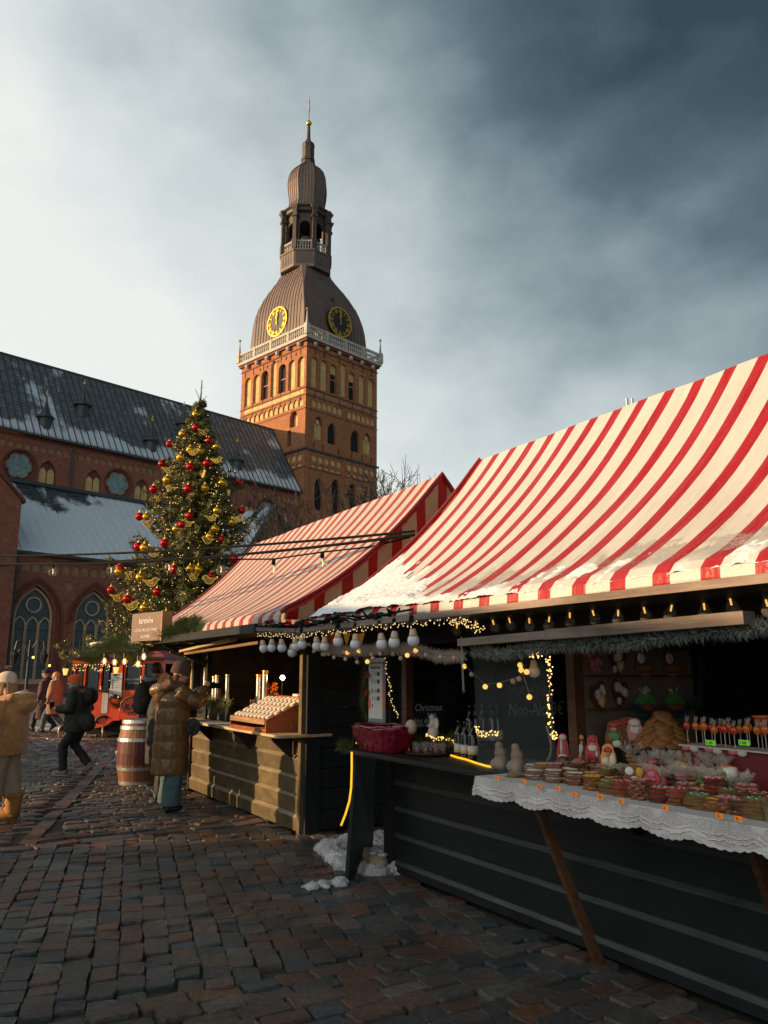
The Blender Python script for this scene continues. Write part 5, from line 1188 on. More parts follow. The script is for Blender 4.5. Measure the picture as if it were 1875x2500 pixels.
for k in range(120):
    a = rg.random(); u = -.95 + .8*a + rg.uniform(-.2, .2); v = -.2 + rg.random()*1.1; hgt = max(.02, .26*(1 - abs(v-.7)/1.1) * (1-abs(u+.55)/.9)); r = rg.uniform(.07, .15)
    m_.ell((u, v, hgt*rg.uniform(.1, .6)), (r*1.2, r*1.2, r*.6), 9, 6)
m_ = remesh(m_, .016, 3, .05, 5, 3); m_ = remesh(m_, .014, 0, .022, 26, 5)
m_.solo('snow_heap', 'dirty_snow', 'grey shovelled snow heap on the cobbles between the two stalls', 'snow', 'S', (-.6, .3, 0), smooth=True)
for lb, (x, y), n, sp in (('small lump of snow at the foot of the barrel', (345, 1918), 16, .26), ('thin scrap of snow on cobbles before the bar end panel', (795, 2165), 14, .16)):
    c = atZ(x, y, 0); m_ = MB()
    for k in range(n): r = rg.uniform(.02, .05); m_.ell((c.x+rg.uniform(-sp, sp)*.5, c.y+rg.uniform(-sp, sp), r*.3), (r*1.3, r*1.3, r*.7), 8, 6)
    remesh(m_, .012, 1, .01, 30).solo('snow_heap', 'dirty_snow', lb, 'snow', 'S', (c.x, c.y, 0), smooth=True)
c = atZ(915, 2120, 0); m_ = MB()
for k in range(9): m_.ell((c.x+rg.uniform(-.12, .16), c.y+rg.uniform(-.05, .05), .05+rg.uniform(0, .05)), (.09, .07, .06), 9, 7)
sb = remesh(m_, .014, 3, .012, 9).solo('sandbag', 'sand_bag', 'lumpy tan sandbag under the bar end with snow on top', 'sandbag', 'S', (c.x, c.y, 0), smooth=True)
m_ = MB()
for k in range(12): m_.ell((c.x+rg.uniform(-.1, .16), c.y+rg.uniform(-.05, .06), .135), (.04, .04, .018), 8, 5)
m_.build('snow_cap', 'dirty_snow', sb, smooth=True)

# ------------------------------------------------------------------ lights on the near stall
bs = thing('bulb_string', 'row of unlit white LED bulbs in black sockets under the canopy corner', 'string lights', 'S', (0, -.68, 1.9))
lb_ = MB().lathe([(.014, -.005), (.021, -.015), (.027, -.045), (.032, -.062)], 16).mesh('collar', 'bulb_collar', smooth=True)
lw_ = MB().lathe([(.031, -.060), (.039, -.073), (.042, -.09), (.039, -.108), (.028, -.124), (.01, -.132)], 16).mesh('diffuser', 'bulb_white', smooth=True)
ls_ = MB().lathe([(.008, .085), (.022, .075), (.024, .045), (.027, .04), (.027, .012), (.022, 0), (.018, -.008)], 12).mesh('socket', 'cable', smooth=True)
bz = [(640, 1582, -.66, .86), (664, 1580, -.66, .86), (687, 1580, -.66, .88), (713, 1592, -.58, .9), (720, 1578, -.66, .95), (738, 1572, -.68, .95), (772, 1576, -.66, 1), (793, 1577, -.66, 1), (826, 1565, -.69, .98), (869, 1572, -.68, 1.02), (930, 1572, -.68, 1.06), (964, 1567, -.68, 1.06), (1008, 1562, -.68, 1.1)]
sw = []
for i, (x, y, v, s) in enumerate(bz):
    p = atV(x, y, v) + Vector((0, 0, .085)); sc_ = 1.0; o = inst('socket', ls_, bs, p, (rnd.uniform(-.12, .12), rnd.uniform(-.14, .14), 0), (sc_, sc_, sc_)); inst('collar', lb_, o, (0, 0, 0)); inst('diffuser', lw_, o, (0, 0, 0))
    sw.append(p + Vector((0, 0, .12))); MB().tube([p+Vector((0, 0, .08)), p+Vector((0, .0, .13))], .005, 4).build('drop_wire', 'cable', bs)
MB().tube(sw, .008, 5).build('wire', 'cable', bs)
tg = thing('cable_tangle', 'tangle of black cables lying on the snowy canopy corner', 'cable', 'S', (0, -.66, 2.0)); rg = random.Random(8)
for k in range(9):
    u0 = rg.uniform(-1.4, .9); n = 9; L = rg.uniform(.5, 1.2); pts = [Vector((u0+L*j/n, -.68+rg.uniform(-.05, .06), 2.035 - .055*min(1, max(0, (u0+L*j/n+1.4)/.9)) + .02 + .07*abs(math.sin(j*1.3+k))*rg.random())) for j in range(n+1)]
    c_ = MB(); 
    for a, b, c3, d in zip([pts[0]]+pts, pts, pts[1:], pts[2:]+[pts[-1]]):
        c_.tube([b, b*.625+c3*.5-a*.0625-d*.0625, c3], .0075, 5)
    c_.build('cable', 'cable', tg)
for k in range(5):
    u = rg.uniform(-.9, 1.3); wbox('plug', 'cable', tg, u, u+.06, -.70, -.67, 1.99, 2.025)
ic = thing('fairy_light_string', 'warm fairy lights fringed along the canopy corner of the near stall', 'string lights', 'S', (0, -.7, 1.97)); dots = MB(); wr = MB(); tips = []
for k in range(150):
    u = -1.35 + 3.4*k/150; z = (2.02 - .055*min(1, max(0, (u+1.4)/.9))) - .012; q = Vector((u+rg.uniform(-.02, .02), -.71, z-rg.uniform(.005, .05))); wr.tube([(u, -.70, z), q], .0022, 3); tips.append(q)
for q in tips: dots.ell(q, .0042, 5, 4)
wr.build('wires', 'rail_beige', ic, kind='stuff'); dots.build('lights', 'fairy_dim', ic, kind='stuff')
# clear bulbs against the black fascia
cs_ = thing('bulb_string', 'row of clear glass bulbs with faint filaments along the black fascia', 'string lights', 'S', (3, -.3, 1.9))
cb = MB().lathe([(.012, 0), (.016, -.02), (.036, -.05), (.042, -.075), (.036, -.098), (.012, -.115)], 14).mesh('bulb', 'clear_glass', smooth=True); cso = MB().lathe([(.006, .05), (.016, .045), (.017, 0), (.014, -.006)], 10).mesh('socket', 'rail_beige'); cf = MB().tube([(0, 0, -.01), (0, 0, -.05)], .006, 5).mesh('filament', 'ball_lit')
w_ = []
for zx, zy in ((35, 300), (130, 285), (218, 280), (303, 270), (410, 270), (517, 262), (623, 240), (740, 228), (876, 228), (1008, 212), (1158, 200), (1322, 190), (1458, 165), (1645, 170)):
    p = atV(1100+zx/2.1406, 1380+zy/2.1406, -.32); o = inst('socket', cso, cs_, p, (rnd.uniform(-.2, .2), rnd.uniform(-.25, .25), 0), (.8,)*3); inst('bulb', cb, o, (0, 0, 0)); inst('filament', cf, o, (0, 0, 0)); w_.append(p + Vector((0, 0, .05)))
MB().tube(w_, .005, 5).build('wire', 'cable', cs_)
# tinsel
def tinsel(label, pts, n, rad, ln, mats, seed):
    g = MB(); rgg = random.Random(seed)
    for i, mm in enumerate(mats): g.m = i; fuzz(g, pts, rad, n//len(mats), ln*(1 if i == 0 else 1.12), .0055, rgg, .5)
    g.solo('tinsel_garland', list(mats), label, 'tinsel', 'S', tuple(pts[0]))
tp_ = [atV(x, y, -.56) for x, y in ((800, 1585), (860, 1590), (930, 1584), (1000, 1584), (1040, 1594), (1080, 1604), (1128, 1600))]
tinsel('fluffy cream tinsel under the canopy of the wine bar', tp_, 3600, .018, .044, ('tinsel_cream',), 5)
tp_ = [atV(x, y, -.57) for x, y in ((1155, 1590), (1230, 1597), (1300, 1583), (1380, 1574), (1460, 1572), (1540, 1570), (1620, 1556), (1700, 1545), (1800, 1540), (1880, 1530))]
tinsel('frosted green tinsel under the long shutter rail above the sweets', tp_, 5200, .016, .040, ('tinsel_green', 'tinsel_frost'), 6)
# string of cotton-ball lights
cbm = [MB().ell((0, 0, 0), .017, 12, 9).mesh('ball', m, smooth=True) for m in ('ball_lit', 'ball_unlit')]
def ball_string(label, pts, lit):
    t = thing('ball_light_string', label, 'string lights', 'S', tuple(pts[0]))
    for i, p in enumerate(pts): inst('ball', cbm[0 if i in lit else 1], t, p)
    for a, b in zip(pts, pts[1:]): pass
    MB().tube([p + Vector((0, 0, .016)) for p in pts], .0035, 4).build('wire', 'rail_beige', t)
z8 = lambda x, y: (620+x/3.318, 1440+y/3.318)
ball_string('cotton ball lights drooping below the cream tinsel', [atV(*z8(x, y), -.58) for x, y in ((447, 445), (487, 500), (560, 525), (577, 522), (610, 520), (650, 548), (742, 562), (733, 508), (757, 508), (838, 587), (852, 495), (918, 582), (953, 525), (965, 555), (1025, 522), (1128, 520), (1190, 555), (1242, 530), (1312, 493), (1395, 527), (1515, 545), (1623, 553))], {8, 10, 18, 17, 11})
zA = lambda x, y: (830+x/3.0164, 1540+y/3.0164)
ball_string('cotton ball lights strung across the plastic curtain', [atV(*zA(x, y), -.40) for x, y in ((840, 200), (915, 262), (970, 320), (1070, 412), (1175, 402), (1275, 372), (1318, 355), (1375, 303), (1327, 253))], {1, 3, 4, 7, 8})
ball_string('two glowing balls dangling left of the amber light strand', [atV(*zA(x, y), -.40) for x, y in ((1338, 165), (1335, 290), (1395, 488))], {1, 2})
def strand(label, pts, n, m, v, jit=.012):
    t = thing('fairy_light_string', label, 'string lights', 'S', tuple(pts[0])); d = MB(); rgg = random.Random(n)
    MB().tube(pts, .002, 3).build('wire', 'rail_beige', t)
    for k in range(n):
        s = k/n*(len(pts)-1); i = int(s); p = pts[i].lerp(pts[i+1], s-i); d.ell(p + Vector((rgg.uniform(-jit, jit), rgg.uniform(-jit, jit), rgg.uniform(-jit, jit))), .0045, 5, 4)
    d.build('lights', m, t, kind='stuff')
strand('amber fairy light strand hanging right of the price blackboard', [atV(*zA(x, y), -.3) for x, y in ((1540, 190), (1533, 260), (1550, 320), (1540, 480), (1530, 600), (1555, 660), (1570, 790), (1590, 770))], 70, 'fairy', -.3, .018)
strand('white fairy light strand hanging down beside the deposit notice', [atV(*zA(x, y), -.1) for x, y in ((330, 210), (350, 340), (372, 420), (365, 480), (400, 580), (435, 650))], 34, 'fairy_dim', -.1)
strand('fairy lights scattered at the wine bar shelf edge', [atV(*zA(x, y), -.02) for x, y in ((630, 765), (700, 800), (760, 790), (820, 800), (860, 830))], 40, 'fairy', 0)
strand('amber fairy lights lying around the wine bottles behind the curtain', [atV(*zA(x, y), .1) for x, y in ((1000, 710), (1020, 745), (1060, 765), (1110, 755), (1180, 755))], 46, 'fairy', 0, .02)
strand('amber lights bunched at the top of the plastic curtain', [atV(*zA(x, y), -.42) for x, y in ((1395, 175), (1420, 170), (1440, 180), (1480, 172))], 24, 'fairy', 0, .02)
strand('warm fairy lights hanging at the left end of the black fascia', [atV(1100+x/2.14, 1380+y/2.14, -.5) for x, y in ((0, 290), (40, 285), (80, 305), (130, 320), (165, 340))], 60, 'fairy_dim', 0, .03)
garland('fir_garland', [atV(*zA(x, y), -.05) for x, y in ((230, 165), (200, 205), (195, 330), (185, 450), (180, 560), (190, 640), (200, 680))], 'fir garland with red berries hanging left of the deposit notice', 1500, .03, .06, m='needle', wd=.007, seed=8, extra=[atV(*zA(x+rnd.uniform(-14, 14), y), -.09) for x, y in ((195, 310), (200, 325), (190, 340), (190, 440), (195, 455), (185, 470), (190, 480))])
garland('fir_garland', [atV(*zA(x, y), .02) for x, y in ((500, 830), (600, 850), (700, 850), (800, 860), (870, 800), (930, 790), (980, 850))], 'dark fir garland lying along the back of the wine bar', 2600, .05, .07, m='needle', wd=.007, seed=9)
pn = thing('bunting', 'orange and yellow pennants hanging in the gap between the stalls', 'bunting', 'S', (-1.3, .5, 1.9))
for i, (x0, x1) in enumerate(((795, 835), (836, 858), (858, 872), (872, 893))):
    a, b = atU(x0, 1537, -1.1), atU(x1, 1537, -1.1); m3 = a.lerp(b, .5) - Vector((0, 0, .16 if i else .24)); MB().add([a, b, m3, a+Vector((-.01, 0, 0)), b+Vector((-.01, 0, 0)), m3+Vector((-.01, 0, 0))], [(0, 1, 2), (5, 4, 3), (0, 3, 4, 1), (1, 4, 5, 2), (2, 5, 3, 0)]).build('pennant', 'flag_yellow' if i % 2 else 'flag_orange', pn)

# ------------------------------------------------------------------ the wine bar
dn = thing('notice', 'tall white deposit notice with coral edges on the bar corner post', 'notice', 'S', (-.22, -.06, 1.45))
a, b = atV(901, 1607, -.06), atV(940, 1766, -.06); u0, u1, z0, z1 = a.x, b.x, b.z, a.z
wbox('sheet', 'paper', dn, u0, u1, -.062, -.055, z0, z1)
H_ = z1-z0; W_ = u1-u0
for zz0, zz1, x0, x1, m in ((.0, .06, 0, 1, 'stained_glass'), (.2, .36, 0, .12, 'coral'), (.2, .6, .86, 1, 'coral'), (.06, .2, .86, 1, 'stained_glass'), (.6, .95, .87, 1, 'grey_cloth')):
    wbox('colour_block', m, dn, u0+W_*x0, u0+W_*x1, -.0655, -.0635, z0+H_*zz0, z0+H_*zz1)
for s_, zz, sz in (('DEPOZĪTA', .9, .055), ('SISTĒMA', .825, .055)): text('lettering', s_, sz*H_, 'ink', dn, (u0+W_*.12, -.064, z0+H_*zz), xs=.95*W_/H_*4.2*.75)
for s_, zz in (('1', .6), ('2', .46), ('3', .34), ('4', .23)): text('numeral', s_, .08*H_, 'ink', dn, (u0+W_*.2, -.064, z0+H_*zz))
for zz in (.89, .8, .68): wbox('rule_line', 'ink', dn, u0+W_*.1, u0+W_*.85, -.0645, -.0632, z0+H_*zz-.012, z0+H_*zz-.010)
for zz in (.72, .6, .46, .34): wbox('pictogram', 'ink', dn, u0+W_*.55, u0+W_*.68, -.0645, -.0632, z0+H_*zz, z0+H_*(zz+.06)); [wbox('text_line', 'grey_cloth', dn, u0+W_*.36, u0+W_*.52, -.0645, -.0632, z0+H_*(zz+.015*q), z0+H_*(zz+.015*q)+.003) for q in range(4)]
# basket lined with red film
a, b = atV(880, 1815, -.3), atV(985, 1772, -.3); cu, wd_ = (a.x+b.x)/2, (b.x-a.x)/2
bk = thing('basket', 'red film wrapped basket on the left end of the bar', 'basket', 'S', (cu, -.28, 1.0))
m_ = MB().loft([(cu, -.28, 1.0, wd_*.72, .13), (cu, -.28, 1.05, wd_*.82, .15), (cu, -.28, 1.17, wd_*.98, .18), (cu, -.28, 1.19, wd_*1.0, .185), (cu, -.28, 1.185, wd_*.93, .17), (cu, -.28, 1.05, wd_*.75, .12)], 20, 3.2); remesh(m_, .008, 1, .010, 22).build('bowl', 'red_film', bk, smooth=True)
m_ = MB().tube([Vector((cu+wd_*1.0*math.cos(t*PI/10), -.28+.185*math.sin(t*PI/10), 1.19+.008*math.sin(t*2.3))) for t in range(21)], .012, 6); m_.build('rim', 'red_film', bk, smooth=True)
MB().ell((cu+wd_*.95, -.22, 1.2), (.05, .045, .055), 10, 8).build('pompom', 'ball_unlit', bk)
tl = thing('bracket_box', 'small wire frame at the bar end beside the red basket', 'frame', 'S', (0, -.3, 1.0)); q = [(-.04, -.36, 1.0), (-.04, -.30, 1.0), (-.04, -.30, 1.09), (-.04, -.36, 1.09), (-.04, -.36, 1.0)]
MB().tube(q, .005, 4).build('wire', 'iron', tl)
garland('fir_garland', [Vector((-.13, -.42, 1.01)), Vector((-.06, -.44, 1.02)), Vector((.02, -.44, 1.015))], 'small dark fir sprig on the left corner of the bar', 260, .03, .06, m='needle', wd=.006, seed=10)
# yellow rope light
zB = lambda x, y: (740+x/2.9625, 1780+y/2.9625)
rl = thing('rope_light', 'glowing yellow rope light along the bar top and down its end', 'rope light', 'S', (.5, -.45, 1.0))
pts = [atZ(*zB(x, y), 1.008) for x, y in ((385, 100), (430, 112), (480, 140), (550, 160), (650, 164), (760, 163), (860, 160))]; MB().tube(pts, .0075, 8).build('tube', 'rope_led', rl, smooth=True)
pts = [atZ(*zB(x, y), 1.008) for x, y in ((1070, 190), (1120, 206), (1180, 220), (1250, 245), (1330, 268), (1400, 277))]; MB().tube(pts, .0075, 8).build('tube', 'rope_led', rl, smooth=True)
pts = [atV(*zB(x, y), -.49) for x, y in ((352, 165), (352, 280), (348, 420), (335, 520), (305, 620), (275, 695))]; MB().tube(pts, .0085, 8).build('tube', 'rope_led', rl, smooth=True)
# tray of glasses
c = atZ(1045, 1842, 1.0); tr_ = thing('tray', 'dark round tray on the bar carrying small glasses', 'tray', 'S', (c.x, c.y, 1.0))
MB().lathe([(.15, 0), (.17, .012), (.175, .02), (.168, .018), (.15, .008)], 28, (c.x, c.y, 1.0)).build('dish', 'ginger_dark', tr_, smooth=True)
gm = MB().lathe([(.018, 0), (.019, .01), (.022, .075), (.0205, .075), (.0175, .012)], 12).mesh('shot_glass', 'clear_glass', smooth=True); wm = MB().lathe([(.017, .012), (.019, .04)], 12).mesh('wine', 'jam', smooth=True)
for i, (x, y) in enumerate(((-.12, -.04), (-.10, .05), (-.06, -.01), (-.03, .07), (-.02, -.08), (.03, .01), (.06, -.06), (.07, .07), (.11, .0), (.12, .06))):
    g = inst_solo('shot_glass', gm, 'small clear shot glass on the bar tray, %s from the left' % ordinal(i), 'glass', 'S', (c.x+x, c.y+y, 1.012), group='shot glasses on the tray'); inst('wine', wm, g, (0, 0, 0))
# things on the bar's left inner wall
UL = .068
a, b = atU(1005, 1712, UL), atU(1087, 1790, UL)
c1 = thing('blackboard', 'small blackboard chalked with Christmas tea on the bar wall', 'blackboard', 'S', (UL, (a.y+b.y)/2, b.z)); wbox('board', 'chalkboard', c1, UL, UL+.012, a.y-.02, b.y, b.z-.02, a.z)
def chalk(root, s, x, y, size, u, m='chalk', xs=1.0): p = atU(x, y, u); text('chalk_text', s, size, m, root, (u, p.y, p.z), FLAT_SIDE, ext=.0008, shear=.12, xs=xs)
chalk(c1, 'Christmas', *zA(550, 592), .085, UL+.014, xs=.82); chalk(c1, 'tea.', *zA(640, 640), .08, UL+.014); chalk(c1, 'Hot drink', *zA(547, 682), .062, UL+.014, xs=.85); chalk(c1, 'Non-alc', *zA(547, 712), .062, UL+.014, xs=.85)
a, b = atU(1205, 1640, UL), atU(1347, 1868, UL)
c2 = thing('blackboard', 'large blackboard chalked with wine prices behind the plastic curtain', 'blackboard', 'S', (UL, (a.y+b.y)/2, b.z)); wbox('board', 'chalkboard', c2, UL, UL+.012, a.y, b.y, 1.0, a.z)
mat('chalk_faint', (0.16, 0.165, 0.165), 0.9, var=.3, scale=50)
chalk(c2, 'Hot wine=5€', *zA(1240, 475), .16, UL+.014, 'chalk_faint', .78); chalk(c2, 'Non-Alc=3€', *zA(1237, 630), .17, UL+.014, 'chalk', .78)
# urn, bottles, angel
a, b = atU(1010, 1657, .16), atU(1065, 1712, .16); bm_ = thing('drinks_machine', 'steel drinks machine reflecting bright stripes on the bar wall', 'machine', 'S', (.1, a.y, 1.2))
mat('steel_striped', (.6, .55, .5), .22, metal=1.0, var=.75, scale=5, stretch=(1, 12, .01)); wbox('front_plate', 'steel_striped', bm_, .12, .16, a.y, b.y, b.z, a.z); wbox('casing', 'black_wood', bm_, .068, .119, a.y-.05, b.y+.25, b.z-.02, a.z+.04); MB().tube([(.17, a.y-.14, a.z-.06), (.17, a.y+.02, a.z-.06)], .028, 10).build('handle', 'cable', bm_)  # the reflected bright stripes are put into the plate's colour
c = atV(1058, 1788, .05); an = thing('figurine', 'small white angel figurine on the bar shelf', 'figurine', 'S', (c.x, .05, 1.02)); m_ = MB(); z_ = c.z
for q, r in (((0, 0, .0), (.05, .045, .05)), ((0, 0, .06), (.035, .03, .05)), ((0, -.01, .115), (.024, .024, .026)), ((-.035, .01, .07), (.025, .012, .045)), ((.035, .01, .07), (.025, .012, .045)), ((.0, -.03, .05), (.03, .02, .015)), ((-.045, -.01, -.02), (.03, .03, .025)), ((.04, -.015, -.025), (.03, .03, .02))): m_.ell((c.x+q[0], .05+q[1], z_+q[2]), r, 10, 8)
remesh(m_, .006, 2).build('body', 'plaster_white', an, smooth=True)
wbox('napkin_box', 'steel', thing('napkin_box', 'grey tissue box beside the angel figurine', 'box', 'S', (c.x+.14, 0, 1.02)), c.x+.05, c.x+.22, -.02, .08, 1.06, 1.09)
wbox('shelf_stand', 'black_wood', S1, c.x-.06, c.x+.4, -.02, .12, .999, 1.058)
bp = [(.036, 0), (.037, .01), (.037, .2), (.030, .225), (.014, .25), (.0135, .30), (.016, .302), (.016, .318), (.012, .32)]
bot = MB().lathe(bp, 14).mesh('wine_bottle', 'bottle_glass', smooth=True); lbm = MB().lathe([(.0376, .045), (.0376, .12)], 14).mesh('label', 'label_paper', smooth=True); lbr = MB().lathe([(.0378, .10), (.0378, .125)], 14).mesh('label_band', 'coral', smooth=True)
bn = ['nearest the tea blackboard', 'second from the tea blackboard', 'third, with a low white label', 'just left of the plastic curtain edge', 'behind the curtain edge', 'behind the curtain, tall and first', 'behind the curtain, with coral label', 'behind the curtain, beside the coral one', 'behind the curtain, last to the right']
for i, (x, y, v, k) in enumerate(((1121, 1838, -.03, 0), (1137, 1846, -.05, 0), (1155, 1850, -.06, 0), (1148, 1790, .25, 0), (1162, 1800, .3, 0), (1180, 1790, .4, 0), (1178, 1782, .45, 1), (1203, 1785, .45, 0), (1216, 1778, .5, 0))):
    p = atV(x, y, v); zb = .998 if i < 3 else 1.04
    o = inst_solo('wine_bottle', bot, 'dark wine bottle on the bar, ' + bn[i], 'bottle', 'S', (p.x, v, zb), rz=i*1.3, group='wine bottles on the bar', scale=(1, 1, .82 if i < 3 else 1)); inst('label', lbm, o, (0, 0, 0))
    if k: inst('label_band', lbr, o, (0, 0, 0))
wbox('bottle_step', 'black_wood', S1, .95, 2.12, .065, .75, .961, 1.039)
# plastic curtain
g = MB(); nU, nZ = 26, 8; a, b = atV(1150, 1588, -.44), atV(1345, 1868, -.44)
for i in range(nU+1):
    for j in range(nZ+1):
        t, s = i/nU, j/nZ; u = a.x + (b.x-a.x)*t; g.v.append((u + .03*s*(t-.3), -.43 + .022*math.sin(t*19+s*2) + .012*math.sin(t*41), a.z + (1.005-a.z)*s))
g.f = [(i*(nZ+1)+j, (i+1)*(nZ+1)+j, (i+1)*(nZ+1)+j+1, i*(nZ+1)+j+1) for i in range(nU) for j in range(nZ)]; g.mi = [0]*len(g.f)
g.solo('plastic_curtain', 'film', 'clear plastic curtain hanging between the wine bar and the sweets', 'curtain', 'S', (a.x, -.43, 1.0), smooth=True)
for i, (x, y) in enumerate(((1222, 1860), (1262, 1856))):
    p = atV(x, y, -.25); m_ = MB(); [m_.ell((p.x+dx, -.25+dy, 1.0+dz), r, 9, 7) for dx, dy, dz, r in ((0, 0, .04, .05), (0, 0, .1, .04), (-.03, -.02, .03, .035), (.03, -.02, .03, .035), (0, -.01, .145, .028))]
    remesh(m_, .007, 2).solo('plush_toy', 'sand_bag', 'pale stuffed figure behind the curtain foot, ' + ('left one' if i == 0 else 'right one'), 'toy', 'S', (p.x, -.25, 1.0), smooth=True)
hz_ = [atV(*zA(x, y), -.2) for x, y in ((1520, 700), (1545, 780), (1558, 860), (1545, 930), (1525, 955))]; MB().tube(hz_, .008, 6).solo('hose', 'rail_beige', 'pale curved hose at the right edge of the price blackboard', 'hose', 'S', tuple(hz_[0]))
ch = thing('chain', 'thin metal chain hanging at the curtain rail', 'chain', 'S', (1.7, -.55, 1.6)); lk = MB().tube([(0, 0, .014), (.006, 0, .007), (.006, 0, -.007), (0, 0, -.014), (-.006, 0, -.007), (-.006, 0, .007), (0, 0, .014)], .0018, 4).mesh('link', 'zinc')
p0, p1 = atV(*zA(893, 60), -.58), atV(*zA(910, 440), -.58)
for k in range(20): inst('link', lk, ch, p0.lerp(p1, k/19), (0, 0, (k % 2)*PI/2))
lb2 = thing('pendant_bulb', 'large unlit bulb hanging behind the plastic curtain', 'bulb', 'S', (1.9, -.3, 1.5)); p = atV(*zA(1430, 330), -.3); inst('collar', lb_, lb2, p+Vector((0, 0, .1)), scale=(.85,)*3); inst('diffuser', lw_, lb2, p+Vector((0, 0, .1)), scale=(.85,)*3); MB().tube([p+Vector((0, 0, .1)), p+Vector((0, 0, .34))], .004, 4).build('cord', 'rail_beige', lb2)
# ------------------------------------------------------------------ the sweets table
zS = lambda x, y: (1180+x/2.387, 1540+y/2.387)
lc = thing('lace_cloth', 'white lace cloth with scalloped hem over the sweets table', 'tablecloth', 'S', (3.3, -.3, .987))
wbox('cloth_top', 'lace_top', lc, 1.885, 4.9, -.565, -.003, .987, .993) if 'lace_top' in MATS else (mat('lace_top', (.55, .53, .53), .85, var=.1, scale=30), wbox('cloth_top', 'lace_top', lc, 1.885, 4.9, -.565, -.003, .987, .993))
g = MB(); n = 300; NZ = 5
def hem(u): return .092 + .022*abs(math.sin(u*PI/.30)) + .007*abs(math.sin(u*PI/.045))
path = [(1.885, -.03 - .54*k/30, k*.018) for k in range(31)] + [(1.885+3.0*k/n, -.57, .54+3.0*k/n) for k in range(1, n+1)]
for (u, v, s) in path:
    for j in range(NZ+1): g.v.append((u - (.012*j/NZ*math.sin(s*14) if v > -.56 else 0), v - .016*j/NZ*(1+math.sin(s*13)) if v < -.56 else v, .993 - hem(s)*j/NZ))
g.f = [(i*(NZ+1)+j, i*(NZ+1)+j+1, (i+1)*(NZ+1)+j+1, (i+1)*(NZ+1)+j) for i in range(len(path)-1) for j in range(NZ)]; g.mi = [0]*len(g.f)
g.build('lace_hem', 'lace', lc, smooth=True)
for lv in (.55, .78):
    tb = []
    for (u, v, s) in path: tb.append((u - (.004 if v > -.56 else 0), (v - .016*lv*(1+math.sin(s*13)) if v < -.56 else v) - .003, .993 - (hem(s)-.02)*lv - .012*abs(math.sin(s*PI/.15))))
    MB().tube(tb, .0022, 4).build('scallop_cord', 'icing_white', lc)
for i, (x, y) in enumerate(((85, 858), (240, 880), (330, 908), (440, 918), (537, 952), (685, 968), (808, 992), (1065, 1030), (1380, 1077), (1490, 1095))):
    p = atV(*zS(x, y), -.585); r = rnd.uniform(-.2, .2); t = MB(); w, h = .036, .021
    t.box(p.x-w/2, p.x+w/2, -.5905, -.5885, p.z-h/2, p.z+h/2); o = t.solo('price_tag', 'price_orange', 'orange price tag on the lace hem, %s from the left' % ordinal(i), 'price tag', 'S', (p.x, -.589, p.z), group='orange price tags on the lace'); o.rotation_euler.x = -.15
    text('price', ['1,-', '3,-', '2.5', '4,-', '5,-', '3.5', '2,-', '2,-', '3,-', '4,-'][i], .016, 'ginger_dark', o, Vector((p.x-.010, -.591, p.z-.006)))
def cookie_mesh(r, h, m_top, m_body, shape=None, name='gingerbread'):
    o = circ(0, 0, r, 18, shape); b = MB(); b.prism(inset(o, .0), lambda x, y, d: (x, y, d), 0, h*.72); b.m = 1
    ii = [(x*.86, y*.86) for x, y in o]; b.prism(ii, lambda x, y, d: (x, y, d), h*.7201, h)
    b.m = 2
    for k in range(7): a = k*2*PI/7; b.ell((r*.55*math.cos(a), r*.55*math.sin(a), h), (r*.10, r*.10, h*.12), 6, 4)
    return b.mesh(name, [m_body, m_top, 'icing_white'])
fl6 = lambda a: .9 + .1*math.cos(6*a); star = lambda a: .82 + .18*math.cos(5*a); hrt = lambda a: .85 + .2*math.cos(2*a) - .05*math.sin(a)
kinds = {'white iced': cookie_mesh(.062, .013, 'icing_white', 'ginger', fl6), 'yellow iced': cookie_mesh(.062, .014, 'icing_yellow', 'ginger', fl6), 'green iced': cookie_mesh(.062, .016, 'icing_green', 'ginger', hrt), 'red iced': cookie_mesh(.060, .018, 'icing_red', 'ginger', fl6), 'pink iced': cookie_mesh(.060, .013, 'icing_pink', 'ginger', star), 'plain brown': cookie_mesh(.062, .016, 'ginger_light', 'ginger_dark', hrt), 'dark red': cookie_mesh(.058, .017, 'candy_red', 'ginger_dark', fl6)}
hgt = {'white iced': .014, 'yellow iced': .015, 'green iced': .017, 'red iced': .019, 'pink iced': .014, 'plain brown': .017, 'dark red': .018}
rg = random.Random(12)
front = [(262, 868, 'white iced', 4), (375, 885, 'white iced', 5), (500, 900, 'white iced', 5), (605, 930, 'yellow iced', 5), (692, 952, 'green iced', 4), (775, 966, 'red iced', 4), (872, 985, 'pink iced', 7), (985, 1003, 'dark red', 4), (1095, 1018, 'red iced', 4), (1208, 1042, 'green iced', 4), (1312, 1055, 'yellow iced', 4), (1388, 1066, 'pink iced', 5), (1470, 1080, 'plain brown', 4), (1562, 1100, 'green iced', 5), (1680, 1110, 'red iced', 5)]
for si, (x, y, kd, n) in enumerate(front):
    p = atZ(*zS(x, y), .994); z = .994; v0 = p.y + .055
    for k in range(n):
        inst_solo('gingerbread', kinds[kd], '%s gingerbread, %s from the bottom of the %s front stack from the left' % (kd, ordinal(k), ordinal(si)), 'gingerbread', 'S', (p.x + rg.uniform(-.006, .006), v0 + rg.uniform(-.006, .006), z), rg.uniform(-.4, .4), 'gingerbread stacks along the lace edge'); z += hgt[kd]
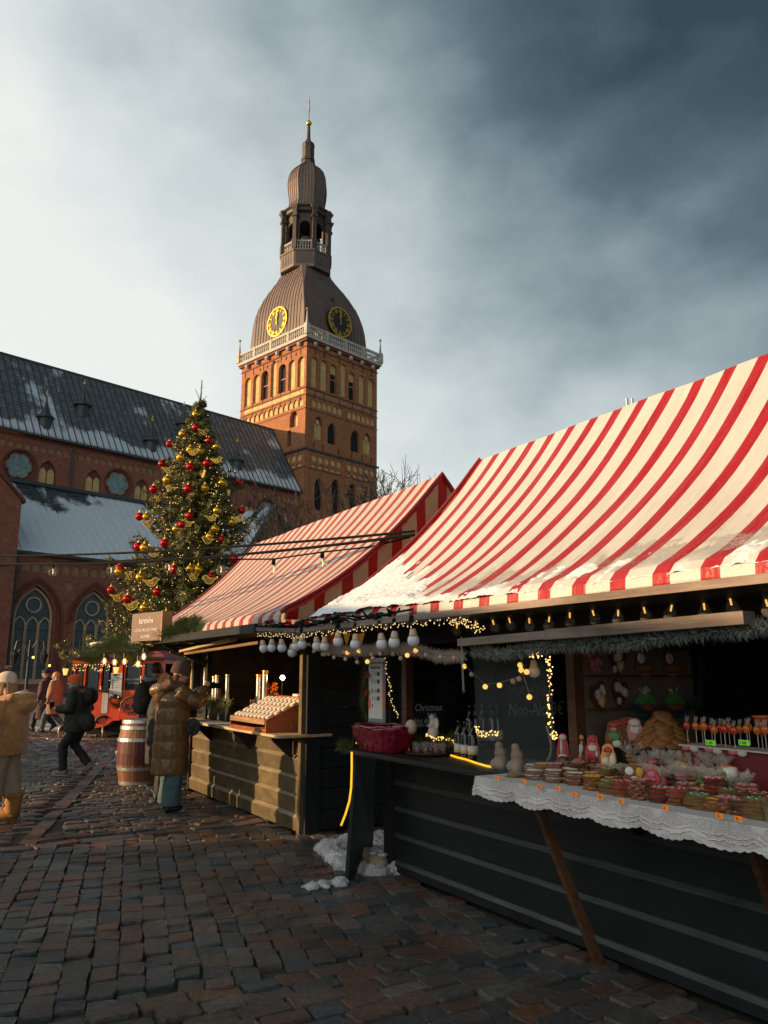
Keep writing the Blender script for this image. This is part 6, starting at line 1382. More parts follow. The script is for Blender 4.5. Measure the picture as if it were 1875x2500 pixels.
mid = [(300, 815, 'white iced', 5), (420, 800, 'pink iced', 5), (520, 830, 'white iced', 6), (350, 795, 'yellow iced', 4), (640, 850, 'yellow iced', 6), (735, 880, 'yellow iced', 5), (720, 830, 'green iced', 7), (560, 800, 'plain brown', 5), (1010, 930, 'pink iced', 5), (1190, 930, 'pink iced', 6), (1280, 950, 'pink iced', 5), (1350, 900, 'dark red', 5), (1460, 960, 'green iced', 6), (1540, 930, 'pink iced', 6), (1600, 990, 'plain brown', 5), (1120, 960, 'white iced', 5)]
for si, (x, y, kd, n) in enumerate(mid):
    p = atV(*zS(x, y), -.30 + .08*rg.random()); p.z += .03; n += 3; z = .994
    while z < p.z - .004 and n > 0:
        k = int(round((z-.994)/hgt[kd])); inst_solo('gingerbread', kinds[kd], '%s gingerbread, layer %s of the %s pile in the second row' % (kd, ordinal(k), ordinal(si)), 'gingerbread', 'S', (p.x+rg.uniform(-.008, .008), p.y+rg.uniform(-.008, .008), z), rg.uniform(0, 6), 'gingerbread piles in the second row'); z += hgt[kd]; n -= 1
# green bagged biscuits at the far corner
p = atZ(*zS(140, 850), .994); bg_ = thing('biscuit_bag', 'clear bag of green iced biscuits at the left corner of the lace', 'bag', 'S', (p.x, p.y+.05, .994))
for k in range(4): inst('biscuit', kinds['green iced'], bg_, (p.x+.01*k, p.y+.05, .962+.013*k), (.12*k-.2, .1, k), (1.1, 1.1, 1))
m_ = MB(); fuzz(m_, [Vector((p.x+.05, p.y+.08, 1.01)), Vector((p.x+.12, p.y+.1, 1.03))], .01, 40, .07, .02, rg, .8); m_.build('film_twist', 'cellophane', bg_)
# upright figures: boots and santas leaning at the back
def figure(label, x, y, h, w, body, parts, v):
    p = atV(*zS(x, y), v); frame_here('FG', 'S', (p.x, v, p.z), R(28)); t = thing('gingerbread_figure', label, 'gingerbread', 'FG', (0, 0, 0)); t.rotation_euler.x = -.12
    o = [(-.5, 0), (.5, 0), (.55, .25), (.48, .55), (.36, .72), (.34, .9), (.12, 1.0), (-.2, .98), (-.38, .86), (-.4, .66), (-.52, .4)]
    MB().prism([(a*w, b*h) for a, b in o], lambda X, Z, d: (X, d, Z), -.008, .008).build('biscuit', body, t)
    for (cx, cz, rx, rz, m) in parts: MB().ell((cx*w, -.009, cz*h), (rx*w, .006, rz*h), 12, 8).build('icing', m, t, smooth=True)
santa = [(0, .82, .26, .12, 'icing_red'), (0, .66, .2, .08, 'skin'), (0, .52, .33, .14, 'icing_white'), (0, .26, .38, .2, 'icing_red'), (-.25, .08, .16, .06, 'ginger_dark'), (.25, .08, .16, .06, 'ginger_dark'), (.3, .3, .1, .12, 'icing_white')]
boot = [(0, .85, .34, .1, 'icing_white'), (-.1, .5, .12, .3, 'icing_white'), (.2, .4, .06, .3, 'icing_pink'), (0, .12, .4, .08, 'icing_white')]
figure('tall gingerbread boot in film left of the santas', 465, 750, .16, .075, 'icing_red', boot, .02)
figure('gingerbread king with yellow crown beside the boot', 570, 755, .155, .07, 'ginger_dark', [(0, .88, .34, .1, 'icing_yellow'), (.1, .66, .14, .08, 'icing_yellow'), (0, .45, .25, .18, 'icing_white'), (-.1, .15, .3, .1, 'icing_pink'), (0, .25, .08, .2, 'icing_white')], .0)
figure('red gingerbread santa in front of the stack of santas', 640, 765, .155, .085, 'icing_red', santa, -.03)
figure('small yellow gingerbread santa with round shield', 730, 785, .12, .085, 'icing_yellow', [(0, .7, .3, .15, 'icing_red'), (0, .52, .2, .1, 'skin'), (-.2, .2, .24, .16, 'icing_white'), (.3, .25, .2, .3, 'icing_white')], -.08)
for k in range(4): figure('green and red gingerbread santa, %s in the overlapping row' % ordinal(k), 765+28*k, 680-8*k, .155, .105, 'ginger', [(0, .84, .3, .11, 'icing_red'), (0, .68, .2, .08, 'skin'), (0, .4, .36, .2, 'icing_green' if k < 3 else 'icing_white'), (.15, .15, .25, .14, 'icing_white'), (-.3, .3, .1, .12, 'icing_red')], .10+.03*k)
figure('white bearded gingerbread santa left of the brown mound', 885, 640, .13, .1, 'icing_pink', [(0, .8, .3, .14, 'icing_white'), (0, .5, .3, .2, 'icing_white'), (0, .62, .18, .08, 'skin')], .18)
figure('decorated gingerbread heart standing in front of the wrapped bunches', 885, 880, .085, .105, 'ginger', [(-.25, .6, .22, .25, 'icing_white'), (.25, .55, .2, .3, 'icing_yellow'), (0, .2, .2, .12, 'icing_white')], -.30)
figure('small red iced biscuit standing beside the decorated heart', 985, 890, .07, .07, 'icing_red', [(0, .6, .28, .25, 'icing_pink'), (0, .25, .3, .12, 'icing_pink')], -.32)
# mound of plain round gingerbreads
c0 = atV(*zS(1040, 660), .25); md = MB().lathe([(.05, 0), (.052, .006), (.045, .014), (.02, .018)], 16).mesh('gingerbread', 'ginger_light', smooth=True); k = 0
wbox('mound_stand', 'black_wood', S1, c0.x-.17, c0.x+.17, .1, .45, .992, c0.z-.01)
for lay in range(7):
    R0 = .135 - .017*lay; nn = max(1, int(11 - lay*1.5))
    for j in range(nn):
        a = 2*PI*j/nn + lay*.4; q = (c0.x + R0*math.cos(a)*1.15, .27 + R0*math.sin(a), c0.z + .026*lay)
        o = inst_solo('gingerbread', md, 'plain round gingerbread in the brown mound, %s of layer %s from the bottom' % (ordinal(j), ordinal(lay)), 'gingerbread', 'S', q, 0, 'plain gingerbreads in the mound'); o.rotation_euler = (Matrix.Rotation(FR['S'][1], 3, 'Z') @ Matrix.Rotation(a, 3, 'Z') @ Matrix.Rotation(.55, 3, 'Y')).to_euler()
# bunches wrapped in cellophane
def crumple(mb, c, r, h, rgg, n=26):
    for _ in range(n):
        a = rgg.random()*2*PI; l = rgg.uniform(.5, 1)*h; o = Vector((math.cos(a), math.sin(a), 0)); s = Vector((-o.y, o.x, 0))
        b = Vector(c) + o*r*rgg.uniform(0, .4); t = Vector(c) + o*r*rgg.uniform(.6, 1.3) + Vector((0, 0, l)); w = r*rgg.uniform(.2, .5)
        mb.add([b - s*w*.3, b + s*w*.3, t + s*w + Vector((0, 0, rgg.uniform(-.02, .02))), t - s*w*rgg.uniform(.2, 1)], [(0, 1, 2, 3)])
bw = [(1000, 830, 'icing_pink'), (1065, 850, 'icing_red'), (1125, 845, 'ginger_dark'), (1180, 850, 'icing_green'), (1235, 840, 'ginger'), (1290, 840, 'icing_green'), (1340, 850, 'icing_yellow'), (930, 760, 'icing_yellow'), (1100, 780, 'ginger_light'), (1230, 770, 'icing_pink'), (1400, 760, 'candy_orange'), (860, 700, 'ginger_light')]
bw += [(640, 842, 'ginger_light'), (700, 815, 'icing_red'), (770, 850, 'icing_yellow'), (815, 820, 'ginger'), (905, 830, 'icing_red'), (955, 800, 'ginger_dark'), (1150, 815, 'icing_pink'), (1330, 800, 'icing_red'), (1440, 880, 'ginger_light'), (1500, 870, 'icing_green'), (1060, 745, 'ginger'), (1160, 740, 'icing_yellow'), (1300, 745, 'ginger_light'), (980, 735, 'icing_pink'), (560, 790, 'icing_pink'), (480, 800, 'ginger')]
for i, (x, y, m) in enumerate(bw):
    v = -.16 if y > 800 else .0; p = atV(*zS(x, y), v); rgg = random.Random(40+i)
    t = thing('wrapped_bunch', 'cellophane wrapped sweets with %s filling, %s in the crinkled row' % (m.split('_')[-1] if m != 'ginger' else 'brown', ordinal(i)), 'sweets', 'S', (p.x, v, .994), 'cellophane wrapped bunches')
    b = MB()
    for k in range(7): b.ell((p.x+rgg.uniform(-.025, .025), v+rgg.uniform(-.02, .02), 1.01+k*max(.012, (p.z-1.015)/7)), (.036, .034, .014), 9, 6)
    b.build('filling', m, t, smooth=True); f = MB(); crumple(f, (p.x, v, max(1.02, p.z-.02)), .055, .06, rgg, 34); f.build('wrap', 'cellophane', t, kind='stuff'); f = MB(); crumple(f, (p.x, v, .995), .045, .07, rgg, 10); f.build('wrap_base', 'cellophane', t, kind='stuff')
# boards and hearts on the partition
UP = 2.185; a, b = atU(*zS(555, 95), UP), atU(*zS(1235, 590), UP)
hb = thing('display_board', 'grey brown shelf board hung with iced hearts on the partition', 'display board', 'S', (UP, (a.y+b.y)/2, 1.1)); mat('board_grey', (.17, .125, .092), .75, var=.15)
wbox('backing', 'board_grey', hb, UP, UP+.012, a.y, b.y, 1.0, a.z)
for y in (258, 455): p, q = atU(*zS(560, y), UP+.03), atU(*zS(1225, y+4), UP+.03); wbox('shelf', 'brown_wood', hb, UP+.0125, UP+.06, a.y, b.y, p.z-.012, p.z)
ho = [(0, -.5), (.28, -.22), (.48, .08), (.46, .33), (.3, .47), (.12, .42), (0, .26), (-.12, .42), (-.3, .47), (-.46, .33), (-.48, .08), (-.28, -.22)]
def rosette(m_, cy, cz, r, u, s): 
    for k in range(10): a = k*PI/5; m_.bar((u, cy, cz), (u, cy+r*math.cos(a), cz+r*math.sin(a)), .0035)
for i, (x, y, lb, tl) in enumerate(((648, 185, 'iced brown heart at the top left of the display board', .3), (780, 180, 'iced dark heart, second at the top of the display board', -.15), (672, 385, 'heart with yellow honeycomb icing, lower left of the display board', .25), (795, 370, 'iced dark heart, second in the lower row of the display board', -.2))):
    p = atU(*zS(x, y), UP+.035); s = .165; frame_here('HT', 'S', (UP+.035, p.y, p.z), 0); t = thing('gingerbread_heart', lb, 'gingerbread', 'HT', (0, 0, 0)); t.rotation_euler = (0, 0, SA); ca, sa = math.cos(tl), math.sin(tl)
    MB().prism([((a*ca-b_*sa)*s*.9, (a*sa+b_*ca)*s*1.15) for a, b_ in ho], lambda Y, Z, d: (d, Y, Z), -.006, .006).build('biscuit', 'ginger_dark' if i != 0 else 'ginger', t)
    ic_ = MB()
    for q in range(9 if i == 0 else 6): rosette(ic_, rnd.uniform(-.3, .3)*s, rnd.uniform(-.3, .35)*s, s*rnd.uniform(.1, .2), .0075, s)
    ic_.build('icing', 'icing_pink' if i == 0 else 'icing_white', t)
    if i in (2, 1): MB().prism([((a*ca-b_*sa)*s*.42+.02, (a*sa+b_*ca)*s*.5-.03) for a, b_ in ho], lambda Y, Z, d: (d, Y, Z), .0062, .009).build('honeycomb', 'icing_yellow', t)
for i, (x, y, lb) in enumerate(((935, 200, 'iced sleigh gingerbread, left of the two on the display board'), (1100, 200, 'iced sleigh gingerbread, right of the two on the display board'))):
    p = atU(*zS(x, y), UP+.035); s = .185; frame_here('HT', 'S', (UP+.035, p.y, p.z), 0); t = thing('gingerbread_sleigh', lb, 'gingerbread', 'HT', (0, 0, 0)); t.rotation_euler = (0, 0, SA)
    MB().prism([(a*s*.85, b_*s) for a, b_ in ((-.5, -.45), (.42, -.4), (.5, -.1), (.3, .05), (.1, .1), (.08, .4), (-.15, .5), (-.38, .42), (-.42, .0))], lambda Y, Z, d: (d, Y, Z), -.006, .006).build('biscuit', 'ginger', t)
    for (cy, cz, ry, rz, m) in ((-.15, .25, .2, .2, 'icing_white'), (.05, -.12, .38, .12, 'ginger_light'), (0, -.38, .4, .05, 'icing_white'), (-.15, .42, .1, .07, 'icing_pink')): MB().ell((.008, cy*s, cz*s), (.005, ry*s, rz*s), 12, 8).build('icing', m, t, smooth=True)
for i, (x, y, lb) in enumerate(((945, 415, 'gingerbread cottage in film, left on the display shelf'), (1110, 415, 'gingerbread cottage in film, right on the display shelf'))):
    p = atU(*zS(x, y), UP+.07); t = thing('gingerbread_house', lb, 'gingerbread', 'S', (UP+.07, p.y, p.z-.05)); z_ = p.z-.05
    wbox('walls', 'ginger', t, UP+.035, UP+.105, p.y-.045, p.y+.045, z_, z_+.045)
    MB().prism([(-.065, .04), (.065, .04), (.0, .11)], lambda Y, Z, d: (d, p.y+Y, z_+Z), UP+.03, UP+.11).build('roof', 'icing_green', t); wbox('door', 'icing_red', t, UP+.106, UP+.109, p.y-.012, p.y+.012, z_, z_+.03)
    f = MB(); crumple(f, (UP+.07, p.y, z_+.1), .03, .05, random.Random(i), 16); f.build('wrap', 'cellophane', t)
# lollipops
c0 = atV(*zS(1240, 660), .12); c1_ = atV(*zS(1690, 700), .12); lp = thing('lollipop_rack', 'red and white rack holding wrapped lollipops at the right', 'rack', 'S', ((c0.x+c1_.x)/2, .15, 1.0)); mat('rack_red', (.17, .018, .02), .5)
wbox('rack_front', 'rack_red', lp, c0.x-.02, c1_.x+.3, .02, .06, .992, c0.z-.005); wbox('rack_top', 'plaster_white', lp, c0.x-.02, c1_.x+.3, .0, .2, c0.z-.004, c0.z+.003)
for k in range(3): 
    u = c0.x+.02+k*.14; MB().ell((u, .012, c0.z-.01), (.028, .014, .018), 8, 6).build('ribbon_bow', 'icing_pink', lp); MB().ell((u+.05, .012, c0.z-.014), (.028, .014, .018), 8, 6).build('ribbon_bow', 'plaster_white', lp)
cm = {m: MB().ell((0, 0, .085), (.021, .014, .023), 10, 8).mesh('lollipop', m, smooth=True) for m in ('candy_red', 'candy_orange')}; stm = MB().tube([(0, 0, 0), (0, 0, .065)], .0022, 5).mesh('stick', 'plaster_white'); flm = MB(); crumple(flm, (0, 0, .1), .012, .03, random.Random(2), 8); flm = flm.mesh('wrap', 'cellophane')
for k in range(18):
    u = c0.x + (c1_.x+.05-c0.x)*k/17 + rg.uniform(-.006, .006); v = .05 + .09*(k % 2) + rg.uniform(-.01, .01)
    o = inst_solo('lollipop', cm['candy_red' if (k*7) % 5 < 2 else 'candy_orange'], 'wrapped lollipop in the rack, %s from the left' % ordinal(k), 'lollipop', 'S', (u, v, c0.z+rg.uniform(0, .02)), group='lollipops in the rack'); inst('stick', stm, o, (0, 0, 0)); inst('wrap', flm, o, (0, 0, 0))
for i, x in enumerate((1325, 1520)):
    p = atV(*zS(x, 652), -.005); o = MB().box(p.x-.03, p.x+.03, -.007, -.004, p.z-.013, p.z+.013).solo('price_tag', 'price_green', 'green price tag on the lollipop rack, ' + ('left one' if i == 0 else 'right one'), 'price tag', 'S', (p.x, -.005, p.z)); text('price', '1.50', .022, 'ink', o, Vector((p.x-.026, -.0075, p.z-.008)))
p = atV(*zS(1625, 530), .2); MB().lathe([(.035, -.03), (.048, .03), (.05, .03), (.044, .02), (.03, -.025)], 18, (p.x, .2, p.z)).solo('bucket', 'candy_orange', 'small orange bucket behind the lollipops', 'bucket', 'S', (p.x, .2, p.z), smooth=True)
p = atV(*zS(1655, 1020), -.45); MB().lathe([(.05, 0), (.065, .09), (.068, .09), (.06, .085), (.045, .01)], 18, (p.x+.03, -.42, .994)).solo('bowl', 'pale_wood', 'pale tub at the right edge of the lace table', 'bowl', 'S', (p.x+.03, -.42, .994), smooth=True)
# small mug and tags among the wrapped sweets
p = atV(*zS(1440, 835), -.15); mg = thing('mug', 'white mug with green heart behind the gingerbread piles', 'mug', 'S', (p.x, -.15, p.z)); MB().lathe([(.028, -.03), (.033, .03), (.03, .03), (.026, -.02)], 16, (p.x, -.15, p.z)).build('cup', 'icing_white', mg, smooth=True); MB().ell((p.x-.01, -.182, p.z), (.012, .004, .014), 8, 6).build('heart', 'icing_green', mg)
garland('fir_garland', [atU(*zS(x, y), 2.26) for x, y in ((1262, 80), (1270, 250), (1255, 400), (1190, 460), (1050, 490), (900, 480), (880, 430))], 'dark tinsel curling round the right edge of the display board', 1500, .02, .05, m='tinsel_green', wd=.006, seed=12)

# ------------------------------------------------------------------ honey stall wares
zH = lambda x, y: (380+x/3.19, 1440+y/3.19)
a = atZ(*zH(612, 1000), .984); bx_ = thing('tester_box', 'sloping reddish wooden box of white lidded tins on the honey counter', 'box', 'S', (-2.75, 0, .984))
U0, U1 = -3.2, -2.12; V0, V1 = -.27, .30
side = [(V0, 0), (V1, 0), (V1, .36), (V1-.06, .36), (V0, .13)]
for uu in (U0, U1-.018): MB().prism(side, lambda v, z, d: (d, v, .985+z), uu, uu+.018).build('side_panel', 'red_wood', bx_)
wbox('front_lip', 'tan_wood', bx_, U0+.019, U1-.019, V0-.01, V0+.012, .985+.085, .985+.14); wbox('front_panel', 'red_wood', bx_, U0+.019, U1-.019, V0, V0+.015, .986, .985+.04); wbox('back_panel', 'red_wood', bx_, U0+.019, U1-.019, V1-.02, V1, .986, .985+.36)
MB().add([(U0+.019, V0+.013, 1.07), (U1-.019, V0+.013, 1.07), (U1-.019, V1-.021, 1.30), (U0+.019, V1-.021, 1.30)], [(0, 1, 2, 3)]).build('sloping_tray', 'black_wood', bx_)
tm = MB().lathe([(.036, 0), (.036, .05), (.037, .05), (.037, .062), (.033, .065)], 16); tm.m = 0; tm = tm.mesh('tin', 'honey', smooth=False); tl_ = MB().lathe([(.0385, .045), (.0385, .064), (.034, .067)], 16).mesh('lid', 'lid_white', smooth=False)
for r in range(5):
    for k in range(9):
        t = (r+.6)/5.4; p = (U0+.085+k*.115+(r % 2)*.02, V0+.03+t*(V1-V0-.08), 1.075+t*.225)
        o = inst_solo('tin', tm, 'white lidded tin in the tester box, row %s from the front, %s from the left' % (ordinal(r), ordinal(k)), 'tin', 'S', p, group='white lidded tins in the tester box'); o.rotation_euler = (Matrix.Rotation(SA, 3, 'Z') @ Matrix.Rotation(-.9, 3, 'X')).to_euler() if False else (Matrix.Rotation(SA, 3, 'Z') @ Matrix.Rotation(.42, 3, 'X')).to_euler(); inst('lid', tl_, o, (0, 0, 0))
for i, m in enumerate(('paper', 'coral', 'icing_green')):
    u = U1-.42+i*.14; MB().box(u, u+.13, V1-.08, V1-.005, 1.347, 1.375, bev=.006).solo('folded_cloth', m, ['cream', 'red', 'green'][i] + ' folded cloth on the top edge of the tester box', 'cloth', 'S', (u, V1-.04, 1.347))
jm = {}
for nm, m in (('amber honey', 'honey'), ('dark red jam', 'jam'), ('dark brown', 'dark_jar')): jm[nm] = (MB().lathe([(.034, 0), (.038, .008), (.038, .07), (.03, .082)], 14).mesh('jar', m, smooth=True), MB().lathe([(.033, .081), (.034, .098), (.03, .1)], 14).mesh('lid', 'lid_gold'), MB().lathe([(.0385, .02), (.0385, .055)], 14).mesh('label', 'label_paper'))
def jar(kind, u, v, z, label, s=1.0, lab=True):
    b, l, pz = jm[kind]; o = inst_solo('jar', b, label, 'jar', 'S', (u, v, z), rnd.uniform(0, 6), 'jars on the honey stall', (s, s, s)); inst('lid', l, o, (0, 0, 0))
    if lab: inst('label', pz, o, (0, 0, 0))
for i, (x, y, kd, s) in enumerate(((405, 1010, 'dark brown', 1.0), (440, 1012, 'dark red jam', 1.0), (480, 1022, 'amber honey', 1.1), (535, 1020, 'dark brown', 1.15), (590, 1040, 'amber honey', 1.0), (560, 985, 'dark brown', 1.0), (628, 1005, 'amber honey', .9), (655, 975, 'amber honey', .8))):
    p = atZ(*zH(x, y), .984); jar(kd, p.x, p.y+.04, .984, '%s jar on the honey counter, %s from the left' % (kd, ordinal(i)), s, i % 2 == 0)
for i in range(12):
    u = -5.2+i*.27; jar(('amber honey', 'dark red jam', 'amber honey', 'dark brown')[i % 4], u+rnd.uniform(-.04, .04), .86+rnd.uniform(-.04, .05), 1.151, '%s jar on the inner shelf, %s from the left' % (('amber honey', 'dark red jam', 'amber honey', 'dark brown')[i % 4], ordinal(i)), rnd.uniform(.9, 1.15), False)
vm = MB().lathe([(.012, 0), (.012, .1), (.006, .105)], 8).mesh('vial', 'clear_glass', smooth=True); vc = MB().lathe([(.0125, .1), (.0125, .122)], 8).mesh('stopper', 'tan_wood')
rk = thing('vial_rack', 'low rack of corked sample vials behind the honey jars', 'rack', 'S', (-3.6, .25, .984)); wbox('rail', 'black_wood', rk, -4.0, -3.25, .22, .32, 1.12, 1.15)
for u in (-3.99, -3.28): wbox('leg', 'black_wood', rk, u, u+.02, .22, .32, .984, 1.1199)
for i in range(8): o = inst_solo('vial', vm, 'corked glass vial in the rack, %s from the left' % ordinal(i), 'vial', 'S', (-3.93+i*.088, .27, 1.1505), group='corked vials in the rack'); inst('stopper', vc, o, (0, 0, 0)); inst('honey_fill', MB().lathe([(.010, .003), (.010, .06)], 8).mesh('honey_fill', 'honey'), o, (0, 0, 0))
stm_ = MB().lathe([(.035, 0), (.035, .45), (.028, .46), (.03, .475), (.012, .485)], 14).mesh('dispenser_tube', 'steel', smooth=False); stc = MB().lathe([(.037, .46), (.037, .49)], 14).mesh('tube_cap', 'gilt')
for i, (x, y, v, sc) in enumerate(((385, 790, .28, 1.0), (415, 790, .30, 1.0), (455, 800, .20, .75), (478, 800, .2, .78), (500, 640, .45, .4), (560, 800, .3, .8), (803, 790, .35, .8), (850, 800, .4, .9))):
    v = v*.4; p = atV(*zH(x, y), v); o = inst_solo('dispenser_tube', stm_, 'tall steel cylinder behind the honey counter, %s from the left' % ordinal(i), 'cylinder', 'S', (p.x, v, min(1.2, p.z)), group='steel cylinders on the honey stall', scale=(1, 1, sc)); inst('tube_cap', stc, o, (0, 0, 0))
wbox('riser_shelf', 'black_wood', S2, -5.4, -4.1, .03, .32, 1.0, 1.16)
p = atV(*zH(775, 860), .15); nt_ = thing('price_card', 'white price card leaning among the honey jars', 'card', 'S', (p.x, .15, .984)); MB().box(p.x-.07, p.x+.07, .15, .156, .99, 1.2).build('card', 'paper', nt_)
for k in range(5): wbox('text_line', 'ink', nt_, p.x-.05, p.x+.05, .1475, .1495, 1.03+k*.03, 1.036+k*.03)
p = atV(*zH(988, 685), .3); lm = thing('table_lamp', 'small glowing lamp at the back of the honey counter', 'lamp', 'S', (p.x, .3, .984)); MB().ell((p.x, .3, p.z), .028, 10, 8).build('bulb', 'lamp_glow', lm, smooth=True); MB().tube([(p.x, .3, .984), (p.x, .3, p.z-.02)], .008, 6).build('stem', 'iron', lm)
dh = thing('dried_flowers', 'bunch of dried red and gold flowers beside the glowing lamp', 'flowers', 'S', (p.x-.25, .25, .984)); m_ = MB(); m2 = MB()
for k in range(60):
    a = rg.random()*6.28; e_ = Vector((p.x-.22+.17*math.cos(a)*rg.random(), .25+.1*math.sin(a)*rg.random(), 1.25+rg.random()*.24)); m_.tube([(p.x-.22, .25, 1.0), e_], .003, 3); (m2).ell(e_, .014, 6, 4)
m_.build('stems', 'tan_wood', dh); m2.m = 0; m2.build('heads', 'candy_orange', dh, kind='stuff')
garland('fir_garland', [Vector((-4.9 + k*.1, -.05+.1*(k % 2), 1.17+.04*(k % 3))) for k in range(9)], 'fir sprigs at the far end of the honey counter', 700, .05, .09, m='needle_fresh', wd=.008, seed=14)
MB().box(-4.6, -3.2, -.3, .1, .9835, .987).solo('counter_cloth', 'paper', 'white paper cloth spread on the honey counter edge', 'cloth', 'S', (-3.9, -.1, .984))
# ------------------------------------------------------------------ barrel
bl = thing('barrel', 'standing wine barrel with dark red belly and zinc hoops by the stalls', 'barrel', 'W', (-3.62, 12.1, 0)); BC = (-3.62, 12.1)
prof = [(.285, 0), (.318, .15), (.345, .3), (.352, .46), (.345, .62), (.318, .78), (.285, .93)]; st_ = MB(); NST = 20; da = PI/NST*.96
vs = []; 
for r, z in prof:
    for a in (-da, 0, da): vs.append((r*math.cos(a)*(1.0 if a == 0 else .996), r*math.sin(a), z))
for r, z in prof:
    for a in (-da, da): vs.append(((r-.03)*math.cos(a), (r-.03)*math.sin(a), z))
for i in range(len(prof)-1):
    st_.m = 1 if 2 <= i <= 3 else 0
    st_.add([vs[i*3], vs[i*3+1], vs[i*3+4], vs[i*3+3]], [(0, 1, 2, 3)]); st_.add([vs[i*3+1], vs[i*3+2], vs[i*3+5], vs[i*3+4]], [(0, 1, 2, 3)])
    o = len(prof)*3; st_.add([vs[i*3], vs[i*3+3], vs[o+i*2+2], vs[o+i*2]], [(0, 1, 2, 3)]); st_.add([vs[i*3+2], vs[o+i*2+1], vs[o+i*2+3], vs[i*3+5]], [(0, 1, 2, 3)])
st_ = st_.mesh('stave', ['barrel_wood', 'barrel_red'], smooth=False)
for k in range(NST): inst('stave', st_, bl, (BC[0], BC[1], 0), (0, 0, 2*PI*k/NST))
for z, r0, r1 in ((.02, .293, .300), (.22, .333, .341), (.63, .349, .342), (.80, .322, .316), (.885, .303, .293)): MB().lathe([(r0-.004, z), (r0+.004, z), (r1+.004, z+.045), (r1-.004, z+.045)], 40, (BC[0], BC[1], 0)).build('hoop', 'zinc', bl)
MB().lathe([(.27, .90), (.27, .915), (0.0, .916)], 30, (BC[0], BC[1], 0)).build('head', 'black_wood', bl); MB().ell((BC[0]-.30, BC[1]-.19, .47), .025, 8, 6).build('bung', 'plaster_white', bl)

# ------------------------------------------------------------------ red carriage kiosk
KY = 20.4
def kz(x, y, d=0.0): p = atY(120+x/5.53, 1560+y/5.53, KY); return Vector((p.x, KY + d, p.z))
kk = thing('carriage_kiosk', 'orange red sleigh carriage kiosk selling hot drinks', 'kiosk', 'W', (kz(800, 1345).x, KY, 0))
def kbox(name, m, x0, x1, y0, y1, d0, d1, root=kk): a, b = kz(x0, y1), kz(x1, y0); return MB().box(a.x, b.x, KY+d0, KY+d1, a.z, b.z).build(name, m, root)
kp = lambda pts: [(kz(x, y).x, kz(x, y).z) for x, y in pts]
MB().prism(kp([(480, 1205), (620, 1205), (760, 1172), (850, 1110), (1000, 1088), (1230, 1052), (1560, 1000), (1560, 690), (318, 690), (318, 900), (340, 1040), (400, 1150)]), lambda x, z, d: (x, KY+d, z), 0.0, 1.7).build('lower_body', 'kiosk_orange', kk)
kbox('header', 'kiosk_orange', 318, 1560, 272, 332, 0.0, 1.7); 
for x0, x1 in ((318, 356), (455, 503), (664, 716), (1000, 1036), (1236, 1290), (1500, 1560)): kbox('window_post', 'kiosk_orange', x0, x1, 332.5, 689.5, 0.0, .09)
kbox('door_panel', 'kiosk_orange', 812, 1000, 332.5, 1100, -.02, .08); kbox('side_wall', 'kiosk_orange', 319, 330, 332.5, 689.5, .1, 1.7); kbox('back_wall', 'dark_void', 330, 1550, 332.5, 689.5, 1.6, 1.7); kbox('floor_panel', 'dark_void', 330, 1550, 680, 689, .1, 1.6)
for x0, x1 in ((356, 455), (503, 664), (716, 812), (1036, 1236), (1290, 1500)): kbox('window_pane', 'window_glass', x0, x1, 333, 689, .05, .06)
kbox('sill', 'iron', 630, 815, 684, 702, -.22, .0); kbox('roof_edge', 'iron', 272, 1600, 240, 271, -.15, 1.85)
a, b, c, d = kz(390, 240), kz(700, 66), kz(1250, 66), kz(1580, 240)
MB().add([(a.x, KY-.1, a.z), (d.x, KY-.1, d.z), (c.x, KY+.8, c.z), (b.x, KY+.8, b.z), (a.x, KY+1.8, a.z), (d.x, KY+1.8, d.z)], [(0, 1, 2, 3), (0, 3, 4), (3, 2, 5, 4), (1, 5, 2)]).build('roof', 'kiosk_roof', kk)
r_ = thing('roof_sign', 'railing with glowing 1752 numerals on the carriage kiosk roof', 'sign', 'W', (kz(620, 240).x, KY-.12, kz(620, 240).z))
for x0, y0, x1, y1 in ((440, 240, 440, 35), (497, 235, 497, 35), (740, 200, 740, 35), (800, 240, 800, 25), (440, 37, 800, 37)): MB().tube([kz(x0, y0, -.12), kz(x1, y1, -.12)], .012, 5).build('rail', 'iron', r_)
ms = MB()
for k in range(14): ms.tube([kz(445+k*26, 235, -.12), kz(445+k*26, 170, -.12)], .003, 3)
for k in range(4): ms.tube([kz(440, 175+k*18, -.12), kz(800, 175+k*18, -.12)], .003, 3)
ms.build('mesh_panel', 'iron', r_); p = kz(495, 178, -.14); text('numerals', '1752', .24, 'neon_white', r_, (p.x, KY-.14, p.z), ext=.004, space=1.15, off=-.012)
def poster(x0, x1, y0, y1, label, lines, d=-.03):
    a, b = kz(x0, y1), kz(x1, y0); t = thing('poster', label, 'poster', 'W', ((a.x+b.x)/2, KY+d, a.z)); MB().box(a.x, b.x, KY+d-.006, KY+d, a.z, b.z).build('sheet', 'paper', t)
    for s_, fx, fy, sz in lines: text('lettering', s_, sz, 'ink', t, (a.x+(b.x-a.x)*fx, KY+d-.008, a.z+(b.z-a.z)*fy), align='CENTER', xs=.85)
    return t, a, b
t, a, b = poster(828, 996, 458, 690, 'white menu poster headed BLACK 1752 on the kiosk door', [('BLACK', .5, .82, .075), ('1752', .5, .70, .055)])
for q in range(4):
    z = a.z + (b.z-a.z)*(.56-.14*q); MB().ell((a.x+(b.x-a.x)*.2, KY-.037, z), (.018, .003, .022), 8, 6).build('pictogram', 'ink', t); wbox('text_line', 'grey_cloth', t, a.x+(b.x-a.x)*.36, a.x+(b.x-a.x)*.8, KY-.0375, KY-.036, z-.006, z+.006)
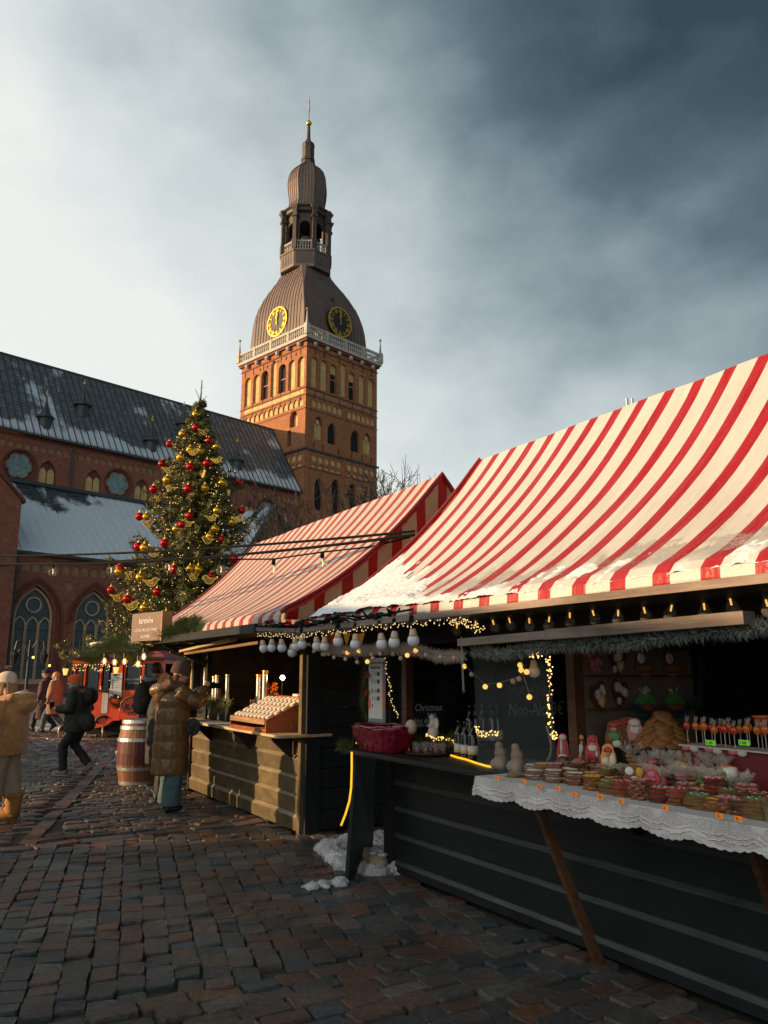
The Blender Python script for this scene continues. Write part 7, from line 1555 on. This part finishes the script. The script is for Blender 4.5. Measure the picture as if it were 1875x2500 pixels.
t, a, b = poster(815, 985, 690, 790, 'second white poster below the menu on the kiosk door', []); MB().ell((a.x+.07, KY-.037, b.z-.07), (.03, .003, .035), 8, 6).build('picture', 'coral', t)
t, a, b = poster(706, 802, 722, 998, 'narrow framed price list on the kiosk body', [], -.012)
for q in range(9): wbox('text_line', 'ink', t, a.x+.02, b.x-.04-.02*(q % 3), KY-.0195, KY-.018, a.z+.05+q*.045, a.z+.058+q*.045)
a, b = kz(1036, 692), kz(1236, 585); sg_ = thing('window_sign', 'dark sign with white lettering in the kiosk window', 'sign', 'W', ((a.x+b.x)/2, KY+.03, a.z)); MB().box(a.x+.02, b.x-.03, KY+.02, KY+.04, a.z, b.z).build('board', 'chalkboard', sg_)
text('lettering', 'KARSTIE DZĒRIENI', .062, 'chalk', sg_, ((a.x+b.x)/2, KY+.018, a.z+.25), align='CENTER', xs=.95); text('lettering', 'HOT DRINKS', .045, 'chalk', sg_, ((a.x+b.x)/2, KY+.018, a.z+.16), align='CENTER')
p = kz(900, 832, -.06); wr_ = MB(); fuzz(wr_, [p + Vector((.13*math.cos(t*.3142), 0, .13*math.sin(t*.3142))) for t in range(21)], .04, 900, .06, .012, random.Random(3), .6)
w3 = thing('wreath', 'dark fir wreath hanging on the kiosk door', 'wreath', 'W', tuple(p)); wr_.build('sprigs', 'needle', w3, kind='stuff'); MB().ell(p + Vector((-.03, -.05, .02)), .012, 6, 5).build('light', 'coral', w3); MB().ell(p + Vector((.09, -.05, .09)), .012, 6, 5).build('light', 'fairy', w3)
pn_ = MB().prism(kp([(975, 1085), (975, 900), (1010, 840), (1080, 795), (1180, 772), (1560, 772), (1560, 1000), (1230, 1050)]), lambda x, z, d: (x, KY+d, z), -.05, -.001).build('side_panel', 'kiosk_orange', kk)
p = kz(1030, 940, -.055); text('lettering', 'BLACK', .19, 'ink', kk, (p.x, KY-.053, p.z-.02), xs=.72, off=.006); p = kz(1060, 1030, -.055); text('lettering', '1752', .125, 'ink', kk, (p.x, KY-.053, p.z), off=.005, xs=.9)
def ktube(name, pts, r, m='bronze', d=-.08): MB().tube([kz(x, y, d) for x, y in pts], r, 7).build(name, m, kk, smooth=True)
ktube('scroll', [(1015, 940), (985, 925), (965, 950), (975, 980), (1005, 975), (1010, 955), (985, 915), (985, 870), (1010, 830), (1060, 795), (1120, 775), (1185, 768)], .018)
ktube('flourish', [(640, 1130), (630, 1105), (650, 1075), (700, 1050), (745, 1040), (790, 1060)], .035, 'iron', -.01); ktube('flourish', [(650, 1140), (660, 1120), (640, 1115)], .025, 'iron', -.01)
ktube('runner', [(20, 1330), (40, 1346), (400, 1350), (1100, 1350), (1600, 1350)], .03, d=-.2); ktube('runner', [(40, 1330), (400, 1332), (1100, 1332), (1600, 1332)], .03, d=1.5)
for x, y in ((450, 1210), (760, 1175)): ktube('runner_post', [(x, y), (x, 1345)], .026, d=-.19)
ktube('wheel_arch', [(1000, 1345), (1010, 1290), (1035, 1210), (1080, 1150), (1140, 1105), (1220, 1088)], .028, d=-.19); ktube('wheel_arch', [(205, 1312), (180, 1290), (170, 1250), (185, 1190), (230, 1150)], .028, d=-.19)
kbox('undercarriage', 'dark_void', 430, 1560, 1120, 1300, .3, 1.5)
def lantern(x, y, label):
    p = kz(x, y, -.2); t = thing('lantern', label, 'lantern', 'W', tuple(p)); MB().lathe([(.04, -.1), (.075, .06), (.07, .07)], 6, tuple(p)).build('glass', 'ball_lit', t); MB().lathe([(.095, .065), (.05, .13), (.015, .18)], 6, tuple(p)).build('cap', 'iron', t); MB().lathe([(.02, -.15), (.05, -.1)], 6, tuple(p)).build('foot', 'iron', t); MB().ell(p - Vector((0, 0, .02)), (.025, .025, .05), 8, 6).build('flame', 'filament', t)
    MB().tube([p + Vector((0, 0, .17)), p + Vector((0.03, .1, .2)), p + Vector((.02, .22, .1))], .012, 5).build('bracket', 'iron', t)
lantern(262, 435, 'glowing lantern at the left corner of the kiosk'); lantern(940, 415, 'glowing lantern above the kiosk menu'); 
fl = MB(); rg = random.Random(5)
for k in range(95):
    x, y = (rg.uniform(325, 820), 345+rg.random()**2*90) if k < 60 else (rg.choice((350, 820, 1240, 700)), rg.uniform(340, 690)) if k < 80 else (rg.uniform(1000, 1300), 345+rg.random()*30)
    fl.ell(kz(x, y, -.03), .008, 5, 4)
t = thing('fairy_light_string', 'warm fairy lights draped along the kiosk windows', 'string lights', 'W', tuple(kz(600, 350))); fl.build('lights', 'fairy', t, kind='stuff')
wr_ = MB(); fuzz(wr_, [kz(275, 370, -.1), kz(300, 350, -.12), kz(360, 345, -.1)], .05, 200, .07, .012, rg, .6); wr_.solo('fir_sprig', 'needle', 'fir sprig at the left corner of the kiosk above the lantern', 'sprig', 'W', tuple(kz(300, 350)))
# street lamp in front of the church window
lpp = atY(62, 1700, 33); lp_ = thing('street_lamp', 'black ornate double street lamp in front of the church window', 'street lamp', 'W', (lpp.x, 33, 0)); X, Y = lpp.x, 33
MB().lathe([(.14, 0), (.12, .5), (.06, .6), (.05, 2.6), (.03, 3.0)], 10, (X, Y, 0)).build('post', 'iron', lp_)
for s in (-1, 1):
    MB().tube([(X, Y, 2.45), (X+s*.3, Y, 2.95), (X+s*.55, Y, 2.95), (X+s*.62, Y, 2.6), (X+s*.5, Y, 2.45), (X+s*.4, Y, 2.6)], .028, 6).build('arm', 'iron', lp_)
    MB().lathe([(.08, -.35), (.17, -.02), (.19, 0), (.1, .12), (.02, .2)], 6, (X+s*.62, Y, 2.1+.25)).build('lantern', 'iron', lp_)
for i, (x, y) in enumerate(((81, 1605), (121, 1625))): p = atY(x, y, 34); MB().ell(p, .05, 8, 6).solo('window_star', 'warm_glow', 'tiny glowing star light by the church window, ' + ('left one' if i == 0 else 'right one'), 'light', 'W', tuple(p))

# ------------------------------------------------------------------ people
V = Vector
def hand(mb, w, d, n, side=1, curl=.55):
    w, d, n = V(w), V(d).normalized(), V(n); n = (n - d*n.dot(d)).normalized(); s = d.cross(n)*side
    mb.tube([w - d*.02, w + d*.03, w + d*.075, w + d*.095], [.024, .033, .040, .034], 10, flat=.55)
    for off, ln in ((-.030, .066), (-.010, .078), (.010, .074), (.029, .058)):
        p = w + d*.088 + s*off; a = .15; pts = [p]
        for k in range(3): a += curl; p = p + (d*math.cos(a) + n*math.sin(a))*ln*(.45, .32, .26)[k]; pts.append(p)
        mb.tube(pts, [.0095, .009, .0085, .007], 7)
    p = w + d*.03 - s*.034; q = p + (d*.6 - s*.6 + n*.35).normalized()*.04; mb.tube([p, q, q + (d*.9 + n*.5).normalized()*.032], [.012, .011, .008], 7)
def head(mb, c, yaw=0.0, pitch=0.0):
    k = MB(); k.ell((0, -.012, .03), (.076, .097, .098), 16, 12); k.ell((0, .022, -.045), (.056, .066, .068), 14, 10); k.ell((0, .045, -.085), (.032, .032, .026), 10, 8)
    k.tube([(0, .082, .035), (0, .103, -.004), (0, .108, -.018), (0, .088, -.026)], [.009, .012, .015, .008], 8)
    for s in (-1, 1): k.ell((s*.078, -.012, .0), (.011, .022, .032), 8, 6); k.ell((s*.034, .076, .036), (.026, .014, .011), 8, 6); k.ell((s*.042, .058, -.02), (.026, .03, .026), 8, 6)
    k.ell((0, .083, -.052), (.024, .012, .008), 8, 6); k.ell((0, .080, -.062), (.022, .012, .008), 8, 6)
    m = Matrix.Rotation(yaw, 3, 'Z') @ Matrix.Rotation(pitch, 3, 'X'); c = V(c)
    mb.add([c + m @ V(q) for q in k.v], k.f); return m
def person(label, loc, heading, P_, clothes, hgt=1.68, group=None):
    frame_here('PP', 'W', loc, -R(heading)); t = thing('person', label, 'person', 'PP', (0, 0, 0), group)
    b = MB(); m = head(b, P_['head'], P_.get('yaw', 0), P_.get('pitch', 0)); hc = V(P_['head'])
    nk = V(P_.get('neck', (0, -.01, hgt*.845))); b.tube([hc + V((0, -.02, -.05)), nk, nk - V((0, 0, .06))], [.052, .056, .075], 12)
    pel = V(P_.get('pelvis', (0, 0, hgt*.53))); b.tube([nk - V((0, 0, .04)), (nk+pel)/2 + V((0, .01, .1)), (nk+pel)/2, pel], [.10, .135, .12, .14], 14, flat=.8)
    for sd, sg in (('L', -1), ('R', 1)):
        sh, el, ha = V(P_['sh'+sd]), V(P_['el'+sd]), V(P_['ha'+sd]); b.tube([nk - V((0, 0, .05)), sh], [.05, .055], 8); b.tube([sh, el], [.052, .042], 10); b.tube([el, ha], [.042, .027], 10)
        hand(b, ha, P_.get('hd'+sd, ha-el), P_.get('hn'+sd, (0, 0, 1)), sg)
        kn, ft = V(P_['kn'+sd]), V(P_['ft'+sd]); hp = pel + V((sg*.09, 0, -.02)); b.tube([hp, kn], [.085, .058], 12); b.tube([kn, kn.lerp(ft, .35), ft], [.056, .055, .038], 12)
        fd = V(P_.get('fd'+sd, (0, 1, 0))).normalized(); b.tube([ft - fd*.04 + V((0, 0, -.03)), ft + fd*.06 + V((0, 0, -.04)), ft + fd*.16 + V((0, 0, -.05))], [.035, .04, .03], 8)
    remesh(b, .0085, 2).build('body', 'skin', t, smooth=True)
    e = MB()
    for s in (-1, 1): c = hc + m @ V((s*.033, .082, .014)); e.ell(tuple(c), (.011, .008, .007), 8, 6)
    e.build('eyes', 'ink', t, smooth=True)
    for nm, m_, mt in clothes(P_, hc, m): m_.build(nm, mt, t, smooth=True)
    return t
def cap(hc, m, top=.125, low=.02, r=(.088, .110), brim=.012):
    k = MB(); prof = [(1.02, low), (1.06, low+.01), (1.06, low+.045), (1.03, low+.05), (1.03, low+.07), (.92, top*.78), (.62, top*.98), (.2, top*1.08)]
    vs = []; n = 22
    for f, z in prof:
        for j in range(n): a = 2*PI*j/n; vs.append((r[0]*f*math.cos(a), -.012 + r[1]*f*math.sin(a), z + (-.02*math.sin(a) if False else 0)))
    fs = [(i*n+j, i*n+(j+1) % n, (i+1)*n+(j+1) % n, (i+1)*n+j) for i in range(len(prof)-1) for j in range(n)] + [tuple((len(prof)-1)*n+j for j in range(n))]
    k.add([hc + m @ V(q) for q in vs], fs); return k
def sleeves(b, P_, r=(.085, .078, .058), ext=.0):
    for sd in 'LR':
        sh, el, ha = V(P_['sh'+sd]), V(P_['el'+sd]), V(P_['ha'+sd]); b.tube([sh + (sh-el)*.15 + V((0, 0, -.0)), sh.lerp(el, .5), el, el.lerp(ha, .5), el.lerp(ha, .93)], [r[0]*.9, r[0], r[1], (r[1]+r[2])/2, r[2]], 14)
def legs(P_, pel, r=(.105, .085, .07), hem=.03, voxel=.014):
    b = MB(); pel = V(pel)
    for sd, sg in (('L', -1), ('R', 1)):
        kn, ft = V(P_['kn'+sd]), V(P_['ft'+sd]); b.tube([pel + V((sg*.085, 0, .05)), pel + V((sg*.09, 0, -.1)), kn, kn.lerp(ft, .5), kn.lerp(ft, 1-hem)], [r[0], r[0], r[1], (r[1]+r[2])/2, r[2]], 14)
    b.ell(pel + V((0, 0, .02)), (.16, .12, .12)); return remesh(b, voxel, 3, .010, 14)
def shoes(P_, r=.048, h=.09, l=.2, sole=True):
    out = []
    b = MB(); so = MB()
    for sd in 'LR':
        ft = V(P_['ft'+sd]); fd = V(P_.get('fd'+sd, (0, 1, 0))).normalized(); up = V((0, 0, 1)); a = ft + fd*-.05 + up*(h*.5-.075)
        b.tube([ft + up*.0, a], [r*1.05, r*1.15], 12); b.tube([a - fd*.02, a + fd*.06, a + fd*l*.75, a + fd*l], [r*1.0, r*1.1, r*1.02, r*.6], 12, flat=.8)
        so.tube([a - fd*.06 - up*r*.78, a + fd*.05 - up*r*.8, a + fd*(l+.03) - up*r*.72], [r*1.1, r*1.15, r*.75], 12, flat=.28)
    return remesh(b, .011, 2), so
BASE = dict(head=(0, .03, 1.53), shL=(-.17, 0, 1.36), shR=(.17, 0, 1.36), elL=(-.22, -.02, 1.1), elR=(.22, -.02, 1.1), haL=(-.22, .08, .88), haR=(.22, .08, .88), knL=(-.1, .02, .47), knR=(.1, .02, .47), ftL=(-.1, 0, .075), ftR=(.1, 0, .075))

# woman in the tan fur jacket
def cl_fur(P_, hc, m):
    b = MB(); b.loft([(0, -.01, .70, .225, .20), (0, -.01, .74, .235, .21), (0, -.02, .90, .235, .21), (0, -.015, 1.1, .225, .20), (0, -.01, 1.22, .21, .17), (0, -.01, 1.31, .165, .13), (0, 0, 1.36, .09, .09)], 22, 2.3); sleeves(b, P_, (.098, .095, .072))
    b.tube([(-.10, .09, 1.25), (-.135, .0, 1.32), (-.13, -.12, 1.335), (-.07, -.23, 1.33), (0, -.265, 1.335), (.07, -.23, 1.33), (.13, -.12, 1.335), (.135, .0, 1.32), (.10, .09, 1.25)], [.03, .045, .05, .055, .06, .055, .05, .045, .03], 12); b.loft([(0, -.14, 1.14, .09, .07), (0, -.19, 1.2, .13, .12), (0, -.2, 1.28, .15, .14), (0, -.19, 1.33, .12, .11)], 16)
    yield 'fur_jacket', remesh(b, .015, 3, .014, 15), 'fur_tan'
    k = MB(); k.tube([(-.09, -.12, 1.375), (0, -.2, 1.40), (.09, -.12, 1.375)], [.02, .03, .02], 10, flat=.7); yield 'hood_lining', k, 'cream_knit'
    yield 'trousers', legs(P_, (0, 0, .80), (.125, .118, .105), .40), 'trouser_beige'
    b = MB()
    for sd in 'LR': ft = V(P_['ft'+sd]); b.tube([ft + V((0, 0, .17)), ft + V((0, 0, .1)), ft + V((0, .0, -.02))], [.098, .092, .078], 14); b.tube([ft + V((0, -.05, -.02)), ft + V((0, .08, -.025)), ft + V((0, .19, -.035))], [.062, .066, .048], 12); b.tube([ft + V((0, 0, .16)), ft + V((0, 0, .20))], [.108, .106], 14)
    yield 'boots', remesh(b, .012, 2), 'boot_suede'
    lc = MB()
    for sd in 'LR':
        ft = V(P_['ft'+sd])
        for q in range(4): lc.tube([ft + V((-.05, .055+.02*q, .12-.035*q)), ft + V((.0, .085+.02*q, .135-.035*q)), ft + V((.05, .055+.02*q, .12-.035*q))], .006, 5)
    yield 'laces', lc, 'cream_knit'
    yield 'hat', cap(hc, m, .135, .0), 'cream_knit'
    k = MB(); c = hc + m @ V((0, -.02, .175)); fuzz(k, [c - V((0, 0, .012)), c + V((0, 0, .012))], .01, 700, .045, .006, random.Random(6), .9); yield 'pompom', k, 'fur_trim'
    h = MB()
    for k_ in range(26):
        a = -.9 + 1.8*k_/25; s = V((math.sin(a)*.088, -.02 - math.cos(a)*.08, -.0)); p = hc + m @ s; h.tube([p + V((0, 0, .02)), p + V((s.x*.15, -.015, -.10)), p + V((s.x*.4, .02+.03*math.cos(k_), -.20))], [.014, .016, .009], 6)
    for sg in (-1, 1):
        for k_ in range(6): p = hc + m @ V((sg*.086, .03-.012*k_, .0)); h.tube([p + V((0, 0, .02)), p + V((sg*.012, .02, -.11)), p + V((-sg*.01, .07, -.24))], [.013, .017, .008], 6)
    yield 'hair', h, 'hair_blond'
P1 = dict(BASE, head=(0, .06, 1.485), neck=(0, .0, 1.36), pelvis=(0, 0, .86), shL=(-.17, 0, 1.25), shR=(.17, 0, 1.25), elL=(-.25, -.03, 1.00), haL=(-.20, .26, .98), elR=(.24, .20, 1.08), haR=(.09, .24, 1.31), hdR=(-.3, -.35, .9), hnR=(-.5, -.8, 0), knL=(-.11, .03, .46), knR=(.11, -.02, .46), ftL=(-.12, .02, .08), ftR=(.11, -.10, .08), pitch=-.05)
w1 = person('woman in a tan fur jacket and cream bobble hat drinking at the left edge', (-4.33, 9.25, 0), -82, P1, cl_fur, 1.62)
frame_here('PP', 'W', (-4.33, 9.25, 0), R(82)); MB().lathe([(.030, 0), (.038, .10), (.041, .10), (.04, .108), (.01, .112)], 14, (.05, .20, 1.40)).solo('paper_cup', 'cup_dark', 'dark paper cup held to her mouth by the woman in fur', 'cup', 'PP', (.05, .20, 1.40), smooth=True)
# her friend in black, cut by the frame
def coat(hem, top, rx, ry, mt, sl=(.085, .075, .06), extra=None, vox=.016, trousers='black_cloth', shoe='shoe_black', hat=None, hair=None, legr=(.1, .085, .07), puff=0.0):
    def f(P_, hc, m):
        b = MB(); n = 14; rings = []
        for k in range(n+1):
            z = hem + (top-hem)*k/n; t = k/n; fx = rx*(1.0 if t < .75 else 1.0 - .62*((t-.75)/.25)**1.6); fy = ry*(1.0 if t < .72 else 1.0 - .5*((t-.72)/.28)**1.6)
            rings.append((0, -.01, z, fx, fy))
        b.loft(rings, 22, 2.3); sleeves(b, P_, sl); yield 'coat', remesh(b, vox, 3, .012, 12), mt
        pel = V(P_.get('pelvis', (0, 0, .9))); yield 'trousers', legs(P_, pel - V((0, 0, .05)), legr), trousers
        s1, s2 = shoes(P_); yield 'shoes', s1, shoe; yield 'soles', s2, 'sole' if shoe == 'sneaker' else 'shoe_black'
        if hat: yield 'hat', cap(hc, m, .125, .015), hat
        if hair:
            h = MB(); h.ell(tuple(hc + m @ V((0, -.03, .03))), (.086, .10, .10), 16, 12)
            if hair[1] > .1: h.tube([hc + m @ V((0, -.05, .0)), hc + m @ V((0, -.08, -.12)), hc + m @ V((0, -.06, -hair[1]))], [.085, .085, .05], 12, flat=.7)
            yield 'hair', remesh(h, .012, 2, .01, 40), hair[0]
        if extra: yield from extra(P_, hc, m)
    return f
def fur_collar(P_, hc, m):
    k = MB(); fuzz(k, [(-.12, .08, 1.40), (-.15, -.05, 1.44), (0, -.13, 1.46), (.15, -.05, 1.44), (.12, .08, 1.40)], .03, 1500, .06, .007, random.Random(2), .6); yield 'fur_collar', k, 'fur_trim'
person('person in black beret and fur collar at the far left edge', (-4.98, 9.85, 0), 95, dict(BASE, head=(0, .04, 1.56), elL=(-.25, .05, 1.12), haL=(-.15, .25, 1.15)), coat(.5, 1.46, .22, .18, 'black_cloth', hat='black_cloth', extra=fur_collar))
# man with the orange beanie, walking
def x_orange(P_, hc, m):
    k = MB(); fuzz(k, [(-.10, .02, 1.34), (-.15, -.10, 1.33), (-.06, -.22, 1.28), (.06, -.22, 1.28), (.15, -.1, 1.33), (.1, .02, 1.34)], .02, 900, .045, .007, random.Random(2), .6); yield 'hood_trim', k, 'fur_trim'
    b = MB(); b.ell((0, -.2, 1.24), (.15, .13, .15)); b.ell((0, -.15, 1.32), (.14, .1, .07)); yield 'hood', remesh(b, .016, 3, .012, 14), 'black_cloth'
    b = MB(); b.ell((-.12, -.20, .86), (.10, .17, .14)); b.ell((-.12, -.26, .80), (.09, .12, .11)); yield 'shoulder_bag', remesh(b, .016, 3, .01, 14), 'black_cloth'
    b = MB(); b.tube([(-.12, -.05, .95), (-.13, .06, 1.1), (-.05, .1, 1.32)], .012, 6); yield 'bag_strap', b, 'shoe_black'
    b = MB(); b.tube([(-.08, .07, 1.37), (0, .10, 1.36), (.08, .07, 1.37), (.08, -.05, 1.38), (-.08, -.05, 1.38), (-.08, .07, 1.37)], .032, 8); yield 'scarf', b, 'navy_cloth'
PO = dict(BASE, head=(0, .10, 1.46), neck=(0, .04, 1.35), pelvis=(0, -.02, .86), shL=(-.17, .02, 1.29), shR=(.17, .02, 1.29), elL=(-.23, .0, 1.04), haL=(-.16, .27, 1.05), elR=(.22, -.08, 1.04), haR=(.20, .10, .90), knL=(-.09, .16, .46), ftL=(-.09, .12, .075), knR=(.09, .06, .47), ftR=(.09, -.22, .16), fdR=(0, .75, -.55), pitch=-.08)
person('man in orange beanie and black puffer jacket walking with a cup', (-5.02, 13.15, 0), -84, PO, coat(.68, 1.40, .22, .19, 'black_cloth', (.095, .09, .07), hat='orange_knit', shoe='sneaker', extra=x_orange, legr=(.1, .08, .065)), 1.6)
frame_here('PP', 'W', (-5.02, 13.15, 0), R(84)); MB().lathe([(.03, 0), (.04, .11), (.042, .11), (.02, .115)], 14, (-.15, .37, 1.04)).solo('paper_cup', 'cup_dark', 'dark paper cup in the hand of the man with the orange beanie', 'cup', 'PP', (-.15, .37, 1.04), smooth=True)
# couple walking past the church
PW = dict(BASE, knL=(-.09, .2, .47), ftL=(-.09, .26, .09), knR=(.09, .02, .48), ftR=(.09, -.3, .17), fdR=(0, .75, -.55))
person('walker in dark burgundy coat and black hat near the church', (-9.75, 23.0, 0), -84, dict(PW, head=(0, .04, 1.60), neck=(0, 0, 1.46)), coat(.34, 1.5, .24, .20, 'burgundy_cloth', hat='black_cloth'), 1.74)
def x_scarf(P_, hc, m):
    b = MB(); b.tube([(-.1, .08, 1.39), (0, .11, 1.38), (.1, .06, 1.4), (0, -.09, 1.42), (-.1, .08, 1.39), (-.09, .14, 1.2), (-.09, .17, .95)], .035, 8, flat=.6); yield 'scarf', b, 'plaster_white'
person('blond walker in camel coat and teal jeans near the church', (-9.22, 22.4, 0), -84, dict(PW), coat(.5, 1.44, .23, .19, 'camel_cloth', trousers='teal_denim', hair=('hair_blond', .2), extra=x_scarf), 1.66)
# woman in the long brown puffer coat at the honey counter
def cl_puffer(P_, hc, m):
    b = MB(); rings = []; n = 72; hem, top = .42, 1.50
    for k in range(n+1):
        z = hem + (top-hem)*k/n; t = (z-hem)/(top-hem); fx = .208 + .02*(1-t); fy = .185 + .03*(1-t)
        if t > .80: q = (t-.80)/.20; fx *= 1-.52*q**1.7; fy *= 1-.42*q**1.7
        pf = .015*(abs(math.sin(PI*(z-.42)/.196))**.35) - .008
        rings.append((0, -.02, z, fx+pf, fy+pf))
    b.loft(rings, 28, 2.25)
    for sd in 'LR':
        sh, el, ha = V(P_['sh'+sd]), V(P_['el'+sd]), V(P_['ha'+sd]); pts = []; rs = []
        for k in range(13): t = k/12; p = sh.lerp(el, t*2) if t < .5 else el.lerp(ha, (t-.5)*1.9); pts.append(p); rs.append(.084 + .010*abs(math.sin(t*PI*4))**.6 - .022*t)
        b.tube(pts, rs, 16)
    b.tube([(-.13, .04, 1.46), (-.16, -.1, 1.47), (-.09, -.20, 1.42), (0, -.24, 1.40), (.09, -.20, 1.42), (.16, -.1, 1.47), (.13, .04, 1.46)], [.05, .07, .075, .08, .075, .07, .05], 12); b.ell((0, -.18, 1.36), (.14, .10, .13))
    yield 'puffer_coat', remesh(b, .0115, 1, .005, 20), 'puffer'
    k = MB(); fuzz(k, [(-.1, -.22, 1.32), (-.15, -.20, 1.42), (-.1, -.15, 1.54), (0, -.13, 1.57), (.1, -.15, 1.54), (.15, -.20, 1.42), (.1, -.22, 1.32)], .02, 1100, .05, .007, random.Random(9), .6); yield 'fur_trim', k, 'fur_trim'
    yield 'trousers', legs(P_, (0, 0, .86), (.11, .105, .115), .0), 'teal_denim'
    s1, s2 = shoes(P_, .05); yield 'shoes', s1, 'shoe_black'
    yield 'hat', cap(hc, m, .145, -.015, (.096, .118)), 'brown_knit'
    h = MB(); h.tube([hc + V((-.05, -.06, -.02)), hc + V((-.07, -.09, -.1))], [.03, .02], 8); h.tube([hc + V((.05, -.06, -.02)), hc + V((.07, -.09, -.1))], [.03, .02], 8); yield 'hair', h, 'hair_brown'
PP_ = dict(BASE, head=(0, .06, 1.60), neck=(0, 0, 1.47), pelvis=(0, 0, .92), shL=(-.19, 0, 1.41), shR=(.19, 0, 1.41), elR=(.25, .22, 1.25), haR=(.09, .35, 1.43), elL=(-.24, .21, 1.25), haL=(-.06, .35, 1.41), hnR=(-1, 0, .2), hnL=(1, 0, .2), knL=(-.12, .02, .47), knR=(.12, .0, .47), ftL=(-.13, .0, .075), ftR=(.13, -.02, .075), pitch=-.25)
pw = fw('S', (-3.87, -.74, 0))
person('woman in long bronze brown puffer coat and brown hat at the honey counter', tuple(pw), 62, PP_, cl_puffer, 1.74)
frame_here('PP', 'W', tuple(pw), -R(62)); ph = thing('camera', 'black camera held up by the woman in the puffer coat', 'camera', 'PP', (.04, .42, 1.45)); MB().box(-.03, .11, .41, .47, 1.42, 1.50, bev=.008).build('camera_body', 'cable', ph); MB().tube([(.04, .47, 1.455), (.04, .54, 1.455)], .032, 12).build('lens', 'cable', ph)
b = MB(); b.tube([(.30+.07*math.cos(t*PI/8), .16+.05*math.cos(t*PI/8), .98+.085*math.sin(t*PI/8)) for t in range(17)], .022, 8); b.ell((.30, .17, .98), (.05, .06, .08)); remesh(b, .012, 2, .008, 20).solo('knit_hat', 'black_cloth', 'black knitted hat dangling at the side of the puffer coat', 'hat', 'PP', (.3, .16, .98), smooth=True)
g = fw('S', (-4.75, -.62, 0)); person('shopper in black coat half hidden beyond the puffer coat woman', tuple(g), 70, dict(BASE, head=(0, .06, 1.45), neck=(0, 0, 1.34), elR=(.24, .18, 1.08), haR=(.12, .40, 1.10), elL=(-.24, .18, 1.08), haL=(-.12, .4, 1.1), shL=(-.17, 0, 1.29), shR=(.17, 0, 1.29)), coat(.45, 1.38, .23, .2, 'black_cloth', hat='black_cloth', hair=('hair_brown', .15)), 1.6)
def x_pack(P_, hc, m):
    b = MB(); b.ell((0, -.26, 1.22), (.17, .11, .26)); b.ell((0, -.3, 1.1), (.14, .09, .14)); yield 'backpack', remesh(b, .018, 3, .012, 12), 'black_cloth'
    b = MB(); b.tube([(-.12, .04, 1.52), (-.13, -.1, 1.53), (0, -.17, 1.50), (.13, -.1, 1.53), (.12, .04, 1.52)], .045, 10); yield 'hood', b, 'grey_cloth'
    for s in (-1, 1): b = MB(); b.tube([(s*.12, -.2, 1.4), (s*.13, -.03, 1.52), (s*.13, .16, 1.4), (s*.14, .17, 1.2), (s*.16, -.1, 1.0)], .02, 6); yield 'strap', b, 'black_cloth'
person('man in navy jacket with black backpack and grey hood behind the barrel', (-3.72, 12.95, 0), 30, dict(BASE, head=(0, .05, 1.66), neck=(0, 0, 1.52), pelvis=(0, 0, .95), shL=(-.19, 0, 1.46), shR=(.19, 0, 1.46), elL=(-.25, .1, 1.2), haL=(-.15, .3, 1.2), elR=(.25, .1, 1.2), haR=(.15, .3, 1.2)), coat(.8, 1.54, .23, .19, 'navy_cloth', (.095, .085, .065), hair=('hair_brown', .05), hat='navy_cloth'and None, extra=x_pack, legr=(.11, .09, .08)), 1.8)
far_hut((-7.6, 2.3, 0), R(90+0), 8.4, 'market hut with striped tent out of view to the left of the foreground', 3.85)
far_hut((-12.4, 14.6, 0), R(90), 7.0, 'market hut with striped tent out of view to the left behind the walkers', 3.9)
pb = fw('S', (-3.45, -3.25, 0)); person('passer-by in a dark coat just outside the left edge of the picture', tuple(pb), 10, dict(BASE), coat(.55, 1.45, .24, .2, 'navy_cloth', hat='black_cloth'))
